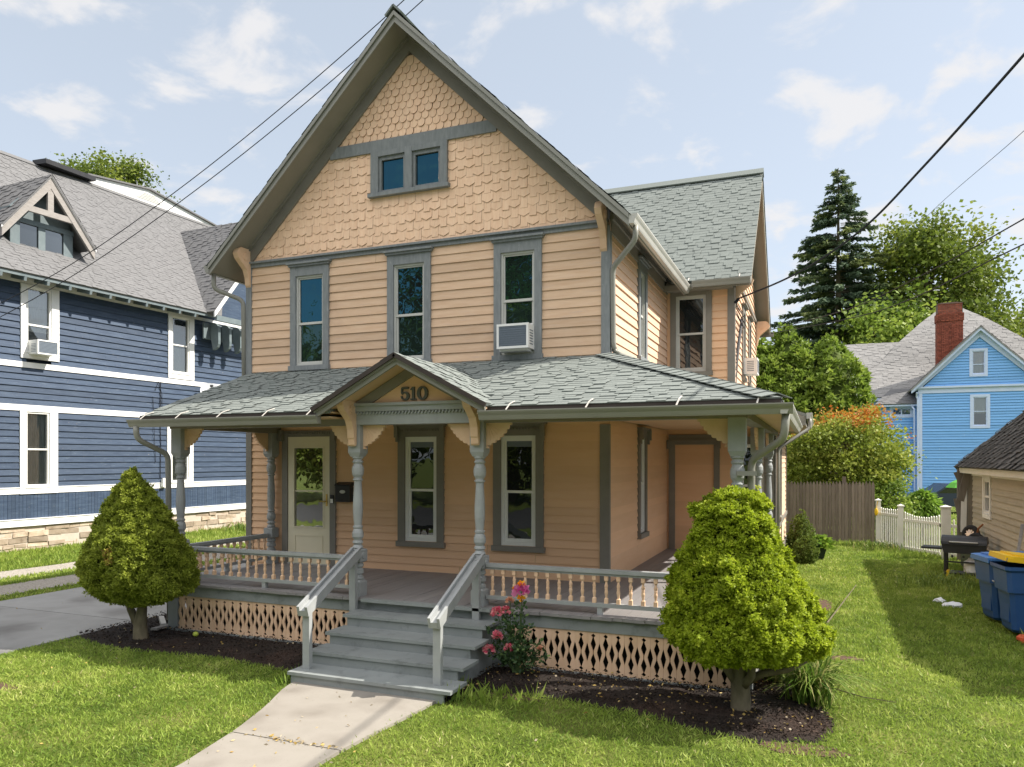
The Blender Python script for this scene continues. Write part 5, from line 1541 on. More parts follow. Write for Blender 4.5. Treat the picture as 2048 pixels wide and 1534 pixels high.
for sgn in (-1, 1):
    nn = (NU * sgn * ds + ZUP).normalized(); ww = (NU * -sgn + ZUP * ds).normalized(); lg = (dw_ + .03) * math.hypot(1, ds)
    fg = Fr(DG.p(sgn * (dw_ + .03), dz + .04 - ds * (dw_ + .03), .04), NN * -1, nn, ww)
    s.prism(fg, [(0, 0), (1.15, 0), (3.2, lg), (0, lg)], -.05, -.003)
    courses(s, fg, -.02, lg, .14, const(0), lambda v: 1.0 + 2.1 * v / lg, th=.014)
s.build('dormer_roof', 'navy_roof', do)
# things fixed to or hanging on the navy house
def air_con(name, fr, u, z, wd, hh, dp, label, group):
    t = thing(name, label, 'air conditioner', fr.p(u, z, 0), group)
    m = MB()
    m.fbox(fr, u - wd / 2, u + wd / 2, z, z + hh, -.1, dp - .02)
    for a, b, c, d_ in ((u - wd / 2 - .004, u - wd / 2 + .03, z - .004, z + hh + .004), (u + wd / 2 - .03, u + wd / 2 + .004, z - .004, z + hh + .004), (u - wd / 2 + .03, u + wd / 2 - .03, z + hh - .03, z + hh + .004), (u - wd / 2 + .03, u + wd / 2 - .03, z - .004, z + .03)):
        m.fbox(fr, a, b, c, d_, dp - .03, dp + .005)
    m.build('casing', 'white', t)
    m = MB(); m.fbox(fr, u - wd / 2 + .03, u + wd / 2 - .03, z + .03, z + hh - .03, dp - .02, dp - .006)
    for i in range(9):
        zz = z + .05 + i * (hh - .1) / 8
        m.fbox(fr, u - wd / 2 + .04, u + wd / 2 - .04, zz - .004, zz + .004, dp - .006, dp + .001)
    m.build('coil_grille', 'acgrey', t)
    m = MB()
    for i in range(6):
        for sd in (-1, 1):
            us = u + sd * (wd / 2)
            m.fbox(fr, us - .004 if sd < 0 else us - .002, us + .002 if sd < 0 else us + .004, z + .06 + i * .04, z + .075 + i * .04, dp * .35, dp * .8)
    m.build('side_louvre', 'acgrey', t)
    return t
GAC = 'window air conditioners'
air_con('window_air_conditioner', NF, 1.03, 5.35, .58, .38, .42, 'white air conditioner in an upstairs window of the navy house', GAC)
air_con('window_air_conditioner', FRONT, -1.33, 4.16, .50, .36, .30, 'white air conditioner with grey grille in the right upstairs front window of the peach house', GAC)
air_con('window_air_conditioner', WINGR, 6.55, 4.35, .46, .34, .32, 'small white air conditioner in the side wall of the peach wing', GAC)
m = MB(); m.fbox(FRONT, -1.60, -1.11, 4.52, 4.56, -.03, .03); m.fbox(FRONT, -1.58, -1.13, 4.13, 4.16, -.03, .2)
m.build('sash_support', 'white', W3)
t = thing('satellite_dish', 'round pale satellite dish on the navy house wall above the porch roof edge', 'satellite dish', NF.p(6.62, 4.6, .1))
m = MB(); c = NF.p(6.62, 4.82, .45); dn = (NN * .75 + NU * -.5 + ZUP * .35).normalized()
a_ = dn.orthogonal().normalized(); b_ = dn.cross(a_)
vs = [c - dn * .05]; fs = []
for i in range(1, 5):
    for k in range(20):
        tt = 2 * math.pi * k / 20; r = .075 * i
        vs.append(c + a_ * math.cos(tt) * r + b_ * math.sin(tt) * r + dn * (-.05 + .05 * (i / 4) ** 2))
for k in range(20): fs.append((0, 1 + k, 1 + (k + 1) % 20))
for i in range(3):
    for k in range(20): fs.append((1 + i * 20 + k, 1 + i * 20 + (k + 1) % 20, 1 + (i + 1) * 20 + (k + 1) % 20, 1 + (i + 1) * 20 + k))
m.add(vs, fs); m.build('reflector', 'dish', t, smooth=True)
m = MB(); m.tube([NF.p(6.62, 4.55, .03), NF.p(6.62, 4.6, .3), c - dn * .04], .02, 6); m.tube([c - ZUP * .28, c + dn * .35], .012, 6); m.box(*(v for q in [(x - .035, x + .035) for x in (c + dn * .38)] for v in q))
m.build('mounting_arm', 'black', t)
m = MB()
m.tube([NF.p(5.0, 5.0, .03), NF.p(4.96, 4.0, .05), NF.p(5.0, 2.9, .04), NF.p(4.97, 1.9, .05)], .012, 5); m.tube([NF.p(4.78, 4.7, .04), NF.p(4.9, 5.0, .05), NF.p(5.03, 4.6, .05), NF.p(5.05, 3.7, .04)], .009, 5)
m.tube([NF.p(4.7, 4.5, .04), NF.p(4.72, 3.6, .06), NF.p(4.8, 2.4, .04)], .008, 5)
tag(m.build('wall_cable', 'cable', loc=NF.p(5, 1.9, .04)), 'tangled thin cables hanging down the navy house wall', 'cable')
m = MB(); m.fbox(NF, 5.0, 5.16, 1.62, 1.86, .05, .14); m.fbox(NF, 5.03, 5.13, 1.86, 1.90, .05, .12); tag(m.build('meter_box', 'white', loc=NF.p(5.08, 1.62, .05)), 'small white junction box low on the navy house wall', 'box')
# ================================================================== LIGHT BLUE HOUSE
M['limepaint'] = paint("lime green canvas", (.12, .42, .06), rough=.6, bump=.05)
M['hosta_fruit'] = paint("green apple skin", (.35, .42, .06), rough=.4, bump=0)
lb = thing('blue_house', 'light blue clapboard house with grey roof and tall red brick chimney behind the yard', 'house', (11, 37, 0))
LBF = Fr((0, 36.8, 0), (1, 0, 0), (0, -1, 0))
w = MB()
siding(w, LBF, .30, 6.15, .15, const(8.15), const(13.95), [(10.72, 11.42, 4.3, 5.9)], .04)
siding(w, LBF, 6.5, 9.2, .15, lambda v: 8.15 + (v - 6.3) * 1.0, lambda v: 13.95 - (v - 6.3) * 1.0, [(10.68, 11.32, 7.1, 8.4)], .04)
w.build('front_wall', 'lblue', lb)
w = MB()
w.box(8.15, 8.2, 36.8, 46, 0, 6.4); w.box(13.9, 13.95, 36.8, 46, 0, 6.4)
w.build('side_wall', 'lblue', lb)
w = MB(); w.fbox(LBF, 8.1, 14.0, -.1, .32, -.2, .03); w.build('foundation', 'stone', lb)
w = MB()
w.fbox(LBF, 8.1, 14.0, 6.15, 6.5, 0, .06); w.fbox(LBF, 8.0, 14.1, 6.42, 6.52, 0, .16)
w.fbox(LBF, 8.12, 8.30, .3, 6.15, 0, .05); w.fbox(LBF, 13.8, 13.98, .3, 6.15, 0, .05)
for sg in (-1, 1):
    w.prism(LBF, [(11.05, 9.62), (11.05 + sg * 3.25, 6.37), (11.05 + sg * 3.25, 6.08 + .1), (11.05 + sg * 2.78, 6.5), (11.05, 9.12)], 0, .10 + .001 * sg)
    w.prism(LBF, [(11.05, 9.66), (11.05 + sg * 3.3, 6.36), (11.05 + sg * 3.3, 6.16), (11.05, 9.46)], .10, .34 + .001 * sg)
w.build('gable_trim', 'lblue_trim', lb)
def lbwin(u0, u1, z0, z1, cw, mid=.5, curtain='curtain', cz=None, fr=LBF):
    m = MB()
    m.fbox(fr, u0 - cw, u0, z0 - cw, z1 + cw, -.05, .05); m.fbox(fr, u1, u1 + cw, z0 - cw, z1 + cw, -.05, .05)
    m.fbox(fr, u0, u1, z1, z1 + cw, -.05, .05); m.fbox(fr, u0, u1, z0 - cw, z0, -.05, .06)
    o = m.build('window', 'lblue_trim', lb)
    window_core(fr, o, u0, u1, z0, z1, mid, curtain, cz, 'lblue_trim')
lbwin(10.74, 11.40, 4.32, 5.88, .14, .5, 'blind', (5.0, 5.85))
lbwin(10.70, 11.30, 7.12, 8.38, .13, .42, 'curtain')
# roofs
w = MB()
for sg in (-1, 1):
    ww = Vector((-sg, 0, 1)).normalized(); nn = Vector((sg, 0, 1)).normalized(); lg = 3.35 * 2 ** .5
    f = Fr((11.05 + sg * 3.35, 36.42, 6.36), (0, 1, 0), nn, ww)
    w.prism(f, [(0, 0), (9, 0), (9, lg), (0, lg)], -.06, -.003); courses(w, f, 0, lg, .17, const(0), const(9), lo=.25, hi=.6, th=.014)
# left body: ridge along x; slope turned to the camera
f = Fr((0, 38.6, 6.15), (1, 0, 0), Vector((0, -.86, 1)).normalized(), Vector((0, 1, .86)).normalized()); lg = 4.4 * math.hypot(1, .86)
w.prism(f, [(4.75, 0), (10, 0), (10, lg), (4.45, lg)], -.06, -.003); courses(w, f, 0, lg, .17, lambda v: 4.75 - .3 * v / lg, const(10), lo=.25, hi=.7, th=.014)
w.add([f.p(4.45, lg), f.p(10, lg), (10, 47.6, 6.15), (4.75, 47.6, 6.15)], [(0, 1, 2, 3)])
# steep hipped centre with flared feet
ap = (10.9, 46, 13.55)
prof = [(0, 0), (.18, .55), (.45, .80), (1, 1)]
for sx, sy in ((1, 0), (-1, 0), (0, 1), (0, -1)):
    pass
lv = [(6.6, 7.0, 6.3), (4.6, 5.0, 8.2), (3.4, 3.6, 9.7), (1.9, 2.0, 11.2), (.6, .6, 12.3)]
for (ax, ay, z0), (bx, by, z1) in zip(lv[:-1], lv[1:]):
    for p, q in ((( -1, -1), (1, -1)), ((1, -1), (1, 1)), ((1, 1), (-1, 1)), ((-1, 1), (-1, -1))):
        A = Vector((ap[0] + p[0] * ax, ap[1] + p[1] * ay, z0)); B = Vector((ap[0] + q[0] * ax, ap[1] + q[1] * ay, z0))
        Cc = Vector((ap[0] + q[0] * bx, ap[1] + q[1] * by, z1)); D = Vector((ap[0] + p[0] * bx, ap[1] + p[1] * by, z1))
        U = (B - A).normalized(); Wd = (D + Cc) / 2 - (A + B) / 2; Lw = Wd.length; Wd.normalize()
        ff_ = Fr(A, U, U.cross(Wd), Wd); LA = (B - A).length; ins = (D - A).dot(U)
        courses(w, ff_, 0, Lw, .17, lambda v, ins=ins, Lw=Lw: ins * v / Lw, lambda v, ins=ins, Lw=Lw, LA=LA: LA - ins * v / Lw, lo=.25, hi=.7, th=.014)
w.build('roof', 'lroof', lb)
w = MB()
LB2 = Fr((0, 39.0, 0), (1, 0, 0), (0, -1, 0))
siding(w, LB2, .3, 6.2, .15, const(5.0), const(8.2), (), .04)
LB3 = Fr((0, 37.6, 0), (1, 0, 0), (0, -1, 0))
siding(w, LB3, .3, 5.55, .15, const(6.15), const(8.15), [(6.85, 7.85, 4.98, 5.42)], .04)
w.box(6.15, 6.2, 37.62, 39, 0, 5.55); w.box(5.0, 5.05, 39, 47, 0, 6.2); w.box(5.2, 16, 39.5, 51, 5.0, 6.1)
w.build('rear_wall', 'lblue', lb)
w = MB()
w.fbox(LB3, 6.12, 6.28, .3, 5.5, 0, .04); w.fbox(LB3, 5.95, 8.15, 5.5, 5.62, -.2, .35); w.fbox(LB2, 4.7, 8.2, 5.95, 6.15, -.1, .35)
w.fbox(LB2, 4.95, 5.12, .3, 5.95, 0, .04)
w.build('eave_trim', 'lblue_trim', lb)
w = MB()
f = Fr((0, 37.2, 5.64), (1, 0, 0), Vector((0, -.6, 1)).normalized(), Vector((0, 1, .6)).normalized())
w.prism(f, [(5.95, 0), (8.2, 0), (8.2, 1.9), (6.9, 1.9)], -.05, -.003); courses(w, f, 0, 1.9, .17, lambda v: 5.95 + .5 * v, const(8.25), lo=.25, hi=.6, th=.014)
w.build('annex_roof', 'navy_roof', lb)
lbwin(6.87, 7.83, 5.0, 5.40, .13, 0, None, fr=LB3)
w = MB(); w.fbox(LB3, 7.32, 7.38, 5.0, 5.40, -.02, .02); w.build('window_mullion', 'lblue_trim', lb)
w = MB()
w.tube([LBF.p(8.02, 6.2, .2), LBF.p(8.02, 6.0, .08), LBF.p(8.08, 5.85, .08), LBF.p(8.08, .4, .08)], .05, 8); w.tube([LBF.p(7.85, 5.5, -.55), LBF.p(7.95, 5.3, -.3), LBF.p(7.97, .4, -.3)], .05, 8)
w.build('downspout', 'lblue_trim', lb)
# brick chimney with flared cap and stepped panel
ch = MB()
def bricks(x0, x1, y0, y1, z0, z1):
    z = z0; row = 0
    while z < z1 - .01:
        off = .11 * (row % 2); x = x0 - off
        while x < x1 - .01:
            a, b = max(x0, x), min(x1, x + .215)
            if b - a > .02:
                ch.box(a, b - .012, y0 - RND.uniform(0, .008), y0 + .05, z, z + .063)
            x += .225
        y = y0 - off
        while y < y1 - .01:
            a, b = max(y0, y), min(y1, y + .215)
            if b - a > .02:
                ch.box(x0 - RND.uniform(0, .008), x0 + .05, a, b - .012, z, z + .063); ch.box(x1 - .05, x1 + RND.uniform(0, .008), a, b - .012, z, z + .063)
            y += .225
        z += .075; row += 1
bricks(9.40, 10.72, 39.6, 40.4, 7.2, 10.55); bricks(9.36, 10.76, 39.55, 40.45, 10.55, 11.0); bricks(9.44, 10.68, 39.62, 40.4, 11.0, 11.55)
bricks(9.62, 9.98, 39.56, 39.7, 7.4, 10.3); bricks(10.14, 10.5, 39.56, 39.7, 7.4, 10.3)
co = ch.build('chimney', 'brick', lb)
w = MB(); w.box(9.42, 10.70, 39.62, 40.38, 6.5, 11.5); w.build('mortar', 'brick_mortar', co)
w = MB(); w.box(9.42, 10.70, 39.6, 40.42, 11.55, 11.6); w.box(9.6, 10.5, 39.75, 40.25, 11.6, 11.66); w.build('chimney_cap', 'brick_mortar', co)

# ================================================================== GARAGE
gar = thing('garage', 'grey beige clapboard garage with dark shingle roof at the right edge', 'garage', (7.5, 5, 0))
GF = Fr((6.32, 0, 0), (0, -1, 0), (-1, 0, 0))          # left wall seen from the lawn; u = -y
w = MB()
siding(w, GF, .12, 2.28, .13, const(-10.15), const(-.5), [(-8.75, -8.15, 1.32, 2.06), (-5.2, -4.4, .9, 2.0)], .022)
w.build('side_wall', 'garage', gar)
w = MB()
for y in (10.1, .5): w.prism(Fr((0, y, 0), (1, 0, 0), (0, 1, 0)), [(6.34, 0), (11.4, 0), (11.4, 2.3), (8.8, 4.7), (6.34, 2.4)], 0, .05)
w.box(6.34, 11.4, .6, 10.05, 2.2, 2.25); w.build('end_wall', 'garage', gar)
m = MB()
m.fbox(GF, -8.85, -8.75, 1.22, 2.16, -.05, .04); m.fbox(GF, -8.15, -8.05, 1.22, 2.16, -.05, .04); m.fbox(GF, -8.75, -8.15, 2.06, 2.16, -.05, .038); m.fbox(GF, -8.75, -8.15, 1.22, 1.32, -.05, .05)
gwin = m.build('window', 'picket', gar)
window_core(GF, gwin, -8.75, -8.15, 1.32, 2.06, .5, None, None, 'picket', 'pane')
m = MB()
m.fbox(GF, -10.6, -.4, 2.18, 2.36, .19, .23); m.fbox(GF, -10.15, -.5, 2.12, 2.2, 0, .03)
m.build('eave_board', 'picket', gar)
m = MB()
gf_ = Fr((6.02, 10.75, 2.34), (0, -1, 0), Vector((-.9, 0, 1)).normalized(), Vector((1, 0, .9)).normalized())
m.prism(gf_, [(0, 0), (10.2, 0), (10.2, 3.6), (0, 3.6)], -.05, -.003)
courses(m, gf_, -.03, 3.6, .15, const(0), const(10.2), th=.022, lo=.15, hi=.4)
gb_ = Fr((11.5, 10.75, 2.4), (0, -1, 0), Vector((.9, 0, 1)).normalized(), Vector((-1, 0, .9)).normalized())
m.prism(gb_, [(0, 0), (10.6, 0), (10.6, 3.7), (0, 3.7)], -.05, -.003)
m.build('roof', 'groof', gar)
m = MB(); m.prism(gf_, [(-.02, -.02), (.03, -.02), (.03, 3.6), (-.02, 3.6)], -.16, -.0); m.build('rake_board', 'greywood', gar)
# weathered lean-to posts with diagonal braces at the far corner
m = MB()
m.beam((6.12, 10.62, 0), (6.12, 10.62, 2.3), .12, .12, up=(0, 1, 0)); m.beam((6.30, 10.4, 0), (6.30, 10.4, 2.25), .14, .14, up=(0, 1, 0))
m.beam((6.22, 10.36, .55), (6.05, 10.55, 1.55), .16, .04, up=(0, 1, 0)); m.beam((6.03, 10.5, 2.2), (6.28, 10.42, 1.55), .14, .05, up=(0, 1, 0)); m.beam((6.08, 10.34, 1.5), (6.25, 10.34, 2.25), .16, .04, up=(0, 1, 0))
m.build('corner_post', 'greywood', gar)
m = MB(); m.beam((6.14, 10.3, .75), (6.17, 10.35, 1.85), .12, .02, up=(0, 1, 0)); m.build('plastic_strip', 'curtain', gar)

# ================================================================== FENCES
sf = thing('stockade_fence', 'weathered brown stockade fence of pointed wooden pickets', 'fence', (3.2, 13.8, 0))
m = MB()
x = 0.4
while x < 4.42:
    y = 13.70 + (x - 2.2) * .12; wd = .083; h = 1.83 + RND.uniform(-.02, .02)
    f = Fr((x, y, 0), (1, .12, 0), (.12, -1, 0))
    n0 = RND.uniform(-.004, .004)
    m.prism(f, [(0, .03), (wd, .03), (wd, h - .11), (wd * .82, h - .04), (wd * .5, h + .015), (wd * .18, h - .04), (0, h - .11)], n0 - .02, n0)
    x += .09
m.build('pointed_picket', 'fence', sf)
for z in (.35, 1.0, 1.55):
    m = MB(); m.beam((.4, 13.58, z), (4.42, 14.06, z), .05, .09); m.build('rail', 'fence', sf)
for x in (.6, 3.62): 
    m = MB(); m.box(x - .05, x + .05, 13.6 + .12 * (x - .4) + .05, 13.7 + .12 * (x - .4) + .05, 0, 1.98); m.build('fence_post', 'fence', sf)
pk = thing('picket_fence', 'white vinyl picket fence with square posts at the end of the lawn', 'fence', (5.2, 12, 0))
def fpost(x, y, h, s=.065, parent=pk, base=0):
    m = MB(); m.box(x - s, x + s, y - s, y + s, base, h - .05)
    m.box(x - s - .02, x + s + .02, y - s - .02, y + s + .02, h - .05, h - .015)
    m.lathe(x, y, [(h - .015, s * 1.414), (h + .02, .01)], 4, .5)
    return m.build('fence_post', 'picket', parent)
FP = [(4.50, 13.4, 1.36), (4.98, 12.35, 1.27), (5.86, 10.95, 1.34), (6.42, 10.75, 1.2)]
fpost(*FP[0]); fpost(*FP[1]); fpost(*FP[2], s=.10)
def picket_run(a, b, n, sag, h0):
    a, b = Vector((a[0], a[1], 0)), Vector((b[0], b[1], 0)); d = (b - a).normalized()
    m = MB(); pts = []
    for i in range(n):
        t_ = (i + .5) / n; p = a + (b - a) * t_
        h = h0 - sag * math.sin(math.pi * t_) ** 1 + RND.uniform(-.01, .01)
        f = Fr(p, d, d.cross(ZUP)); lean = RND.uniform(-.012, .012)
        m.prism(f, [(-.019 + lean, .06), (.019 + lean, .06), (.019, h - .03), (0, h), (-.019, h - .03)], -.012, .012)
    m.build('picket', 'picket', pk)
    for z in (.12, h0 - .18 - sag * .5):
        m = MB(); m.beam(a + ZUP * z, b + ZUP * z, .03, .07); m.build('rail', 'picket', pk)
picket_run(FP[0], FP[1], 11, .03, 1.15); picket_run(FP[2], FP[3], 5, .0, 1.02)
# gate between the posts hangs on its own
gt = thing('picket_gate', 'sagging white picket gate standing between two fence posts', 'gate', (5.4, 11.6, 0))
pk_, pk = pk, gt
picket_run((5.05, 12.24), (5.76, 11.1), 15, .10, 1.10)
pk = pk_
m = MB(); m.box(5.74, 5.80, 11.02, 11.1, .80, .88); m.build('latch', 'black', gt)
m = MB(); m.blob((4.44, 13.28, 1.0), .05, .03, .11); m.beam((4.44, 13.28, 1.08), (4.48, 13.33, 1.3), .012, .01); tag(m.build('yellow_bag', 'bin_yellow', loc=(4.44, 13.28, .9)), 'small yellow bag hanging on the first white fence post', 'bag')

# ================================================================== YARD OBJECTS
def wheelie(x, y, rz, label, lidmat, lid_open, gap):
    t = thing('wheelie_bin', label, 'bin', (0, 0, 0), 'wheeled bins along the garage')
    m = MB()
    prof = [(0.06, .20, .24), (.10, .225, .27), (.62, .265, .315), (.63, .29, .345), (.92, .305, .365), (.95, .33, .39), (1.0, .33, .39)]
    vs = []; fs = []
    for z, a, b in prof:
        c = .05
        ring = [(-a, -b + c), (-a + c, -b), (a - c, -b), (a, -b + c), (a, b - c), (a - c, b), (-a + c, b), (-a, b - c)]
        vs += [(p[0], p[1], z) for p in ring]
    for i in range(len(prof) - 1):
        for k in range(8): fs.append((i * 8 + k, i * 8 + (k + 1) % 8, (i + 1) * 8 + (k + 1) % 8, (i + 1) * 8 + k))
    fs.append(tuple(range(8))[::-1])
    m.add(vs, fs, .5)
    m.box(-.16, .16, -.30, -.27, .20, .50); m.box(-.28, -.25, -.16, .16, .20, .52)
    m.build('body', 'bin_blue', t)
    m = MB()
    f = Fr((0, .40, 1.0 + gap), (1, 0, 0), Vector((0, -lid_open, 1)).normalized(), Vector((0, -1, -lid_open)).normalized())
    m.prism(f, [(-.34, -.03), (.34, -.03), (.345, .70), (.30, .80), (-.30, .80), (-.345, .70)], 0, .03)
    m.prism(f, [(-.26, .08), (.26, .08), (.24, .68), (-.24, .68)], .03, .055)
    m.prism(f, [(-.345, .0), (-.33, .0), (-.33, .78), (-.345, .78)], -.05, 0); m.prism(f, [(.33, .0), (.345, .0), (.345, .78), (.33, .78)], -.05, 0); m.prism(f, [(-.32, .785), (.32, .785), (.32, .80), (-.32, .80)], -.045, 0)
    m.build('lid', lidmat, t)
    m = MB(); m.tube([(-.28, .43, 1.03), (.28, .43, 1.03)], .018, 8); m.tube([(-.26, .38, .97), (-.26, .44, 1.03)], .016, 6); m.tube([(.26, .38, .97), (.26, .44, 1.03)], .016, 6); m.build('handle', 'bin_blue', t)
    for sx in (-1, 1):
        m = MB(); m.tube([(sx * .22, .27, .11), (sx * .28, .27, .11)], .11, 16); m.build('wheel', 'rubber', t)
    m = MB(); m.tube([(-.27, -.34, .70), (-.27, -.36, .72), (-.20, -.37, .72)], .01, 6); m.box(-.262, -.252, -.06, .06, .50, .52); m.build('lift_bar', 'gutter_light', t)
    t.location = (x, y, 0); t.rotation_euler = (0, 0, rz)
    return t
wheelie(5.58, 2.95, math.radians(-78), 'blue wheeled bin with blue lid standing behind the yellow lidded bin', 'bin_blue_lid', .04, .02)
wheelie(5.66, 2.08, math.radians(-82), 'blue wheeled bin with raised yellow lid nearest the frame edge', 'bin_yellow', -.10, .05)
# gas grill
gx, gy = 5.72, 7.45
t = thing('gas_grill', 'black gas grill with half round hood on a wheeled stand by the garage', 'grill', (gx, gy, 0))
GR = Fr((gx, gy, 0), Vector((1, -.25, 0)).normalized(), Vector((-.25, -1, 0)).normalized())
m = MB(); m.prism(GR, [(-.36, .56), (.36, .56), (.40, .74), (-.40, .74)], -.24, .24); m.build('firebox', 'black', t)
m = MB()
pr = [(.26 * math.cos(a), .745 + .17 * math.sin(a)) for a in [math.pi * k / 10 for k in range(11)]]
HF = Fr(GR.O, GR.N * -1, GR.U); m.prism(HF, pr, -.41, .41); m.build('hood', 'black', t, smooth=False)
m = MB(); m.tube([GR.p(-.25, .80, .30), GR.p(.25, .80, .30)], .014, 8); m.tube([GR.p(-.25, .80, .24), GR.p(-.25, .80, .30)], .01, 6); m.tube([GR.p(.25, .80, .24), GR.p(.25, .80, .30)], .01, 6); m.build('hood_handle', 'gutter_light', t)
m = MB(); m.fbox(GR, -.78, -.40, .62, .66, -.2, .2); m.build('side_shelf', 'black', t)
for u, n in ((-.34, -.2), (-.34, .2), (.34, -.2), (.34, .2)):
    m = MB(); m.tube([GR.p(u, .56, n), GR.p(u, .0, n)], .022, 8); m.build('leg', 'black', t)
m = MB(); m.fbox(GR, -.36, .36, .12, .15, -.22, .22); m.fbox(GR, -.36, .36, .36, .39, .16, .2); m.build('bottom_shelf', 'black', t)
m = MB()
for k in range(3): m.tube([GR.p(-.2 + .2 * k, .50, .24), GR.p(-.2 + .2 * k, .50, .27)], .025, 10)
m.build('knob', 'black', t)
m = MB(); m.lathe(*(GR.p(.12, 0, 0))[:2], [(.15, .10), (.17, .14), (.38, .14), (.42, .08), (.46, .05)], 14); tag(m.build('propane_tank', 'white', loc=GR.p(.12, .15, 0)), 'white propane tank on the shelf under the black grill', 'gas tank')
m = MB(); m.fbox(GR, -.45, .30, .01, .05, .05, .35); m.fbox(GR, -.3, -.26, .05, .2, .1, .3); tag(m.build('yellow_tray', 'bin_yellow', loc=GR.p(0, 0, .2)), 'flat yellow tray lying on the ground under the grill', 'tray')
# hand cart with two wheels lying against the garage wall on a dark bench
t = thing('hand_cart', 'tipped hand cart with two rubber wheels and rusty handle by the garage wall', 'cart', (6.1, 8.6, 0))
for (x, y, z, r) in ((6.02, 8.05, .72, .21), (6.06, 8.85, .82, .21)):
    ax = Vector((-.75, -.65, .12)).normalized()
    tt = bpy.data.objects.new('wheel', None)
    m = MB(); c = Vector((x, y, z)); a_ = ax.orthogonal().normalized(); b_ = ax.cross(a_); vs = []; fs = []
    for k in range(28):
        q = 2 * math.pi * k / 28; rd = a_ * math.cos(q) + b_ * math.sin(q)
        for j in range(8):
            s_ = 2 * math.pi * j / 8; vs.append(c + rd * (r - .05 + .06 * math.cos(s_)) + ax * (.055 * math.sin(s_)))
    for k in range(28):
        for j in range(8): fs.append((k * 8 + j, k * 8 + (j + 1) % 8, ((k + 1) % 28) * 8 + (j + 1) % 8, ((k + 1) % 28) * 8 + j))
    m.add(vs, fs, .5); wo_ = m.build('wheel', 'rubber', t, smooth=True)
    bpy.data.objects.remove(tt)
    m = MB(); m.tube([c - ax * .03, c + ax * .02], .105, 20)
    for k in range(10):
        q = 2 * math.pi * k / 10; rd = a_ * math.cos(q) + b_ * math.sin(q); m.beam(c + ax * .03 + rd * .02, c + ax * .03 + rd * .13, .02, .015, up=ax)
    m.tube([c + ax * .02, c + ax * .05], .03, 10); m.build('rim', 'alloy', wo_)
m = MB(); m.tube([(6.06, 8.05, .72), (6.1, 8.85, .82)], .02, 8); m.tube([(6.1, 8.5, .75), (6.12, 8.35, 1.0), (6.2, 8.3, 1.1)], .02, 8); m.build('axle_handle', 'rust', t)
m = MB(); m.box(5.9, 6.28, 7.75, 9.1, .10, .50); m.box(5.87, 6.28, 7.7, 9.15, .50, .54); tag(m.build('storage_box', 'black', loc=(6.1, 8.4, 0)), 'low dark storage box under the cart wheels by the garage', 'box')
m = MB(); m.beam((6.05, 4.6, .75), (6.26, 5.2, 1.35), .05, .02); tag(m.build('wooden_stick', 'oldwood', loc=(6.05, 4.6, .6)), 'pale wooden stick leaning on the garage wall behind the bins', 'stick')
m = MB(); m.blob((5.50, 1.55, .05), .10, .09, .06, 10, 5); m.box(5.44, 5.58, 1.47, 1.60, 0, .04); tag(m.build('plastic_toy', 'red', loc=(5.50, 1.55, 0)), 'small red orange plastic toy on the ground before the bins', 'toy')
for (x, y, s_, lb_) in ((5.0, 4.02, .16, 'larger crumpled white plastic bag on the shaded grass'), (4.86, 4.4, .10, 'smaller crumpled white wrapper beside the plastic bag on the shaded grass')):
    m = MB(); vs = []; m.blob((x, y, .03), s_, s_ * .8, .045, 12, 6)
    m.v = [tuple(Vector(v) + Vector((1, 1, .8)) * (.05 * mnoise.noise(Vector(v) * 17))) for v in m.v]
    tag(m.build('plastic_litter', 'litter_white', loc=(x, y, 0)), lb_, 'litter', 'litter on the grass')
m = MB(); m.tube([(3.0, 1.7, .03), (3.22, 2.6, .16), (3.5, 3.9, .30)], [.012, .01, .006], 6); tag(m.build('fallen_stick', 'bark', loc=(3.0, 1.7, 0)), 'thin dark stick propped on the side lawn', 'stick')
m = MB(); m.tube([(2.95, -1.75, .03), (3.3, -2.05, .04), (3.6, -2.1, .035)], [.007, .006, .004], 5); tag(m.build('twig', 'bark', loc=(3.2, -1.9, 0)), 'small twig lying on the grass by the daylilies', 'stick')
m = MB(); m.blob((-5.09, -2.66, .10), .04, .04, .035, 12, 8); tag(m.build('fallen_apple', 'hosta_fruit', loc=(-5.09, -2.66, .06)), 'small round green apple on the mulch', 'apple')
# planter
t = thing('planter', 'dark green square planter with leafy plant by the stockade fence', 'planter', (2.84, 9.75, 0))
m = MB(); vs = []
for z, a in ((0, .17), (.33, .25), (.36, .27), (.38, .27)): vs += [(2.84 - a, 9.75 - a, z), (2.84 + a, 9.75 - a, z), (2.84 + a, 9.75 + a, z), (2.84 - a, 9.75 + a, z)]
m.add(vs, [(i * 4 + k, i * 4 + (k + 1) % 4, (i + 1) * 4 + (k + 1) % 4, (i + 1) * 4 + k) for i in range(3) for k in range(4)] + [(3, 2, 1, 0), (12, 13, 14, 15)]); m.build('pot', 'planter', t)
n = 260; th = NPR.uniform(0, 6.28, n); r = NPR.uniform(.0, .34, n)
C = np.stack([2.84 + np.cos(th) * r, 9.75 + np.sin(th) * r, NPR.uniform(.38, .62, n) - r * .3], 1)
D = unit(np.stack([np.cos(th), np.sin(th), NPR.uniform(-.3, .5, n)], 1))
quads_obj('plant', leaf_quads(C, D, NPR.uniform(.10, .20, n), NPR.uniform(.07, .13, n), .5), NPR.random(n), 'hostaleaf', t)
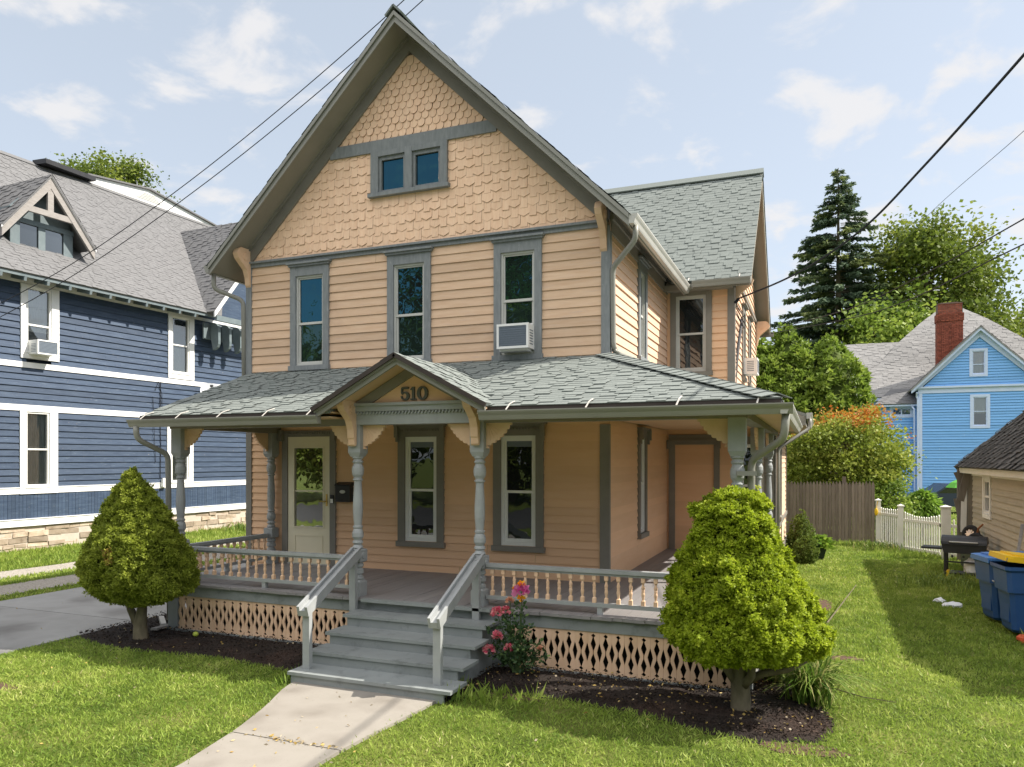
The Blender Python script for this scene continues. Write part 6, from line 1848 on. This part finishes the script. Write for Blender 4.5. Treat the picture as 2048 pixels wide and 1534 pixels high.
# downspout splash boards at the left corner
m = MB(); m.beam((-6.02, -2.2, .06), (-5.9, -2.62, .09), .10, .03); tag(m.build('splash_board', 'oldwood', loc=(-5.95, -2.4, .06)), 'short pale board lying on the mulch at the porch corner', 'board')
m = MB(); m.beam((-6.42, -2.0, .09), (-6.0, -2.35, .08), .07, .06); m.beam((-6.30, -1.86, .09), (-5.9, -2.2, .08), .05, .04); tag(m.build('drain_pipe', 'gutter_light', loc=(-6.2, -2.1, .06)), 'grey drain extension lying behind the trunk of the left conifer', 'pipe')
# mailbox, doorbell
t = thing('mailbox', 'black wall mailbox with oval plate beside the storm door', 'mailbox', (-4.44, 0, 1.8))
m = MB(); m.fbox(FRONT, -4.585, -4.30, 1.80, 2.07, .01, .12); m.build('box', 'black', t)
m = MB(); m.prism(Fr((-4.44, -.01, 2.07), (0, -1, 0), (1, 0, 0)), [(0, 0), (.13, 0), (.12, .02), (0, .06)], -.15, .15); m.build('lid', 'black', t)
m = MB(); m.prism(Fr((-4.44, -.12, 1.97), (1, 0, 0), (0, -1, 0)), [(.055 * math.cos(a), .028 * math.sin(a)) for a in [2 * math.pi * k / 18 for k in range(18)]], 0, .006); m.build('plate', 'sashgrey', t)
m = MB(); m.fbox(FRONT, -4.725, -4.66, 1.77, 1.91, .045, .065); tag(m.build('doorbell', 'black', loc=FRONT.p(-4.69, 1.77, .05)), 'black and white video doorbell on the door casing', 'doorbell')
m = MB(); m.fbox(FRONT, -4.72, -4.665, 1.775, 1.845, .0651, .069); o = m.build('face_plate', 'white', bpy.data.objects['doorbell'])
m = MB()
for x in (-3.15, -3.02, -2.89):
    m.lathe(x, -.004, [(1.235, .045), (1.31, .048), (1.34, .03), (1.37, .025), (1.395, .03)], 10, sy=.25)
# ------------------------------------------------------------------ rose bush and daylilies
def rose():
    t = thing('rose_bush', 'tall rose bush with pink and orange blooms beside the front steps', 'rose bush', (-.31, -2.72, .05))
    heads = [(-.229, 1.02, 0, .075), (-.369, .90, 1, .04), (-.529, .755, 2, .055), (-.418, .79, 3, .045), (-.523, .49, 4, .05), (-.623, .32, 5, .055), (-.388, .37, 6, .04), (-.002, .40, 7, .03)]
    m = MB(); P = []
    for x, z, k, r in heads:
        b = Vector((-.31 + RND.uniform(-.05, .05), -2.68, .04)); e = Vector((x, -2.76, z))
        side = (e + b) / 2 + Vector((RND.uniform(-.05, .05), 0, .06))
        pts = [b + (side - b) * q for q in (0, .33, .67)] + [side + (e - side) * q for q in (0, .33, .67, 1)]
        m.tube(pts, [.008] * 4 + [.006, .005, .004], 5); P += [(p, (e - b).normalized()) for p in pts[2:6]]
    for dx, hh in ((.25, .42), (.16, .60), (-.33, .5), (.32, .30), (-.12, .7), (.08, .85), (-.36, .3), (.1, .4), (.0, .55)):
        b = Vector((-.31, -2.68, .04)); e = Vector((-.31 + dx, -2.72 + RND.uniform(-.1, .08), hh))
        m.tube([b, (b + e) / 2 + ZUP * .05, e], [.008, .006, .004], 5); P += [(b + (e - b) * q + ZUP * .03, (e - b).normalized()) for q in (.35, .5, .65, .8, .95, 1)]
    m.build('stem', 'rose_stem', t)
    C = []; D = []
    for p, d in P:
        for k in range(13):
            o = Vector((RND.gauss(0, 1), RND.gauss(0, .7), RND.gauss(.1, .6))).normalized()
            C.append(p + o * RND.uniform(.01, .07)); D.append((o + d * .3).normalized())
    C = np.array(C); D = np.array(D); n = len(C)
    quads_obj('leaf', leaf_quads(C, D, NPR.uniform(.035, .065, n), NPR.uniform(.025, .042, n), .5), NPR.random(n), 'roseleaf', t)
    mats = ['petal_magenta', 'petal_peach', 'petal_pink', 'petal_pink', 'petal_pink', 'petal_pink', 'petal_pink', 'petal_peach']
    for x, z, k, r in heads:
        n = 46; ph = NPR.uniform(0, 6.28, n); el = NPR.uniform(-.5, 1.4, n)
        D = np.stack([np.cos(ph) * np.cos(el), np.sin(ph) * np.cos(el), np.sin(el)], 1); r *= 1.3; c = np.array([x, -2.77, z])
        quads_obj('bloom', leaf_quads(c + D * r * .35, unit(D + np.array([0, -.2, .3])), NPR.uniform(r * .6, r * .95, n), NPR.uniform(r * .6, r * 1.0, n), .6), NPR.random(n), mats[k], t)
    for x, z, s_ in ((-.22, 1.10, .05), (-.30, 1.045, .035), (-.225, .94, .045)):
        n = 20; D = unit(NPR.normal(size=(n, 3)) * np.array([1, 1, .8]) + np.array([0, -.2, .5])); quads_obj('bloom', leaf_quads(np.array([x, -2.785, z]) + D * .01, D, s_ * NPR.uniform(.8, 1.2, n), s_ * .8, .6), NPR.random(n), 'petal_orange', t)
M['rose_stem'] = paint("green rose stem", (.05, .09, .03), (.08, .12, .04), rough=.6, bump=0)
rose()
def blades(name, label, x, y, n, lo, hi, mat='lilyleaf', w_=.022, rad=.16, group=None):
    t = thing(name, label, 'plant', (x, y, .0), group)
    V = []; R_ = []
    for i in range(n):
        a = RND.uniform(0, 6.28); L = RND.uniform(lo, hi); out = RND.uniform(.35, 1.0)
        b = np.array([x + RND.gauss(0, rad * .5), y + RND.gauss(0, rad * .5), .03]); d = np.array([math.cos(a), math.sin(a), 0]); s_ = np.array([-d[1], d[0], 0]) * w_ / 2
        pts = []
        for k in range(6):
            q = k / 5; pts.append(b + d * (L * out * (q ** 1.4) * .75) + np.array([0, 0, L * (1.35 * q - (.55 + .5 * out) * q * q) * .8]))
        rr = RND.random() if RND.random() > .1 else 1
        for k in range(5):
            w0, w1 = [(1 - .15 * k if k else .7), (1 - .15 * (k + 1) if k < 4 else .05)]
            V.append([pts[k] - s_ * w0, pts[k] + s_ * w0, pts[k + 1] + s_ * w1, pts[k + 1] - s_ * w1]); R_.append(rr)
    quads_obj('leaf_blades', np.array(V), np.array(R_), mat, t)
    return t
GD = 'daylily clumps at the porch corner'
blades('daylily_plant', 'large arching daylily clump in front of the mulch end beside the conifer trunk', 2.80, -2.45, 420, .55, 1.15, group=GD)
blades('daylily_plant', 'smaller upright daylily clump against the porch lattice behind the conifer', 2.50, -1.75, 260, .5, .95, group=GD)
blades('weed_clump', 'tall weeds growing under the grill in the shade of the garage', 5.35, 6.3, 260, .25, .6, 'shrubleaf', .02, .9)
blades('weed_clump', 'dry weeds at the foot of the white picket fence', 4.6, 12.6, 220, .25, .55, 'lilyleaf', .02, .7)
blades('weed_clump', 'leafy weeds at the foot of the navy house foundation beside the porch post', -15.6, 10.6, 260, .3, .7, 'lilyleaf', .035, 1.4)
blades('weed_clump', 'sparse weeds in the mulch between the lattice and the steps', -2.75, -2.55, 26, .25, .5, 'lilyleaf', .015, .18)

# ================================================================== TREES
def limb_tree(name, label, x, y, h, crown, mat, leaf, nclus, per, seed, trunk_r=.25, crown_z=.35, flat=.7, group=None, clr=1.0, cat='tree', toprnd=None, bare=.25, rnd_shift=0):
    """trunk and forking limbs; leaf clusters gather round the limb ends inside the crown"""
    rg = np.random.default_rng(seed)
    t = thing(name, label, cat, (x, y, 0), group)
    m = MB(); tips = []
    cz = h * (1 + crown_z) / 2
    m.tube([(x, y, -.1), (x + .05, y, h * .2), (x, y + .05, h * crown_z), (x + .1, y, h * .75)], [trunk_r * 1.2, trunk_r, trunk_r * .8, trunk_r * .3], 9)
    for i in range(nclus):
        # cluster centre: on a rough ellipsoid shell, biased outward
        d = rg.normal(size=3); d /= np.linalg.norm(d); rr = rg.uniform(.45, 1.0) ** .6
        c = np.array([x, y, cz]) + d * rr * np.array([crown, crown, (h - h * crown_z) / 2])
        tips.append(c)
    tips = np.array(tips)
    for i in range(0, nclus, 2):
        c = tips[i]; z0 = max(h * crown_z * .7, min(h * .7, c[2] - .35 * math.hypot(c[0] - x, c[1] - y) - .1 * h))
        mid = np.array([x + (c[0] - x) * .45, y + (c[1] - y) * .45, z0 + (c[2] - z0) * .35])
        m.tube([(x, y, z0), tuple(mid), tuple(c)], [trunk_r * .28, trunk_r * .16, trunk_r * .05], 5)
    m.build('trunk', 'bark', t)
    cr = crown * clr * rg.uniform(.16, .30, nclus)
    C = np.repeat(tips, per, 0) + rg.normal(size=(nclus * per, 3)) * np.repeat(cr, per)[:, None] * np.array([1, 1, flat]) * .75
    D = unit(rg.normal(size=C.shape) * np.array([1, 1, .6]) + np.array([0, 0, -.25]))
    base = np.repeat(rg.uniform(.1, .75, nclus), per)
    R_ = base + rg.normal(size=len(base)) * .12 + rnd_shift
    if toprnd: R_ = toprnd(C, R_, rg)
    S = leaf * rg.uniform(.6, 1.2, len(C))
    quads_obj('crown', leaf_quads(C, D, S, S * .75, .5), R_, mat, t)
    return t
limb_tree('maple_tree', 'tall airy yellow green maple beside the dark spruce', 11.0, 57.5, 22.2, 5.0, 'mapleleaf', .34, 230, 170, 21, .38, .30)
limb_tree('broadleaf_tree', 'broad dark green tree filling the space below the maple and spruce', 7.6, 50.5, 14.6, 4.2, 'arbleaf', .36, 150, 120, 22, .3, .15)
limb_tree('broadleaf_tree', 'distant green tree at the right edge behind the light blue house', 21.0, 72, 17.0, 4.2, 'mapleleaf', .5, 90, 90, 23, .3, .3)
limb_tree('broadleaf_tree', 'yellow green treetop showing over the navy house roof', -42.5, 27.6, 23.6, 4.6, 'mapleleaf', .22, 150, 260, 24, .3, .45, clr=.75)
def jm_rnd(C, R_, rg):
    up = (C[:, 2] - 3.25) / .9
    hot = (mnoise_arr(C, 1.3) * .8 + up * .75) > .42
    return np.where(hot, rg.uniform(.68, 1, len(C)), np.clip(R_ * .85, 0, .68))
def mnoise_arr(C, f): return np.array([mnoise.noise(Vector(c) * f) for c in C])
limb_tree('japanese_maple', 'round yellow green ornamental maple with orange red top behind the stockade fence', 3.68, 16.6, 4.25, 1.85, 'jmleaf', .115, 260, 110, 25, .10, .18, flat=.5, clr=.75, cat='tree', toprnd=jm_rnd)
limb_tree('broadleaf_shrub', 'low green shrub spilling past the end of the stockade fence', 4.85, 15.3, 1.9, .75, 'arbleaf', .10, 60, 70, 26, .04, .12, clr=1.1, cat='shrub')
def spruce(name, label, x, y, h, rad, seed, zlow):
    rg = np.random.default_rng(seed)
    t = thing(name, label, 'tree', (x, y, 0))
    m = MB(); m.tube([(x, y, -.1), (x, y, h * .5), (x, y, h)], [.38, .24, .02], 9)
    Cs, Ds, Ls, Rs = [], [], [], []
    z = zlow
    while z < h - .2:
        fz = (h - z) / (h - zlow); R0 = rad * fz ** .78
        nb_ = int(7 + 8 * fz)
        for b in range(nb_):
            a = rg.uniform(0, 2 * np.pi); R = R0 * rg.uniform(.62, 1.12); zb = z + rg.uniform(-.7, .6)
            sp = np.linspace(.08, 1, max(4, int(R * 5)))
            pts = np.stack([x + np.cos(a) * R * sp, y + np.sin(a) * R * sp, zb + R * (.18 * sp - .42 * sp ** 2 + .16 * sp ** 4)], 1)
            m.tube([tuple(p) for p in pts[::max(1, len(pts) // 3)]], .035 if R > 1 else .02, 4)
            k = max(14, int(R * 70))
            q = rg.uniform(.15, 1, k) ** .8
            P = np.stack([np.interp(q, sp, pts[:, j]) for j in range(3)], 1)
            side = np.array([-np.sin(a), np.cos(a), 0]); ss = rg.choice([-1, 1], k)[:, None]
            D = side * ss * rg.uniform(.1, .9, k)[:, None] + np.array([np.cos(a), np.sin(a), 0]) * .6 + np.array([0, 0, -1]) * rg.uniform(-.15, .9, k)[:, None]
            Cs.append(P + rg.normal(size=(k, 3)) * .05); Ds.append(D); Ls.append(rg.uniform(.3, .62, k) * (.55 + .45 * fz)); Rs.append(np.clip(rg.normal(.45, .2) + .3 * (q - .5) + rg.normal(size=k) * .1, 0, 1))
        z += .34 + .18 * fz
    m.build('trunk', 'bark', t)
    C, D, L_, R_ = np.concatenate(Cs), unit(np.concatenate(Ds)), np.concatenate(Ls), np.concatenate(Rs)
    quads_obj('crown', leaf_quads(C, D, L_, .17 * (L_ / .45), .5), R_, 'spruceleaf', t)
spruce('spruce_tree', 'tall dark blue green spruce with drooping branches behind the yard', 4.45, 54.6, 25.6, 7.4, 31, 5.0)
GA_ = 'cedar trees behind the peach house'
def cedar(label, x, y, h, r, seed):
    clump_tree('cedar_tree', label, x, y, [(h, .03), (h * .95, r * .22), (h * .86, r * .48), (h * .72, r * .75), (h * .5, r * 1.0), (h * .3, r * 1.05), (.3, r * .9)],
               'arbleaf', 2600, 2.6, None, k=13, lo=.12, hi=.28, sw=.09, group=GA_, core=.82, nl=90, seed=seed, facing=True)
cedar('deep green cedar with the tallest pointed top behind the peach wing', 1.75, 21.2, 7.75, 1.45, 41)
cedar('deep green cedar standing half hidden behind the peach wing corner', .65, 20.6, 7.3, 1.3, 42)
cedar('deep green cedar nearest the light blue house roof edge', 3.30, 21.7, 7.3, 1.6, 43)
# weeping mound shrub
t = thing('weeping_shrub', 'bright green weeping mound shrub behind the white picket gate', 'shrub', (5.97, 16.4, 0))
n = 2400; th = NPR.uniform(0, 6.28, n); v = NPR.uniform(0, 1, n) ** .7
r = .62 * np.sin(v * 1.5); zc = 1.42 - 1.0 * (1 - np.cos(v * 1.5)) - .0
C = np.stack([5.97 + np.cos(th) * r, 16.4 + np.sin(th) * r, zc + NPR.normal(size=n) * .04], 1)
D = unit(np.stack([np.cos(th) * .6, np.sin(th) * .6, -v * 1.6 + .25], 1) + NPR.normal(size=(n, 3)) * .3)
quads_obj('crown', leaf_quads(C, D, NPR.uniform(.12, .24, n), NPR.uniform(.04, .07, n), .45), NPR.random(n), 'limeleaf', t)
m = MB(); m.lathe(5.97, 16.4, [(-.05, .05), (.5, .045), (1.25, .03)], 8); m.blob((5.97, 16.4, .9), .46, .46, .42); m.build('trunk', 'shrub_core', t)
# green patio umbrella beyond the garage corner
t = thing('garden_umbrella', 'bright green rounded garden umbrella showing beside the garage corner', 'umbrella', (6.75, 13.5, 0))
m = MB(); m.lathe(6.75, 13.5, [(1.72, .55), (1.86, .42), (1.97, .22), (2.02, .03)], 8); m.build('canopy', 'limepaint', t)
m = MB(); m.tube([(6.75, 13.5, 0), (6.75, 13.5, 1.95)], .02, 8); m.build('pole', 'gutter_light', t)
# parked car beyond the fence
def car(x, y, rz):
    t = thing('parked_car', 'dark blue parked car behind the white picket fence', 'car', (0, 0, 0))
    S = Fr((0, -.85, 0), (1, 0, 0), (0, -1, 0))
    m = MB()
    m.prism(S, [(-2.1, .35), (-2.12, .75), (-1.9, .88), (-1.0, .95), (-.35, 1.38), (.95, 1.40), (1.6, .98), (2.05, .92), (2.15, .6), (2.1, .35)], -1.7, 0); m.build('body', 'carblue', t)
    m = MB()
    for n0, n1 in ((0, .004), (-1.704, -1.70)):
        m.prism(S, [(-.85, .96), (-.30, 1.33), (.25, 1.34), (.25, .96)], n0, n1); m.prism(S, [(.32, .96), (.32, 1.34), (.90, 1.35), (1.38, .98)], n0, n1)
    m.build('side_window', 'pane', t)
    for px in (-1.35, 1.3):
        for py in (-.88, .68):
            m = MB(); m.tube([(px, py, .32), (px, py + .2, .32)], .32, 20); wh = m.build('wheel', 'rubber', t)
            m = MB(); m.tube([(px, py - .005, .32), (px, py + .01, .32)], .19, 14); m.build('rim', 'alloy', wh)
    m = MB(); m.box(-2.13, -2.10, -.75, -.45, .62, .76); m.build('headlight', 'white', t); m = MB(); m.box(-2.13, -2.10, .45, .75, .62, .76); m.build('headlight', 'white', t)
    t.location = (x, y, 0); t.rotation_euler = (0, 0, rz)
car(8.6, 29.5, .25)
# ================================================================== OVERHEAD CABLES
def cable(label, pts, rad, mat='cable', group='overhead service cables'):
    P = [Vector(p) for p in pts]; out = []
    for i in range(len(P) - 1):
        p0, p1, p2, p3 = P[max(0, i - 1)], P[i], P[i + 1], P[min(len(P) - 1, i + 2)]
        for k in range(12):
            q = k / 12
            out.append(.5 * ((2 * p1) + (p2 - p0) * q + (2 * p0 - 5 * p1 + 4 * p2 - p3) * q * q + (3 * p1 - p0 - 3 * p2 + p3) * q ** 3))
    out.append(P[-1])
    m = MB(); m.tube(out, rad, 5)
    tag(m.build('overhead_cable', mat, loc=P[0]), label, 'cable', group)
cable('upper of the two thin cables crossing above the front gable to the left', [(-19, -1.1, 3.9), (-12.666, -.248, 5.70), (-8.62, .33, 7.60), (-3.723, .657, 10.40), (1.2, 1.0, 13.9), (9, 1.6, 19.5)], .0085)
cable('lower of the two thin cables passing behind the front gable peak to the left', [(-19, -1.1, 3.5), (-12.666, -.248, 5.42), (-8.25, .437, 7.60), (-3.42, .779, 10.40), (1.5, 1.1, 13.9), (9.2, 1.7, 19.4)], .0085)
cable('thick black service cable sagging to the corner of the peach wing', [(1.42, 4.56, 5.62), (2.51, 3.166, 5.69), (3.466, 1.934, 5.98), (4.183, .606, 6.4), (4.889, -1.266, 6.79), (5.6, -3.2, 7.25), (8.8, -13, 9.4)], .017)
cable('thin cable rising to the upper right behind the maple', [(5.9, 40, 13.4), (6.844, 23.2, 12.05), (7.43, 10.54, 10.32), (7.75, 3.0, 9.4), (9.0, -13, 8.6)], .008)
cable('upper of the two cables running from the rear eave over the cedars to the right', [(1.75, 10.39, 5.93), (3.51, 6.8, 5.70), (4.583, 4.0, 5.70), (5.397, 1.095, 5.69), (6.3, -2.0, 5.75), (9.5, -13, 6.6)], .0105)
cable('lower of the two cables running from the rear eave over the cedars to the right', [(1.75, 10.39, 5.83), (4.10, 7.04, 5.655), (5.397, 1.095, 5.356), (6.3, -2.8, 5.25), (9.3, -13, 5.9)], .0105)
m = MB(); m.tube([(1.38, 4.57, 5.55), (1.45, 4.55, 5.62)], .03, 8)
for k in range(5):
    a = k * 1.1
    m.tube([(1.40, 4.65, 5.55 - .05 * k), (1.50 + .05 * math.sin(a), 4.9 + .1 * k, 5.25 + .1 * math.cos(a)), (1.42, 5.4 + .1 * k, 5.4), (1.40, 5.0, 4.9 - .1 * k), (1.39, 4.72, 4.6 - .15 * k)], .008, 5)
tag(m.build('service_drop', 'cable', loc=(1.4, 4.6, 5.5)), 'tangle of black service wires on the corner board of the peach wing', 'cable')

# ================================================================== ACROSS THE STREET (seen in the window glass)
gA = 'trees across the street'
limb_tree('broadleaf_tree', 'green trees across the street behind the camera', -14, -31, 18, 6.5, 'mapleleaf', .6, 150, 80, 51, .35, .04, group=gA)
src = bpy.data.objects['broadleaf_tree.003'] if 'broadleaf_tree.003' in bpy.data.objects else None
src = [o for o in COL.objects if o.get('group') == gA and o.parent is None][0]
for (x, y) in ((-24, -29), (-5, -31), (-34, -33), (3, -33), (-44, -30), (12, -32)):
    c = copy_tree(src); c.location = (x, y, 0); c.rotation_euler = (0, 0, RND.uniform(0, 6)); c.scale = (.68, .68, .62)
